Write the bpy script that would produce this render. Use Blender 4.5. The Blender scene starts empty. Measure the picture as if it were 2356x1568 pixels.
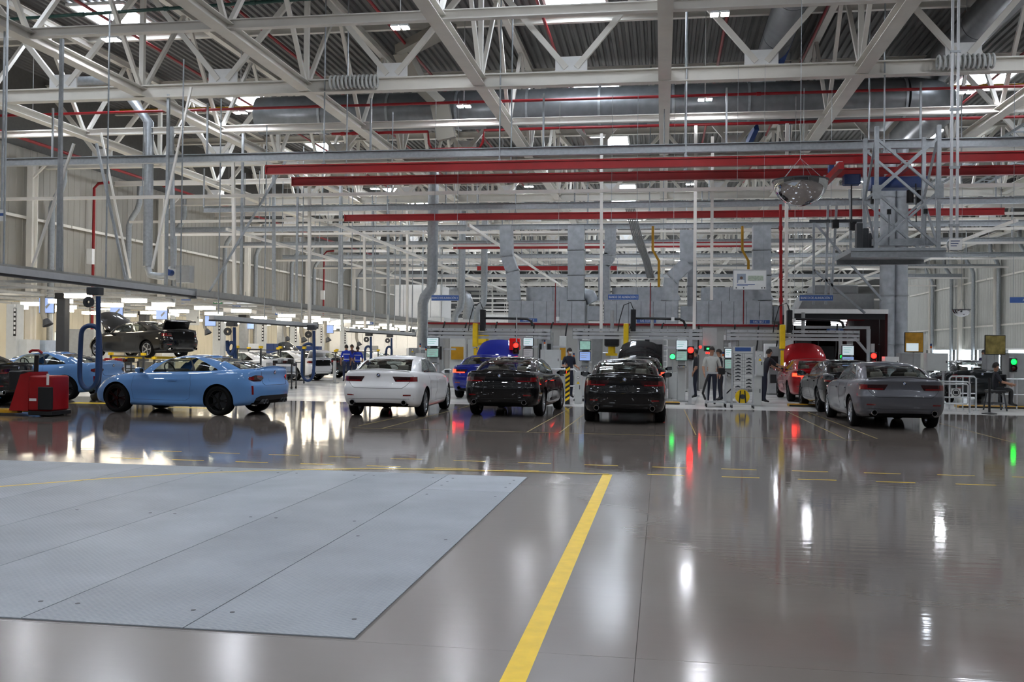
import bpy, bmesh, math, random
import numpy as np
from mathutils import Vector, Matrix
from mathutils.bvhtree import BVHTree

RD = math.radians
random.seed(11)
sc = bpy.context.scene
COL = sc.collection

# ------------------------------------------------------------------ camera
FPX, CX, CY, CAMH = 2210.0, 1178.0, 784.0, 1.6          # focal length in pixels of the 2356 x 1568 frame
YAW = math.atan(345.3 / FPX)
PITCH = math.atan(20 / FPX * math.cos(YAW))
ROLL = 0.0115
cam_d = bpy.data.cameras.new('camera')
cam_d.sensor_width = 36.0
cam_d.lens = FPX / 2356 * 36.0
cam_d.clip_end = 400
cam = bpy.data.objects.new('camera', cam_d)
COL.objects.link(cam)
CAMR = Matrix.Rotation(YAW, 3, 'Z') @ Matrix.Rotation(math.pi / 2 + PITCH, 3, 'X') @ Matrix.Rotation(ROLL, 3, 'Z')
cam.matrix_world = Matrix.Translation((0, 0, CAMH)) @ CAMR.to_4x4()
sc.camera = cam

# ------------------------------------------------------------------ world and exposure
world = bpy.data.worlds.new('sky')
sc.world = world
world.use_nodes = True
bgn = world.node_tree.nodes['Background']
bgn.inputs['Color'].default_value = (0.80, 0.90, 1.0, 1)
bgn.inputs['Strength'].default_value = 6.0
sc.view_settings.view_transform = 'Standard'
sc.view_settings.look = 'None'
sc.view_settings.exposure = 0.0
sc.view_settings.gamma = 1.0
sc.view_settings.use_curve_mapping = False

sc.cycles.adaptive_threshold = 0.06
sc.cycles.max_bounces = 3          # light paths: enough for the hall's bounced light
sc.cycles.diffuse_bounces = 3
sc.cycles.glossy_bounces = 2
sc.cycles.transmission_bounces = 2
sc.cycles.transparent_max_bounces = 10
sc.cycles.caustics_reflective = False
sc.cycles.caustics_refractive = False

LAMP_POWER = 300.0       # high-bay panels
SKYLIGHT = 26.0          # daylight through the roof panels
BATTEN = 21.0            # strip lamps of the assembly line

# measured positions: a point of the hall on a plane Y = const, X = const or Z = const
def _ray(x, y):
    return CAMR @ Vector(((x - CX) / FPX, -(y - CY) / FPX, -1.0))
def PY(x, y, Y):
    d = _ray(x, y); return Vector((0, 0, CAMH)) + d * (Y / d.y)
def PX(x, y, X):
    d = _ray(x, y); return Vector((0, 0, CAMH)) + d * (X / d.x)
def PZ(x, y, z=0.0):
    d = _ray(x, y); return Vector((0, 0, CAMH)) + d * ((z - CAMH) / d.z)

# ------------------------------------------------------------------ materials
MATS = {}
def srgb(r, g, b):
    f = lambda c: (c / 255 / 12.92) if c / 255 <= 0.04045 else ((c / 255 + 0.055) / 1.055) ** 2.4
    return (f(r), f(g), f(b), 1.0)
def mat(name, rgb, rough=0.5, metal=0.0, var=0.08, scale=6.0, coat=0.0, spec=0.5, bump=0.0, bscale=60.0, emit=None, estr=0.0, coat_rough=0.03):
    if name in MATS: return MATS[name]
    m = bpy.data.materials.new(name); m.use_nodes = True
    nt = m.node_tree; N = nt.nodes; L = nt.links
    b = N['Principled BSDF']
    c = srgb(*rgb)
    tc = N.new('ShaderNodeTexCoord')
    nz = N.new('ShaderNodeTexNoise'); nz.inputs['Scale'].default_value = scale; nz.inputs['Detail'].default_value = 4
    L.new(tc.outputs['Object'], nz.inputs['Vector'])
    cr = N.new('ShaderNodeValToRGB')
    cr.color_ramp.elements[0].position = 0.3; cr.color_ramp.elements[1].position = 0.7
    cr.color_ramp.elements[0].color = (c[0] * (1 - var), c[1] * (1 - var), c[2] * (1 - var), 1)
    cr.color_ramp.elements[1].color = (min(1, c[0] * (1 + var)), min(1, c[1] * (1 + var)), min(1, c[2] * (1 + var)), 1)
    L.new(nz.outputs['Fac'], cr.inputs['Fac']); L.new(cr.outputs['Color'], b.inputs['Base Color'])
    b.inputs['Roughness'].default_value = rough
    b.inputs['Metallic'].default_value = metal
    b.inputs['Specular IOR Level'].default_value = spec
    if coat:
        b.inputs['Coat Weight'].default_value = coat; b.inputs['Coat Roughness'].default_value = coat_rough
    if bump:
        n2 = N.new('ShaderNodeTexNoise'); n2.inputs['Scale'].default_value = bscale; n2.inputs['Detail'].default_value = 3
        L.new(tc.outputs['Object'], n2.inputs['Vector'])
        bp = N.new('ShaderNodeBump'); bp.inputs['Strength'].default_value = bump; bp.inputs['Distance'].default_value = 0.01
        L.new(n2.outputs['Fac'], bp.inputs['Height']); L.new(bp.outputs['Normal'], b.inputs['Normal'])
    if emit:
        b.inputs['Emission Color'].default_value = srgb(*emit); b.inputs['Emission Strength'].default_value = estr
    MATS[name] = m
    return m
def glass(name, tint, gloss=0.08):
    if name in MATS: return MATS[name]
    m = bpy.data.materials.new(name); m.use_nodes = True
    nt = m.node_tree; N = nt.nodes; L = nt.links
    N.remove(N['Principled BSDF']); out = N['Material Output']
    t = N.new('ShaderNodeBsdfTransparent'); t.inputs['Color'].default_value = srgb(*tint)
    g = N.new('ShaderNodeBsdfGlossy'); g.inputs['Roughness'].default_value = 0.02
    lw = N.new('ShaderNodeLayerWeight'); pw = N.new('ShaderNodeMath'); pw.operation = 'POWER'; pw.inputs[1].default_value = 4.0; L.new(lw.outputs['Facing'], pw.inputs[0])
    fr = N.new('ShaderNodeMath'); fr.operation = 'MULTIPLY_ADD'; fr.inputs[1].default_value = 0.9; fr.inputs[2].default_value = 0.045; L.new(pw.outputs[0], fr.inputs[0])
    tc = N.new('ShaderNodeTexCoord'); nz = N.new('ShaderNodeTexNoise'); nz.inputs['Scale'].default_value = 3
    L.new(tc.outputs['Object'], nz.inputs['Vector'])
    mr = N.new('ShaderNodeMath'); mr.operation = 'MULTIPLY_ADD'; mr.inputs[1].default_value = 0.02; mr.inputs[2].default_value = 0.01
    L.new(nz.outputs['Fac'], mr.inputs[0]); L.new(mr.outputs[0], g.inputs['Roughness'])
    mx = N.new('ShaderNodeMixShader')
    L.new(fr.outputs[0], mx.inputs[0]); L.new(t.outputs[0], mx.inputs[1]); L.new(g.outputs[0], mx.inputs[2])
    L.new(mx.outputs[0], out.inputs['Surface'])
    MATS[name] = m
    return m

M_STEEL = mat('white_painted_steel', (226, 222, 213), 0.55, var=0.05, scale=1.5)
M_TIE = mat('pale_grey_steel', (228, 224, 217), 0.5, var=0.05, scale=1.5)
M_GALV = mat('galvanised_steel', (165, 170, 174), 0.38, 0.6, var=0.12, scale=9)
M_GALVD = mat('galvanised_duct_sheet', (176, 181, 186), 0.4, 0.2, var=0.14, scale=4)
M_DUCTD = mat('dull_spiral_duct', (128, 131, 134), 0.34, 0.55, var=0.12, scale=3)
M_PANELLIT = mat('lamplit_wall_panel', (206, 197, 174), 0.6, var=0.04, scale=0.7)  # cream tint paints the strip lamps' warm light onto the lower wall row
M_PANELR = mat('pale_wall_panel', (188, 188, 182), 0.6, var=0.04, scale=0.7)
M_RED = mat('red_painted_steel', (150, 8, 16), 0.4, var=0.08, scale=3)
M_PIPERED = mat('red_sprinkler_pipe', (140, 16, 24), 0.4, var=0.08, scale=5)
M_YEL = mat('yellow_paint', (236, 196, 20), 0.45, var=0.08, scale=8)
M_YPIPE = mat('yellow_gas_pipe', (190, 140, 20), 0.45)
M_BLACK = mat('black_plastic', (20, 20, 22), 0.5, var=0.15)
M_RUBBER = mat('black_rubber', (20, 20, 21), 0.75, var=0.15, scale=20)
M_DKGREY = mat('dark_grey_metal', (62, 64, 68), 0.45, 0.2)
M_GREY = mat('mid_grey_paint', (150, 152, 152), 0.5)
M_LGREY = mat('light_grey_paint', (198, 200, 198), 0.45, var=0.04)
M_WHITE = mat('white_paint', (232, 232, 230), 0.5, var=0.03)
M_ALU = mat('aluminium_profile', (200, 202, 204), 0.35, 0.55, var=0.05)
M_BLUE = mat('blue_paint', (26, 56, 112), 0.4)
M_SIGN = mat('blue_sign_face', (62, 96, 160), 0.5, var=0.04)
M_HOSE = mat('blue_rubber_hose', (28, 58, 104), 0.5, var=0.12, scale=30)
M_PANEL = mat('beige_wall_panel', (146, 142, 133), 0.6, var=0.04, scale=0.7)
M_ROOF = mat('grey_roof_deck', (104, 103, 101), 0.6, 0.1, var=0.10, scale=0.8)
M_CHROME = mat('chrome', (225, 228, 232), 0.08, 1.0, var=0.02)
M_MIRROR = mat('mirror_dome_surface', (205, 205, 208), 0.03, 1.0, var=0.02)
M_PLASTIC = mat('clear_white_plastic', (225, 228, 230), 0.3, var=0.03)
M_LAMP = mat('lamp_panel_glow', (255, 255, 255), 0.5, emit=(245, 248, 255), estr=LAMP_POWER)
M_SKYL = mat('translucent_roof_panel', (240, 244, 250), 0.5, emit=(232, 242, 255), estr=SKYLIGHT)
M_BATTEN = mat('strip_lamp_glow', (255, 250, 240), 0.5, emit=(255, 240, 215), estr=BATTEN)
M_TUBE = mat('tube_lamp_glow', (255, 255, 255), 0.5, emit=(245, 248, 255), estr=14.0)
M_REDL = mat('red_signal_glow', (255, 40, 30), 0.4, emit=(255, 12, 8), estr=26.0)
M_GREENL = mat('green_signal_glow', (40, 255, 90), 0.4, emit=(6, 255, 50), estr=8.0)
M_REDOFF = mat('dark_signal_lens', (70, 14, 12), 0.3)
M_TAILON = mat('lit_tail_lamp', (255, 60, 40), 0.3, emit=(255, 40, 22), estr=9.0)
M_SCREEN = mat('lit_screen_white', (215, 225, 230), 0.3, emit=(205, 222, 228), estr=0.6, var=0.03)
M_SCREENB = mat('lit_screen_blue', (150, 175, 230), 0.3, emit=(150, 178, 235), estr=0.5, var=0.05, scale=3)
M_SCREENG = mat('lit_screen_green', (140, 180, 166), 0.3, emit=(150, 190, 178), estr=0.4, var=0.2, scale=9)
M_SCREENY = mat('lit_screen_yellow', (150, 112, 40), 0.3, emit=(190, 140, 40), estr=0.12, var=0.7, scale=3)
M_GREENTXT = mat('green_led_glow', (40, 230, 90), 0.3, emit=(40, 240, 90), estr=5.0)

# ------------------------------------------------------------------ mesh helpers
class MB:
    """collects boxes, bars, tubes and lathes of ONE piece"""
    def __init__(s): s.v, s.f, s.m = [], [], []
    def add(s, vs, fs, mi=0):
        o = len(s.v); s.v += [tuple(p) for p in vs]
        s.f += [tuple(i + o for i in f) for f in fs]; s.m += [mi] * len(fs); return s
    def box(s, x0, x1, y0, y1, z0, z1, mi=0):
        vs = [(x0, y0, z0), (x1, y0, z0), (x1, y1, z0), (x0, y1, z0), (x0, y0, z1), (x1, y0, z1), (x1, y1, z1), (x0, y1, z1)]
        return s.add(vs, [(3, 2, 1, 0), (4, 5, 6, 7), (0, 1, 5, 4), (1, 2, 6, 5), (2, 3, 7, 6), (3, 0, 4, 7)], mi)
    def cbox(s, c, d, M=None, mi=0):
        b = MB().box(-d[0] / 2, d[0] / 2, -d[1] / 2, d[1] / 2, -d[2] / 2, d[2] / 2)
        M = M or Matrix(); c = Vector(c)
        return s.add([M @ Vector(p) + c for p in b.v], b.f, mi)
    def rbox(s, x0, x1, y0, y1, z0, z1, r, mi=0, n=3):
        """box with rounded vertical edges and a small top chamfer"""
        pts = []
        for cx, cy, a0 in ((x1 - r, y1 - r, 0), (x0 + r, y1 - r, 90), (x0 + r, y0 + r, 180), (x1 - r, y0 + r, 270)):
            for k in range(n + 1):
                a = RD(a0 + 90 * k / n); pts.append((cx + r * math.cos(a), cy + r * math.sin(a)))
        k = len(pts); cxm, cym = (x0 + x1) / 2, (y0 + y1) / 2
        c = r * 0.5
        ins = [(px + (cxm - px) * c / max(abs(x1 - x0) / 2, 1e-6), py + (cym - py) * c / max(abs(y1 - y0) / 2, 1e-6)) for px, py in pts]
        rings = [[(p[0], p[1], z0 + c) for p in pts], [(p[0], p[1], z1 - c) for p in pts], [(p[0], p[1], z1) for p in ins]]
        rings = [[(p[0], p[1], z0) for p in ins]] + rings
        return s.rings(rings, True, mi)
    def rings(s, rings, cap=True, mi=0, close=True):
        n = len(rings[0]); vs = [p for r in rings for p in r]; fs = []
        for j in range(len(rings) - 1):
            for i in range(n if close else n - 1):
                i2 = (i + 1) % n
                fs.append((j * n + i, j * n + i2, (j + 1) * n + i2, (j + 1) * n + i))
        if cap:
            fs.append(tuple(reversed(range(n)))); fs.append(tuple((len(rings) - 1) * n + i for i in range(n)))
        return s.add(vs, fs, mi)
    def _frame(s, d, up=None):
        d = Vector(d).normalized()
        u = Vector((0, 0, 1)) if abs(d.z) < 0.95 else Vector((0, 1, 0))
        x = d.cross(u).normalized(); y = x.cross(d).normalized()
        return d, x, y
    def bar(s, a, b, w, h=None, mi=0):
        h = h or w; a, b = Vector(a), Vector(b); d, x, y = s._frame(b - a)
        q = [(-w / 2, -h / 2), (w / 2, -h / 2), (w / 2, h / 2), (-w / 2, h / 2)]
        return s.rings([[p + x * i + y * j for i, j in q] for p in (a, b)], True, mi)
    def ibeam(s, a, b, w, h, tf=None, tw=None, mi=0):
        tf = tf or h * 0.09; tw = tw or w * 0.10; a, b = Vector(a), Vector(b); d, x, y = s._frame(b - a)
        W, H = w / 2, h / 2; T = tw / 2
        q = [(-W, -H), (W, -H), (W, -H + tf), (T, -H + tf), (T, H - tf), (W, H - tf), (W, H), (-W, H), (-W, H - tf), (-T, H - tf), (-T, -H + tf), (-W, -H + tf)]
        vs = [p + x * i + y * j for p in (a, b) for i, j in q]; fs = []
        for i in range(12): fs.append((i, (i + 1) % 12, 12 + (i + 1) % 12, 12 + i))
        for o in (0, 12):
            for qd in ((0, 1, 2, 11), (10, 3, 4, 9), (11, 2, 3, 10), (8, 5, 6, 7), (9, 4, 5, 8)):
                fs.append(tuple(o + i for i in qd))
        return s.add(vs, fs, mi)
    def cyl(s, a, b, r, n=12, r2=None, mi=0):
        a, b = Vector(a), Vector(b); d, x, y = s._frame(b - a); r2 = r if r2 is None else r2
        return s.rings([[p + x * (q * math.cos(2 * math.pi * i / n)) + y * (q * math.sin(2 * math.pi * i / n)) for i in range(n)] for p, q in ((a, r), (b, r2))], True, mi)
    def tube(s, pts, r, n=8, mi=0, closed=False):
        pts = [Vector(p) for p in pts]; rings = []; x = None
        for k, p in enumerate(pts):
            if closed: d = pts[(k + 1) % len(pts)] - pts[k - 1]
            else: d = pts[min(k + 1, len(pts) - 1)] - pts[max(k - 1, 0)]
            d.normalize()
            if x is None: _, x, _ = s._frame(d)
            x = (x - d * x.dot(d)).normalized(); y = d.cross(x)
            rr = r[k] if isinstance(r, (list, tuple)) else r
            rings.append([p + x * (rr * math.cos(2 * math.pi * i / n)) + y * (rr * math.sin(2 * math.pi * i / n)) for i in range(n)])
        if closed: rings.append(rings[0])
        return s.rings(rings, not closed, mi)
    def lathe(s, prof, n=24, M=None, mi=0, cap=False):
        M = M or Matrix()
        rings = [[M @ Vector((r * math.cos(2 * math.pi * i / n), r * math.sin(2 * math.pi * i / n), z)) for i in range(n)] for r, z in prof]
        return s.rings(rings, cap, mi)
    def prism(s, poly, M, depth, mi=0):
        """2-D outline in the local XY plane of M, thickened along local Z"""
        n = len(poly)
        vs = [M @ Vector((p[0], p[1], 0)) for p in poly] + [M @ Vector((p[0], p[1], depth)) for p in poly]
        fs = [tuple(reversed(range(n))), tuple(range(n, 2 * n))] + [(i, (i + 1) % n, n + (i + 1) % n, n + i) for i in range(n)]
        return s.add(vs, fs, mi)
    def mesh(s, name, mats, smooth=None):
        me = bpy.data.meshes.new(name)
        me.from_pydata(s.v, [], s.f)
        for m in (mats if isinstance(mats, (list, tuple)) else [mats]): me.materials.append(m)
        if any(s.m): me.polygons.foreach_set('material_index', s.m)
        if smooth:
            me.polygons.foreach_set('use_smooth', [True] * len(me.polygons))
            me.set_sharp_from_angle(angle=RD(smooth))
        me.update(); return me
    def build(s, name, mats, parent=None, smooth=None, loc=(0, 0, 0), rz=0.0):
        return put(name, s.mesh(name, mats, smooth), parent, loc, rz)

def put(name, data, parent=None, loc=(0, 0, 0), rz=0.0):
    o = bpy.data.objects.new(name, data); COL.objects.link(o)
    o.location = loc
    if rz: o.rotation_euler = (0, 0, rz)
    if parent is not None: o.parent = parent
    return o
def tag(o, label=None, cat=None, group=None, kind=None):
    if label: o['label'] = label
    if cat: o['category'] = cat
    if group: o['group'] = group
    if kind: o['kind'] = kind
    return o
def thing(name, label, cat, loc=(0, 0, 0), rz=0.0, group=None):
    o = put(name, None, None, loc, rz); o.empty_display_size = 0.2
    return tag(o, label, cat, group)
def kids(o):
    return [c for c in CH.get(o.name, [])]
CH = {}
def tree(o, parent=None):
    """a copy of a thing with copies of its parts and sub-parts"""
    c = o.copy(); COL.objects.link(c); c.parent = parent
    for ch in list(o.children): tree(ch, c)
    return c
_cache = {}
def member(name, a, b, sec, m, parent=None):
    """a straight steel member; equal members share their mesh. sec = ('i', w, h) / ('b', w, h) / ('c', r)"""
    a, b = Vector(a), Vector(b); d = b - a
    key = (tuple(round(q, 3) for q in d), sec, m.name)
    if key not in _cache:
        mb = MB()
        if sec[0] == 'i': mb.ibeam((0, 0, 0), d, sec[1], sec[2])
        elif sec[0] == 'b': mb.bar((0, 0, 0), d, sec[1], sec[2])
        else: mb.cyl((0, 0, 0), d, sec[1], 10)
        _cache[key] = mb.mesh(name, m, 40 if sec[0] == 'c' else None)
    return put(name, _cache[key], parent, a)
def text(body, size, m, parent, M, ext=0.002, align='CENTER', name='lettering', fit=None):
    cu = bpy.data.curves.new(name, 'FONT'); cu.body = body; cu.size = size; cu.extrude = ext
    cu.align_x = align; cu.align_y = 'CENTER'; cu.resolution_u = 3
    cu.materials.append(m)
    tmp = bpy.data.objects.new(name, cu); COL.objects.link(tmp)
    bpy.context.view_layer.update()
    me = bpy.data.meshes.new_from_object(tmp.evaluated_get(bpy.context.evaluated_depsgraph_get()))
    bpy.data.objects.remove(tmp); bpy.data.curves.remove(cu)
    me.name = name; o = put(name, me, parent); 
    if fit:
        w = max(v.co.x for v in me.vertices) - min(v.co.x for v in me.vertices); M = M @ Matrix.Diagonal((fit / w, 1.15, 1, 1))
    o.matrix_local = M; o['kind'] = 'stuff'
    return o
FACE = Matrix.Rotation(math.pi / 2, 4, 'X')          # text facing the camera side (-Y)
def arc(c, r, a0, a1, n, plane='xz'):
    out = []
    for k in range(n + 1):
        a = RD(a0 + (a1 - a0) * k / n); u, v = r * math.cos(a), r * math.sin(a)
        out.append(Vector(c) + (Vector((u, 0, v)) if plane == 'xz' else Vector((u, v, 0)) if plane == 'xy' else Vector((0, u, v))))
    return out

# ================================================================== THE SETTING
XL, XR, YB, YE = -30.0, 25.5, -32.0, 190.0
ZB, ZT, ZR = 10.4, 14.1, 14.6          # bottom chord, top chord, roof deck

def floor_mat(name, rgb, rough0, rough1, var, coat, pale_zone=False):
    m = bpy.data.materials.new(name); m.use_nodes = True
    nt = m.node_tree; N = nt.nodes; L = nt.links; b = N['Principled BSDF']
    g = N.new('ShaderNodeNewGeometry'); c = srgb(*rgb)
    n1 = N.new('ShaderNodeTexNoise'); n1.inputs['Scale'].default_value = 0.9; n1.inputs['Detail'].default_value = 6; n1.inputs['Roughness'].default_value = 0.62
    L.new(g.outputs['Position'], n1.inputs['Vector'])
    cr = N.new('ShaderNodeValToRGB'); cr.color_ramp.elements[0].position = 0.32; cr.color_ramp.elements[1].position = 0.68
    cr.color_ramp.elements[0].color = (c[0] * (1 - var), c[1] * (1 - var), c[2] * (1 - var), 1)
    cr.color_ramp.elements[1].color = (c[0] * (1 + var), c[1] * (1 + var), c[2] * (1 + var), 1)
    L.new(n1.outputs['Fac'], cr.inputs['Fac'])
    n3 = N.new('ShaderNodeTexNoise'); n3.inputs['Scale'].default_value = 45; n3.inputs['Detail'].default_value = 3
    L.new(g.outputs['Position'], n3.inputs['Vector'])
    mx = N.new('ShaderNodeMix'); mx.data_type = 'RGBA'; mx.blend_type = 'MULTIPLY'; mx.inputs[0].default_value = 0.25
    L.new(cr.outputs['Color'], mx.inputs[6]); L.new(n3.outputs['Color'], mx.inputs[7])
    L.new(cr.outputs['Color'], b.inputs['Base Color'])
    mr = N.new('ShaderNodeMapRange'); mr.inputs['To Min'].default_value = rough0; mr.inputs['To Max'].default_value = rough1
    mr.inputs['From Min'].default_value = 0.3; mr.inputs['From Max'].default_value = 0.7
    n2 = N.new('ShaderNodeTexNoise'); n2.inputs['Scale'].default_value = 0.6; n2.inputs['Detail'].default_value = 5
    L.new(g.outputs['Position'], n2.inputs['Vector']); L.new(n2.outputs['Fac'], mr.inputs['Value']); L.new(mr.outputs[0], b.inputs['Roughness'])
    if pale_zone:      # paler and duller on the side of the steel plates, with a ragged edge
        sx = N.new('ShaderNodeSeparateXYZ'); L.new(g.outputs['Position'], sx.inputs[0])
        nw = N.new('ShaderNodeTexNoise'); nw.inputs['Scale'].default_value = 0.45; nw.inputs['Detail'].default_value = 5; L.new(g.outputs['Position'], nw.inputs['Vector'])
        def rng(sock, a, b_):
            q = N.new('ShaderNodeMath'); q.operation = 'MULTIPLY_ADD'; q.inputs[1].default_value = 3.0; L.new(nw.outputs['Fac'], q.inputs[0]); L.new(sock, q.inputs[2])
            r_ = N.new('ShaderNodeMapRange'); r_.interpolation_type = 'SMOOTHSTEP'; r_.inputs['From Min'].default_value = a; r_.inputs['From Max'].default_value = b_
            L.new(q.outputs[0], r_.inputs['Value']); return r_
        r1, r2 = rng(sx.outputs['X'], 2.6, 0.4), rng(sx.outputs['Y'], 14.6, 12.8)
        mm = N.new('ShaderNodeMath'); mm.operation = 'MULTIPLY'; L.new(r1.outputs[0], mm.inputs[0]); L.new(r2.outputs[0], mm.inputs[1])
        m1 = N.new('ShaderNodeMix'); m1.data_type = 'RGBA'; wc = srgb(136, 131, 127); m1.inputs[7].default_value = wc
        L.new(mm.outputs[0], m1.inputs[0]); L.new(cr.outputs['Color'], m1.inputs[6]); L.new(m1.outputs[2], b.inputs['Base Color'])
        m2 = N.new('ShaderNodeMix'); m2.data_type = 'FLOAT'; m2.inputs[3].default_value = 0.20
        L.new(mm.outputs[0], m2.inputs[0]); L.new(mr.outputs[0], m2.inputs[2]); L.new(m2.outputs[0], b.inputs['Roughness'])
    n4 = N.new('ShaderNodeTexNoise'); n4.inputs['Scale'].default_value = 1.6; n4.inputs['Detail'].default_value = 2
    L.new(g.outputs['Position'], n4.inputs['Vector'])
    mpv = N.new('ShaderNodeMapping'); mpv.inputs['Scale'].default_value = (1.0, 7.0, 1.0)
    L.new(g.outputs['Position'], mpv.inputs['Vector']); L.new(mpv.outputs[0], n4.inputs['Vector'])
    bp = N.new('ShaderNodeBump'); bp.inputs['Strength'].default_value = 0.04; bp.inputs['Distance'].default_value = 0.02
    L.new(n4.outputs['Fac'], bp.inputs['Height']); L.new(bp.outputs['Normal'], b.inputs['Normal'])
    b.inputs['Specular IOR Level'].default_value = 0.5
    b.inputs['Coat Weight'].default_value = coat; b.inputs['Coat Roughness'].default_value = 0.06
    MATS[name] = m; return m
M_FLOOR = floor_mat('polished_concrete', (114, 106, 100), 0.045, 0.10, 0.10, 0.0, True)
M_FLOORW = floor_mat('pale_floor_coating', (222, 221, 217), 0.12, 0.25, 0.03, 0.0)
M_JOINT = mat('joint_filler', (96, 91, 86), 0.7)

def plate_mat():
    m = bpy.data.materials.new('tread_plate_steel'); m.use_nodes = True
    nt = m.node_tree; N = nt.nodes; L = nt.links; b = N['Principled BSDF']
    g = N.new('ShaderNodeNewGeometry'); c = srgb(156, 163, 170)
    n1 = N.new('ShaderNodeTexNoise'); n1.inputs['Scale'].default_value = 1.3; n1.inputs['Detail'].default_value = 6
    L.new(g.outputs['Position'], n1.inputs['Vector'])
    cr = N.new('ShaderNodeValToRGB'); cr.color_ramp.elements[0].position = 0.3; cr.color_ramp.elements[1].position = 0.7
    cr.color_ramp.elements[0].color = (c[0] * .86, c[1] * .86, c[2] * .86, 1); cr.color_ramp.elements[1].color = (c[0] * 1.12, c[1] * 1.12, c[2] * 1.12, 1)
    L.new(n1.outputs['Fac'], cr.inputs['Fac'])
    oi = N.new('ShaderNodeObjectInfo'); rr = N.new('ShaderNodeMapRange'); rr.inputs['To Min'].default_value = 0.86; rr.inputs['To Max'].default_value = 1.08; L.new(oi.outputs['Random'], rr.inputs['Value'])
    vm = N.new('ShaderNodeVectorMath'); vm.operation = 'SCALE'; L.new(cr.outputs['Color'], vm.inputs[0]); L.new(rr.outputs[0], vm.inputs['Scale']); L.new(vm.outputs[0], b.inputs['Base Color'])
    # tread lugs: product of two crossed diagonal waves
    hs = []
    for ang in (45, -45):
        mp = N.new('ShaderNodeMapping'); mp.inputs['Rotation'].default_value = (0, 0, RD(ang))
        L.new(g.outputs['Position'], mp.inputs['Vector'])
        w = N.new('ShaderNodeTexWave'); w.inputs['Scale'].default_value = 9.5; w.wave_profile = 'SIN'
        L.new(mp.outputs[0], w.inputs['Vector']); hs.append(w)
    mu = N.new('ShaderNodeMath'); mu.operation = 'MULTIPLY'
    L.new(hs[0].outputs['Fac'], mu.inputs[0]); L.new(hs[1].outputs['Fac'], mu.inputs[1])
    bp = N.new('ShaderNodeBump'); bp.inputs['Strength'].default_value = 0.55; bp.inputs['Distance'].default_value = 0.006
    L.new(mu.outputs[0], bp.inputs['Height']); L.new(bp.outputs['Normal'], b.inputs['Normal'])
    b.inputs['Metallic'].default_value = 0.25; b.inputs['Roughness'].default_value = 0.46
    MATS['tread_plate_steel'] = m; return m
M_PLATE = plate_mat()

# floor: base with separate slabs, so the joints are real gaps
floor = MB().box(XL, XR, YB, YE, -0.30, -0.012).build('floor', M_JOINT)
tag(floor, 'polished grey-brown concrete hall floor with saw-cut joints', 'floor', kind='structure')
xs = [XL] + [-0.12 + 6 * k for k in range(-4, 5)] + [XR]
ys = [YB, -21.6, -15.0, -8.35, -1.65, 5.06, 11.98, 18.5, 27.3]
G2 = 0.0014
for i in range(len(xs) - 1):
    for j in range(len(ys) - 1):
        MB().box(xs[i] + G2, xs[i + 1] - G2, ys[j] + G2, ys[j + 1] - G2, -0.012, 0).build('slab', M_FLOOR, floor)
MB().box(XL, XR, 27.3 + G2, YE, -0.012, 0.0).build('coated_slab', M_FLOORW, floor)

# steel tread plates set in the floor
px = [-1.65, -2.66, -3.67, -4.68, -5.69, -6.70, -7.71, -8.72, -9.73]
for i in range(len(px) - 1):
    segs = [(5.10, 10.62), (10.63, 11.95)] if i == 0 else [(5.10, 11.95)]
    for a, b in segs:
        pl = MB().box(px[i + 1] + 0.004, px[i] - 0.004, a, b, 0.0005, 0.007).build('steel_plate', M_PLATE, floor)
        if i < 4:
            for bx in (0.12, 0.88):
                for by in (0.35, 0.5 * (b - a), b - a - 0.35):
                    MB().cyl((px[i] - bx, a + by, 0.006), (px[i] - bx, a + by, 0.0085), 0.016, 8).build('bolt', M_DKGREY, pl)
MB().box(-9.8, -1.635, 5.085, 11.965, 0.0, 0.0004).build('plate_frame', M_JOINT, floor)

# painted lines
def strip(pts, w, m=M_YEL, name='painted_line', z=0.0085, h=0.001):
    pts = [Vector((p[0], p[1], 0)) for p in pts]; lft, rgt = [], []
    for k, p in enumerate(pts):
        d = (pts[min(k + 1, len(pts) - 1)] - pts[max(k - 1, 0)]).normalized(); nrm = Vector((-d.y, d.x, 0)) * (w / 2)
        lft.append(p + nrm); rgt.append(p - nrm)
    mb = MB(); vs = []
    for l, r in zip(lft, rgt): vs += [(l.x, l.y, z), (r.x, r.y, z), (r.x, r.y, z - h), (l.x, l.y, z - h)]
    fs = []
    for k in range(len(pts) - 1):
        for i in range(4): fs.append((4 * k + i, 4 * k + (i + 1) % 4, 4 * k + 4 + (i + 1) % 4, 4 * k + 4 + i))
    fs += [(0, 1, 2, 3), (4 * len(pts) - 1, 4 * len(pts) - 2, 4 * len(pts) - 3, 4 * len(pts) - 4)]
    return mb.add(vs, fs).build(name, m, floor)
strip([(-0.71, -3), (-0.68, 12.48)], 0.125, z=0.0012)
crv = [(-8.6, 8.2), (-7.9, 9.0), (-7.31, 9.7), (-6.6, 10.55), (-5.94, 11.17), (-5.09, 11.74), (-4.48, 12.0), (-3.78, 12.28), (-2.9, 12.42), (-1.8, 12.48), (-0.66, 12.48)]
xsn = np.linspace(crv[0][0], crv[-1][0], 60)
strip([(x, float(np.interp(x, [p[0] for p in crv], [p[1] for p in crv]))) for x in xsn], 0.05)
for k in range(-8, 10):
    strip([(-0.12 + 0.94 * k * 1.0 + 0, 13.45 + 0.02 * abs(k)), (-0.12 + 0.94 * k + 0.47, 13.45 + 0.02 * abs(k))], 0.03, z=0.0012)
    if k > -10 and not (-1 == k): strip([(-0.17 + 0.945 * k, 12.62), (-0.17 + 0.945 * k + 0.47, 12.62)], 0.035, z=0.0012)
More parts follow.
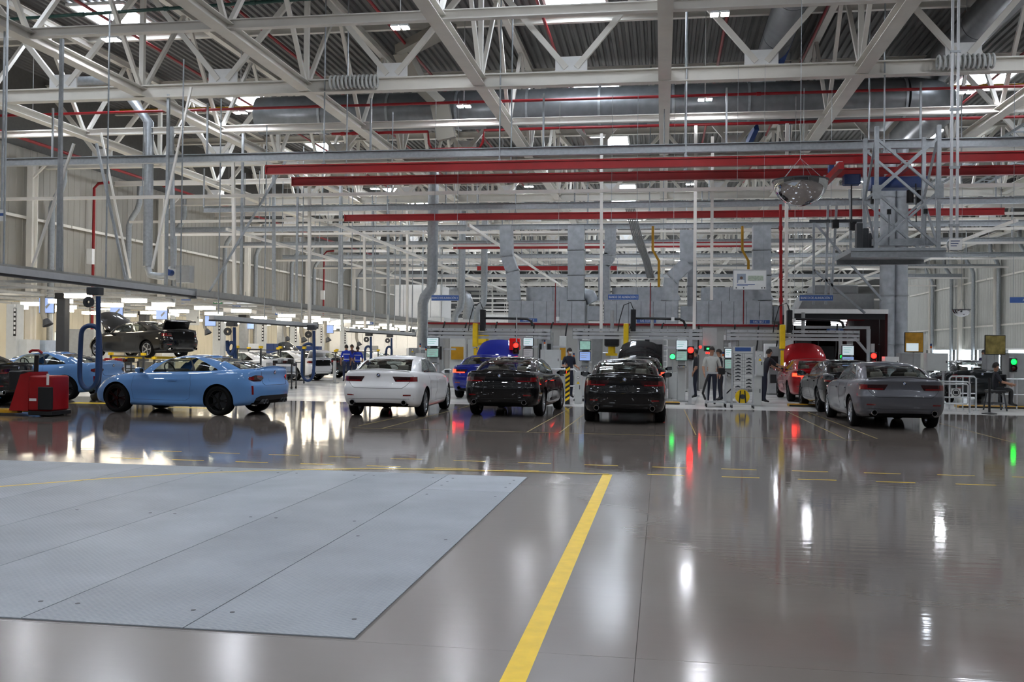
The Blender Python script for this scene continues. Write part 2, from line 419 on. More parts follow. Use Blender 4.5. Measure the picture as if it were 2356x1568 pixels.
for a, b in (((-5.5, 18.5), (-5.35, 27)), ((-6.13, 19.0), (-6.0, 22.2)), ((-2.58, 18.5), (-2.5, 27)), ((-1.95, 18.5), (-1.9, 27)), ((0.66, 18.8), (0.62, 27)),
             ((3.4, 18.8), (3.38, 27)), ((4.03, 19.0), (3.92, 27)), ((-6.1, 18.52), (3.6, 18.52)), ((6.4, 18.8), (6.4, 27))):
    strip([a, b], 0.022, mat('faded_yellow_line', (150, 130, 62), .5, var=.25, scale=3), z=0.0012)
for a in (-16.0, -13.6):          # yellow hazard strips by the dock on the far side of the parked coupes
    strip([(a, 24.3), (a + 1.2, 24.3)], 0.5, z=0.0012)
strip([(-12.6, 23.3), (-11.5, 23.3)], 0.35, z=0.0012)

# ------------------------------------------------------------------ walls
def sheet(w, h, pitch=0.5, depth=0.02, m=None):
    m = m or M_PANEL
    """ribbed wall sheet, origin at the lower corner, runs along +Y, face towards +X"""
    key = ('sheet', round(w, 3), round(h, 3), m.name)
    if key in _cache: return _cache[key]
    n = max(1, round(w / pitch)); p = w / n; prof = []
    for k in range(n):
        y = k * p; prof += [(0.0, y + 0.004 * (k == 0)), (0.0, y + p * 0.62), (depth, y + p * 0.68), (depth, y + p * 0.94)]
    prof.append((0.0, w - 0.008))
    vs = [(x, y, z) for z in (0, h - 0.01) for x, y in prof]; q = len(prof)
    fs = [(i, i + 1, q + i + 1, q + i) for i in range(q - 1)]
    vs += [(-0.03, 0.004, 0), (-0.03, w - 0.008, 0), (-0.03, w - 0.008, h - 0.01), (-0.03, 0.004, h - 0.01)]
    fs += [(2 * q + 3, 2 * q + 2, 2 * q + 1, 2 * q), (0, q, 2 * q + 3, 2 * q), (q - 1, 2 * q + 1, 2 * q + 2, 2 * q - 1)]
    _cache[key] = MB().add(vs, fs).mesh('wall_panel', m); return _cache[key]
M_WBACK = mat('wall_backing', (92, 91, 88), 0.8)
wl = MB().box(XL - 0.35, XL - 0.05, YB, YE, 0, ZR + 0.3).build('wall_left', M_WBACK)
tag(wl, 'long wall of beige ribbed metal panels beside the lit assembly line', 'wall', kind='structure')
wr = MB()
OPEN = [(72.0, 77.4), (78.6, 83.4), (84.6, 89.4), (90.6, 98.0)]
ycur = YB
for a, b in OPEN:
    wr.box(XR + 0.05, XR + 0.35, ycur, a, 0, ZR + 0.3); wr.box(XR + 0.05, XR + 0.35, a, b, 2.0, ZR + 0.3); ycur = b
wr.box(XR + 0.05, XR + 0.35, ycur, YE, 0, ZR + 0.3)
wr = wr.build('wall_right', M_WBACK)
tag(wr, 'beige ribbed metal wall with open daylight doors at its foot', 'wall', kind='structure')
rows = [(0.0, 3.9), (3.9, 7.6), (7.6, 10.9)]
ywall = [12 + 3 * k for k in range(32)]
for y in ywall:
    for z0, z1 in rows:
        put('wall_panel', sheet(3.0, z1 - z0, m=M_PANELLIT if z0 < 1 else M_PANEL), wl, (XL, y, z0))
        zz = z0
        if z0 == 0.0 and any(y < b and y + 3 > a for a, b in OPEN): zz = 2.0
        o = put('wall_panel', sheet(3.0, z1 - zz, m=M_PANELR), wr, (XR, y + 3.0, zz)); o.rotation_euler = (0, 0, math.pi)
for a, b in OPEN:
    fr = MB(); fr.box(XR - 0.06, XR + 0.06, a - 0.12, a, 0, 2.12); fr.box(XR - 0.06, XR + 0.06, b, b + 0.12, 0, 2.12); fr.box(XR - 0.06, XR + 0.06, a, b, 2.0, 2.12)
    fr.build('door_frame', M_WHITE, wr)
for k in range(31):                      # girts
    for z in (3.9, 7.6):
        member('girt', (XL + 0.10, ywall[k], z), (XL + 0.10, ywall[k] + 2.9, z), ('b', 0.10, 0.13), M_STEEL, wl)
        member('girt', (XR - 0.10, ywall[k], z), (XR - 0.10, ywall[k] + 2.9, z), ('b', 0.10, 0.13), M_STEEL, wr)
we = MB().box(XL, XR, YE, YE + 0.3, 0, ZR + 0.3).build('wall_end', M_PANEL)
tag(we, 'pale end wall far behind the test stations', 'wall', kind='structure')
wb = MB().box(XL, XR, YB - 0.3, YB, 0, ZR + 0.3).build('wall_back', mat('dark_grey_wall', (86, 86, 88), .7))
tag(wb, 'plain hall wall behind the viewer', 'wall', kind='structure')
# columns with downpipes along both long walls
def column_thing(x, y, side, label):
    t = thing('wall_column', label, 'column', (x, y, 0), group='white columns along the long walls')
    member('shaft', (0, 0, 0), (0, 0, ZB), ('i', 0.30, 0.42), M_STEEL, t)
    MB().box(-0.25, 0.25, -0.28, 0.28, 0, 0.03).build('base_plate', M_STEEL, t)
    member('bracket', (0, 0, ZB - 0.9), (-side * 1.0, 0, ZB), ('b', 0.10, 0.10), M_STEEL, t)
    return t
def downpipe(x, y, side, label):
    s = -side
    pts = [(0, 0, 0.3), (0, 0, 7.4), (0, 0, 8.3)] + [(s * 0.15, 0, 8.7), (s * 0.5, 0, 9.2), (s * 0.62, 0, 9.6), (s * 0.62, 0, 10.7)]
    t = thing('downpipe', label, 'pipe', (x, y, 0), group='galvanised downpipes with a bend on the long walls')
    MB().tube(pts, 0.15, 10).build('pipe', M_GALV, t, 50)
    for z in (1.5, 3.4, 5.3, 7.2): MB().cyl((0, 0, z), (0, 0, z + 0.06), 0.17, 10).build('collar', M_GALV, t)
    return t
ORD = ['first', 'second', 'third', 'fourth', 'fifth', 'sixth', 'seventh', 'eighth', 'ninth', 'tenth', 'eleventh', 'twelfth', 'thirteenth', 'fourteenth', 'fifteenth', 'sixteenth', 'seventeenth', 'eighteenth', 'nineteenth', 'twentieth', 'twenty-first', 'twenty-second', 'twenty-third', 'twenty-fourth']
for k in range(8):
    y = 29.5 + 12 * k
    if y < 103:
        column_thing(XL + 0.38, y, -1, '%s white steel column along the assembly-line wall, counted from the viewer' % ORD[k])
    y2 = 33.0 + 9.0 * k
    column_thing(XR - 0.38, y2, 1, '%s white steel column along the daylight-door wall, counted from the viewer' % ORD[k])
for k in range(11):
    y = 31.0 + 6 * k + (0.9 if k % 2 else 0)
    downpipe(XL + 0.36, y, -1, '%s galvanised downpipe along the assembly-line wall, counted from the viewer' % ORD[k])
    y = 35.5 + 6 * k
    downpipe(XR - 0.36, y, 1, '%s galvanised downpipe along the daylight-door wall, counted from the viewer' % ORD[k])
for k, y in enumerate((46.3, 81.0)):
    t = thing('fire_main', ['red fire pipe on the wall panel behind the grey blower duct', 'red fire pipe farther along the assembly-line wall'][k], 'pipe', (XL + 0.5, y, 0))
    MB().tube([(0, 0, 0), (0, 0, 9.8), (0.25, 0, 10.05), (0.9, 0, 10.1)], 0.075, 10).build('pipe', M_PIPERED, t, 50)
    MB().box(-0.16, 0.16, -0.35, -0.12, 5.8, 6.6).build('valve_box', M_WHITE, t)

# ------------------------------------------------------------------ roof
ceil = MB().box(XL - 0.3, XR + 0.3, YB, YE + 0.3, ZR + 0.15, ZR + 0.3).build('ceiling', M_ROOF)
tag(ceil, 'grey corrugated metal roof deck above white trusses', 'ceiling', kind='structure')
def deck_sheet(w, l, pitch=0.3, depth=0.09):
    n = round(w / pitch); p = w / n; prof = []
    for k in range(n):
        x = k * p; prof += [(x, 0), (x + p * .42, 0), (x + p * .55, depth), (x + p * .87, depth)]
    prof.append((w, 0))
    vs = [(x, y, z) for y in (0.006, l - 0.006) for x, z in prof]; q = len(prof)
    vs += [(0, 0.006, depth + .02), (w, 0.006, depth + .02), (w, l - .006, depth + .02), (0, l - .006, depth + .02)]
    fs = [(i, q + i, q + i + 1, i + 1) for i in range(q - 1)] + [(2 * q, 2 * q + 1, 2 * q + 2, 2 * q + 3)]
    return MB().add(vs, fs).mesh('deck_sheet', M_ROOF)
dsheet = deck_sheet(6.0, 6.0)
for i in range(10):
    for j in range(20):
        put('deck_sheet', dsheet, ceil, (XL + 6 * i - 0.1, -8.0 + 6 * j, ZR))
for y0, y1 in ((YB, -8.0), (112.0, YE)):
    o = put('far_deck_sheets', deck_sheet(60.0, y1 - y0), ceil, (XL - .1, y0, ZR)); o['kind'] = 'stuff'
for sx in (-21.4, -3.3, 14.8):
    for j, sy in enumerate((-14, -2, 12, 24, 35.0, 47.5, 59.5, 76.0, 83.5, 95, 107, 119, 131, 143, 155, 167)):
        if sx == 14.8 and 6 < j < 10: continue
        fr = MB(); w, l = 2.2, 3.0 if j < 7 else 2.0
        fr.box(-w / 2, w / 2, -l / 2, l / 2, 0, 0.05)
        p = fr.build('skylight_panel', M_SKYL, ceil, loc=(sx, sy, ZR - 0.07))
        f2 = MB()
        for q in (-1, 1):
            f2.box(-w / 2 - .1, w / 2 + .1, q * (l / 2 + .05) - .05, q * (l / 2 + .05) + .05, -0.04, 0.06)
            f2.box(q * (w / 2 + .05) - .05, q * (w / 2 + .05) + .05, -l / 2, l / 2, -0.04, 0.06)
        f2.build('skylight_frame', M_WHITE, p)
# transverse main trusses
TR_Y = [-5.0 + 12 * k for k in range(10)]
def main_truss(y, label):
    t = thing('roof_truss', label, 'roof truss', (0, y, 0), group='white roof trusses across the hall')
    member('bottom_chord', (XL, 0, ZB), (XR, 0, ZB), ('i', 0.34, 0.44), M_STEEL, t)
    member('top_chord', (XL, 0, ZT), (XR, 0, ZT), ('i', 0.30, 0.36), M_STEEL, t)
    for k in range(-5, 5):
        xm = 6 * k + 3
        if xm > XR: continue
        for s in (-1, 1):
            x2 = xm + 3 * s
            if XL <= x2 <= XR: member('diagonal', (xm + 0.16 * s, 0, ZB + 0.35), (x2 - 0.1 * s, 0, ZT - 0.1), ('b', 0.14, 0.18), M_STEEL, t)
        MB().box(xm - 0.52, xm + 0.52, -0.03, 0.03, ZB + 0.22, ZB + 0.72).build('gusset_plate', M_WHITE, t)
    for k in range(-4, 5):
        member('post', (6 * k, 0, ZB + .2), (6 * k, 0, ZT - .15), ('b', 0.16, 0.16), M_STEEL, t)
    return t
for k, y in enumerate(TR_Y):
    main_truss(y, '%s big white roof truss across the hall, counted from behind the viewer' % ORD[k])
for k in range(10):
    y = 1.0 + 12 * k
    if y > 104: continue
    t = tag(member('tie_beam', (XL, y, ZB + .1), (XR, y, ZB + .1), ('i', 0.22, 0.26), M_TIE),
            '%s slim white tie beam between the big roof trusses, counted from behind the viewer' % ORD[k], 'beam', 'slim tie beams across the hall')
    t2 = tag(member('purlin', (XL, y, ZR - .17), (XR, y, ZR - .17), ('i', 0.2, 0.3), M_STEEL), '%s pale purlin under the roof deck, counted from behind the viewer' % ORD[k], 'beam', 'purlins under the roof deck')
# the roof goes on beyond the wall panels: plainer trusses, their webs joined because each bar is thinner than a pixel or two
for k in range(7):
    y = 115.0 + 11.5 * k
    t = thing('roof_truss', '%s of the far pale roof trusses over the end of the hall' % ORD[k], 'roof truss', (0, y, 0), group='far roof trusses over the end of the hall')
    member('bottom_chord', (XL, 0, ZB), (XR, 0, ZB), ('i', 0.34, 0.44), M_STEEL, t); member('top_chord', (XL, 0, ZT), (XR, 0, ZT), ('i', 0.30, 0.36), M_STEEL, t)
    member('hung_rail', (XL, 0, 7.8), (XR, 0, 7.8), ('b', .16, .2), M_TIE, t); member('hung_rail', (XL, 5, 6.6), (XR, 5, 6.6), ('b', .2, .24), M_TIE, t); member('hung_rail', (XL, 3, 5.4), (XR, 3, 5.4), ('b', .16, .2), M_WHITE, t)
    wb_ = MB()
    for q in range(-5, 5):
        xm = 6 * q + 3
        if xm + 3 > XR: continue
        for s in (-1, 1): wb_.bar((xm + 0.16 * s, 0, ZB + 0.3), (xm + 2.9 * s, 0, ZT - 0.1), .16, .18)
        wb_.bar((xm, 3, 5.4), (xm, 3, ZB), .12, .12)
    wb_.build('web', M_STEEL, t)['kind'] = 'stuff'
# longitudinal trusses
LT = None
def long_truss(label):
    t = thing('lattice_girder', label, 'girder', (0, 0, 0), group='white lattice girders running down the hall')
    member('bottom_chord', (0, YB, ZB - 0.02), (0, YE, ZB - 0.02), ('i', 0.40, 0.30), M_STEEL, t)
    member('top_chord', (0, YB, ZT + .1), (0, YE, ZT + .1), ('i', 0.26, 0.26), M_STEEL, t)
    y = -5.0
    while y < 102:
        member('diagonal', (0.0, y + .1, ZB + .12), (0.0, y + 2.9, ZT), ('b', 0.13, 0.13), M_STEEL, t)
        member('diagonal', (0.0, y + 5.9, ZB + .12), (0.0, y + 3.1, ZT), ('b', 0.13, 0.13), M_STEEL, t)
        y += 6
    return t
GX = [-24, -18, -12, -6, 0, 6, 12, 18, 24]
gl = ['lattice girder closest to the assembly-line wall', 'second lattice girder from the assembly-line wall', 'third lattice girder from the assembly-line wall', 'fourth lattice girder from the assembly-line wall',
      'lattice girder running straight overhead of the yellow floor line', 'lattice girder passing above the mirror dome', 'third lattice girder from the daylight-door wall', 'second lattice girder from the daylight-door wall', 'lattice girder closest to the daylight-door wall']
for k, x in enumerate(GX):
    if LT is None: LT = long_truss('white steel ' + gl[0]); o = LT
    else: o = tree(LT); o['label'] = 'white steel ' + gl[k]
    o.location = (x, 0, 0)

# ------------------------------------------------------------------ high-bay lamps
def lamp_proto():
    t = thing('high_bay_lamp', 'x', 'lamp', (0, 0, 0), group='square twin-panel lamps hung under the roof')
    for s in (-1, 1):
        MB().box(s * .145 - .10, s * .145 + .10, -.14, .14, 0.0, 0.02).build('light_panel', M_LAMP, t)
        h = MB(); h.box(s * .145 - .115, s * .145 + .115, -.155, .155, 0.021, 0.07)
        for q in range(5): h.box(s * .145 - .1, s * .145 + .1, -.14 + q * .065, -.12 + q * .065, 0.07, 0.11)
        h.build('heat_sink', M_LGREY, t)
    MB().box(-.06, .06, -.08, .08, .09, .2).build('driver_box', M_GREY, t)
    MB().cyl((0, 0, .2), (0, 0, ZR - 11.02), .012, 6).build('suspension_wire', M_LGREY, t)
    return t
LP = None
LX = [-26.1, -16.9, -7.7, 1.5, 10.7, 19.9]
ri = 0
for j in range(16):
    y = -18.7 + 9.2 * j
    if y > 122: continue
    for i, x in enumerate(LX):
        if LP is None: LP = lamp_proto(); o = LP
        else: o = tree(LP)
        o.location = (x, y, 11.0)
        o['label'] = 'twin-panel ceiling lamp, %s row from behind the viewer, %s from the assembly-line wall' % (ORD[j], ORD[i])

# ------------------------------------------------------------------ ducts and pipes under the roof
t = thing('round_duct', 'huge round spiral duct lying across the hall behind the second truss', 'duct', (0, 40.0, 11.75))
for k in range(9):
    x0 = -17.6 + 3.0 * k
    s = MB(); s.cyl((x0, 0, 0), (x0 + 2.94, 0, 0), 0.80, 28); s.build('duct_section', M_DUCTD, t, 50)
    MB().cyl((x0 + 2.9, 0, 0), (x0 + 3.0, 0, 0), 0.85, 28).build('flange', M_GALV, t, 50)
    if k % 2: MB().box(x0 + 1.2, x0 + 1.9, -.3, .3, -.86, -.76).build('outlet', M_DKGREY, t)
MB().tube([(9.4, 0, 0)] + [(9.4 + 1.7 * math.sin(RD(a)), 1.7 * (1 - math.cos(RD(a))), 0) for a in range(15, 91, 15)] + [(11.1, 8, 0)], .8, 24).build('elbow', M_DUCTD, t, 50)
t = thing('branch_duct', 'round grey branch duct running down the hall above the big duct', 'duct', (4.1, 0, 13.2))
for k in range(5): MB().cyl((0, 24 + 4 * k, 0), (0, 27.95 + 4 * k, 0), .55, 22).build('duct_section', M_DUCTD, t, 50)
t = thing('branch_duct', 'thick dark round duct running down the hall near the pendant strut', 'duct', (11.0, 0, 13.35))
for k in range(8): MB().cyl((0, 20 + 4 * k, 0), (0, 23.95 + 4 * k, 0), .62, 24).build('duct_section', M_DUCTD, t, 50)
t = thing('branch_duct', 'slim horizontal duct at the top corner by the pendant strut', 'duct', (0, 33.0, 12.4))
for k in range(3): MB().cyl((11.8 + 3 * k, 0, 0), (14.75 + 3 * k, 0, 0), .33, 18).build('duct_section', M_GALV, t, 50)
# beige fabric-lined transfer duct
t = thing('transfer_duct', 'flat beige perforated duct bending down over the big round duct', 'duct')
pts = [PY(1035, 60, 36), PY(925, 118, 37.5), PY(960, 190, 38.4), PY(1012, 240, 38.9), PY(1028, 320, 39.0)]
for a, b in zip(pts[:-1], pts[1:]): member('duct_section', a, b, ('b', 0.75, 0.35), M_PANEL, t)
# sprinkler pipes
def run(name, label, pts, r, m, n=8, group=None, cat='pipe', couplings=None):
    t = thing(name, label, cat, (0, 0, 0), group=group)
    MB().tube(pts, r, n).build('pipe', m, t, 50)
    a, b = Vector(pts[0]), Vector(pts[1])
    for q in (couplings or (0.2, 0.4, 0.6, 0.8)):
        d = (b - a).normalized(); c = a + (b - a) * q
        MB().cyl(c - d * .08, c + d * .08, r * 1.35, n).build('coupling', m, t)
    return t
run('sprinkler_pipe', 'thin red sprinkler pipe across the hall in front of the round duct', [(-29, 36, 11.05), (25, 36, 11.05)], .055, M_PIPERED)
run('sprinkler_pipe', 'thin red sprinkler pipe with a U-shaped jog below the round duct', [(-14, 39.2, 10.7), (-11.6, 39.2, 10.7), (-9.8, 39.2, 10.7), (-9.75, 39.2, 10.2), (-9.6, 39.2, 9.95), (-7.6, 39.2, 9.95), (-7.45, 39.2, 10.2), (-7.4, 39.2, 10.7), (-4, 39.2, 10.72), (24, 39.2, 10.72)], .06, M_PIPERED)
for k, x in enumerate((-20.5, -15.2, -10.2, -4.4, 2.2, 5.6, 14.2)):
    run('sprinkler_pipe', 'red sprinkler pipe running down the hall under the deck, %s from the assembly-line wall' % ORD[k], [(x, 10, 13.7), (x, 70, 13.7)], .06, M_PIPERED, group='red sprinkler pipes running down the hall')
run('sprinkler_pipe', 'red sprinkler pipe climbing along the assembly-line wall top', [(XL + 1.3, 20, 10.9), (XL + 1.3, 100, 10.9)], .08, M_PIPERED)
run('gas_pipe', 'yellow gas pipe across the hall under the roof deck', [(-27, 44.5, 13.35), (24, 44.5, 13.35)], .07, M_YPIPE)
run('water_pipe', 'thin dark green pipe across the top corner by the skylight', [PY(0, 46, 30), PY(1000, -22, 30)], .06, mat('green_pipe', (26, 66, 58), 0.4))
for k, (a, b, y, lab) in enumerate((((380, 118), (1180, 96), 27, 'upper'), ((300, 128), (760, 118), 27.5, 'lower'))):
    pass
run('conduit', 'pale conduit across the hall just above the slim tie beam', [(-9, 28.0, 12.3), (5, 28.0, 12.3)], .05, M_LGREY)
run('conduit', 'pale conduit across the hall just below the slim tie beam', [(-8.4, 30.2, 12.35), (4.2, 30.2, 12.35)], .05, M_LGREY)
t = thing('blue_beam', 'blue painted strut climbing under the roof by the hall middle', 'beam')
member('strut', PY(1850, 0, 35), PY(1788, 160, 38), ('b', .22, .3), M_BLUE, t); member('strut', PY(1740, 292, 44), PY(1722, 330, 45), ('b', .22, .3), M_BLUE, t)
# cable trays near the daylight-door side
for k, x in enumerate((14.6, 17.0)):
    t = thing('cable_tray', ['galvanised cable ladder running down the hall next to the girder', 'second galvanised cable ladder nearer the daylight-door wall'][k], 'cable tray', (x, 0, 10.9))
    for s in (-.3, .3): member('rail', (s, 22, 0), (s, 60, 0), ('b', .04, .12), M_GALV, t)
    for q in range(48): member('rung', (-.3, 22.4 + q * .78, 0), (.3, 22.4 + q * .78, 0), ('b', .05, .04), M_GALV, t)
for k, (xx, yy) in enumerate(((-3.0, 31.0), (8.2, 31.0))):
    t = thing('cable_coil', ['bundle of ribbed conduit on the truss chord over the white sedan', 'ribbed conduit bundle on the truss chord by the pendant strut'][k], 'cable bundle', (xx - (8 if k == 0 else 0), yy - .3, 10.35))
    for q in range(12): MB().tube(arc((q * .14, 0, .1), .2, 0, 360, 10, 'yz')[:-1], .04, 6, closed=True).build('ring', M_LGREY, t, 50)

# ================================================================== OVERHEAD EQUIPMENT
def crane_rail(label, y, z, x0, x1):
    t = thing('crane_rail', label, 'crane rail', (0, y, z))
    mb = MB(); mb.bar((x0, 0, 0), (x1, 0, 0), .13, .26); mb.box(x0, x1, -.10, .10, .10, .15); mb.box(x0, x1, -.10, .10, -.15, -.11)
    mb.build('rail', M_RED, t)
    MB().box(x0 - .03, x0, -.11, .11, -.16, .16).build('end_cap', M_RED, t)
    x = x0 + 2
    while x < x1:
        MB().box(x - .05, x + .05, -.06, .06, .15, .22).build('clamp', M_GALV, t)
        MB().cyl((x, 0, .2), (x, 0, ZR - z + .02), .025, 6).build('hanger', M_GALV, t)
        x += 6
    return t
r1 = crane_rail('front red crane rail across the hall, just above the second one', 30.9, 7.60, PY(615, 388, 30.9).x, 25.0)
r2 = crane_rail('second red crane rail across the hall, just behind the mirror dome', 33.2, 7.60, PY(675, 415, 33.2).x, 25.0)
r3 = crane_rail('rearmost thin red crane rail with both ends free', 42.9, 7.62, PY(795, 502, 42.9).x, PY(2310, 492, 42.9).x)
for k, (xa, xb, y, z) in enumerate(((1045, 1400, 56.5, 7.75), (1500, 1760, 57.5, 7.9), (1100, 1420, 70.0, 7.6))):
    crane_rail(['far red crane rail above the first air unit', 'far red crane rail above the poster board', 'farthest red crane rail deep in the hall'][k], y, z, PY(xa, 540, y).x, PY(xb, 540, y).x)
# crane bridges (short red beams between the front rails) with blue hoists
for k, (px_, lab) in enumerate(((1915, 'red crane bridge with a small blue hoist beside the mirror dome'), (2060, 'red crane bridge carrying a wide blue trolley behind the steel tower'))):
    x = PY(px_, 385, 32).x
    t = thing('crane_bridge', lab, 'crane', (x, 0, 7.32))
    MB().bar((0, 30.4, 0), (0, 34.2, 0), .16, .22).build('bridge_beam', M_RED, t)
    for y in (30.9, 33.2): MB().box(-.10, .10, y - .16, y + .16, .09, .19).build('trolley', M_WHITE, t)
    if k == 0:
        MB().rbox(.25, .75, 31.3, 31.7, -.42, -.10, .04).build('hoist', M_BLUE, t)
        MB().rbox(-.1, .15, 32.0, 32.3, .1, .45, .04).build('motor', M_BLUE, t)
    else:
        MB().box(-.75, .95, 31.9, 32.5, -.45, -.10).build('hoist_frame', M_BLUE, t)
        for q in (-.6, .5, .8): MB().cyl((q, 32.2, -.5), (q, 32.2, -.9), .11, 12).build('motor', M_BLACK, t, 40)
    MB().tube([(.5, 31.5, -.4), (.52, 31.5, -1.6)], .02, 6).build('hoist_cable', M_BLACK, t)
# galvanised transverse beams hung below the trusses
for k, (y, z, x0, x1) in enumerate(((31.9, 8.25, -24, 25), (43.6, 8.20, -22, 25), (51.5, 8.25, -28, 25), (59.5, 8.3, -28, 25), (68, 8.3, -28, 25), (77, 8.3, -28, 25), (86, 8.3, -28, 25))):
    t = thing('hung_beam', '%s galvanised beam hung across the hall below the trusses, counted from the viewer' % ORD[k], 'beam', (0, y, z), group='galvanised beams hung below the trusses')
    member('beam', (x0, 0, 0), (x1, 0, 0), ('i', .20, .28), M_GALV, t)
    for q in range(8):
        x = -22 + 6 * q
        member('hanger', (x, 0, .1), (x, 0, ZB - z - .2), ('b', .06, .06), M_GALV, t)
for k, (y, z) in enumerate(((34.6, 7.35), (45.5, 7.9), (48.5, 7.6), (55.5, 7.7), (63.5, 7.6), (72.0, 7.8), (81.0, 7.7), (90.0, 7.7))):
    t = thing('light_rail', '%s cream rail strung across the hall behind the crane rails, counted from the viewer' % ORD[k], 'rail', (0, y, z), group='cream rails strung across the hall')
    member('rail', (-27, 0, 0), (24, 0, 0), ('b', .10, .12), M_TIE, t)
    for q in range(5): member('hanger', (-20 + 10 * q, 0, .05), (-20 + 10 * q, 0, ZB - z), ('c', .02), M_GALV, t)
for k, (x, z) in enumerate(((-21, 7.3), (-15.5, 7.5), (-9, 7.4), (9, 7.5), (15, 7.4))):
    t = thing('long_rail', 'white rail strung down the hall, %s from the assembly-line wall' % ORD[k], 'rail', (x, 0, z), group='white rails strung down the hall')
    member('rail', (0, 44, 0), (0, 100, 0), ('b', .10, .14), M_TIE, t)
    for q in range(6): member('hanger', (0, 46 + 10 * q, .05), (0, 46 + 10 * q, ZB - z), ('c', .02), M_GALV, t)

# mirror domes
def dome(label, loc, r, depth, half=False):
    t = thing('mirror_dome', label, 'safety mirror', loc)
    prof = [(r * math.sin(RD(a)) + 1e-4, -depth * math.cos(RD(a))) for a in range(0, 91, 6)]
    MB().lathe(prof, 40).build('dome', M_MIRROR, t, 60)
    MB().lathe([(r - .005, -.012), (r + .012, -.012), (r + .012, .012), (r - .005, .012), (r - .005, -.012)], 40).build('rim', M_DKGREY, t, 40)
    MB().lathe([(1e-4, 0.01), (r, .0)], 40).build('backing', M_DKGREY, t)
    for a in (45, 135, 225, 315):
        MB().cyl((r * .95 * math.cos(RD(a)), r * .95 * math.sin(RD(a)), 0), (0, 0, .42), .004, 5).build('guy_wire', M_GALV, t)
    MB().cyl((0, 0, .42), (0, 0, ZB - loc[2] if loc[2] < ZB else 1), .006, 5).build('suspension_wire', M_GALV, t)
    return t
dp = PY(1841, 416, 18.4)
dome('shiny hemispherical safety mirror hanging over the middle of the floor', (dp.x, dp.y, dp.z), .50, .47)
dp = PY(2212, 712, 40.0)
dome('small half-bowl safety mirror hanging by the daylight-door wall', (dp.x, dp.y, dp.z), .33, .28)

# galvanised service tower
tx0, tx1 = PY(2013, 420, 29).x, PY(2155, 420, 29).x
tz0, tz1 = PY(2080, 572, 29).z, 8.12
t = thing('service_tower', 'galvanised hanging steel tower with crossed braces and a platform', 'steel tower', ((tx0 + tx1) / 2, 29.6, tz0))
hw, hh = (tx1 - tx0) / 2, tz1 - tz0
for sx in (-1, 1):
    for sy in (-.8, .8): member('post', (sx * hw, sy, 0), (sx * hw, sy, hh), ('b', .11, .11), M_GALV, t)
zm = hh * .46
for y in (-.8, .8):
    for z0, z1 in ((.05, zm), (zm, hh - .35)):
        member('brace', (-hw, y, z0), (hw, y, z1), ('b', .07, .07), M_GALV, t); member('brace', (hw, y, z0), (-hw, y, z1), ('b', .07, .07), M_GALV, t)
for x in (-hw, hw):
    member('brace', (x, -.8, .05), (x, .8, zm), ('b', .06, .06), M_GALV, t); member('brace', (x, .8, zm), (x, -.8, hh - .2), ('b', .06, .06), M_GALV, t)
for x in (-hw, hw): MB().box(x - .12, x + .12, -.87, -.85, zm - .2, zm + .2).build('gusset_plate', M_GALV, t)
pf = MB(); pf.box(-hw - .75, hw + .12, -1.1, 1.4, -.16, -.02); pf.build('platform', M_GALV, t)
for q in (-1, 1): member('edge_beam', (-hw - .75, q * 1.15, -.2), (hw + .12, q * 1.15, -.2), ('i', .14, .2), M_GALV, t)
member('cross_beam', (-hw, -.3, .22), (hw, -.3, .22), ('b', .16, .2), M_GALV, t)
for q in range(3): MB().rbox(-hw - .55 + q * .25, -hw - .38 + q * .25, -.9 + q * .4, -.6 + q * .4, 0, .72 - .1 * q, .03).build('cabinet', M_DKGREY, t)
for x in (-.45, .55): MB().cyl((x, -.6, .1), (x, -.6, 1.0), .025, 8).build('signal_stem', M_GALV, t); MB().cyl((x, -.6, 1.0), (x, -.6, 1.14), .06, 10).build('beacon', M_BLACK, t)
# second lighter tower behind it
t = thing('service_tower', 'slim grey hanging frame with long diagonal braces behind the steel tower', 'steel tower', (PY(1900, 500, 36).x, 36, PY(1900, 690, 36).z))
for a, b in (((1872, 510), (1872, 700)), ((1957, 430), (1957, 610)), ((1905, 470), (1900, 700)), ((1925, 470), (1912, 690)), ((1872, 510), (2030, 690)), ((1960, 505), (2015, 560)), ((1872, 620), (1990, 720))):
    pa, pb = PY(a[0], a[1], 36) - t.location, PY(b[0], b[1], 36) - t.location
    member('strut', pa, pb, ('b', .08, .08), M_GALV, t)
MB().cbox(PY(1925, 508, 36) - t.location, (1.9, .15, .1)).build('drive_rail', M_DKGREY, t)
for a in ((1922, 515), (1962, 520)): MB().cbox(PY(a[0], a[1], 36) - t.location, (.22, .25, .3)).build('motor', M_BLACK, t)
# tall vertical exhaust duct right of the gantries
t = thing('exhaust_stack', 'tall paired galvanised stack pipes rising beside the dark tunnel', 'duct', (PY(2056, 700, 41).x, 41, 0))
for k, (dx, r) in enumerate(((-.25, .30), (.28, .26))):
    for q in range(5): MB().cyl((dx, 0, 2.0 * q), (dx, 0, 2.0 * q + 1.96), r, 18).build('duct_section', M_GALVD, t, 50)
    for q in range(5): MB().cyl((dx, 0, 2.0 * q + 1.96), (dx, 0, 2.0 * q + 2.0), r + .03, 18).build('flange', M_GALV, t, 50)
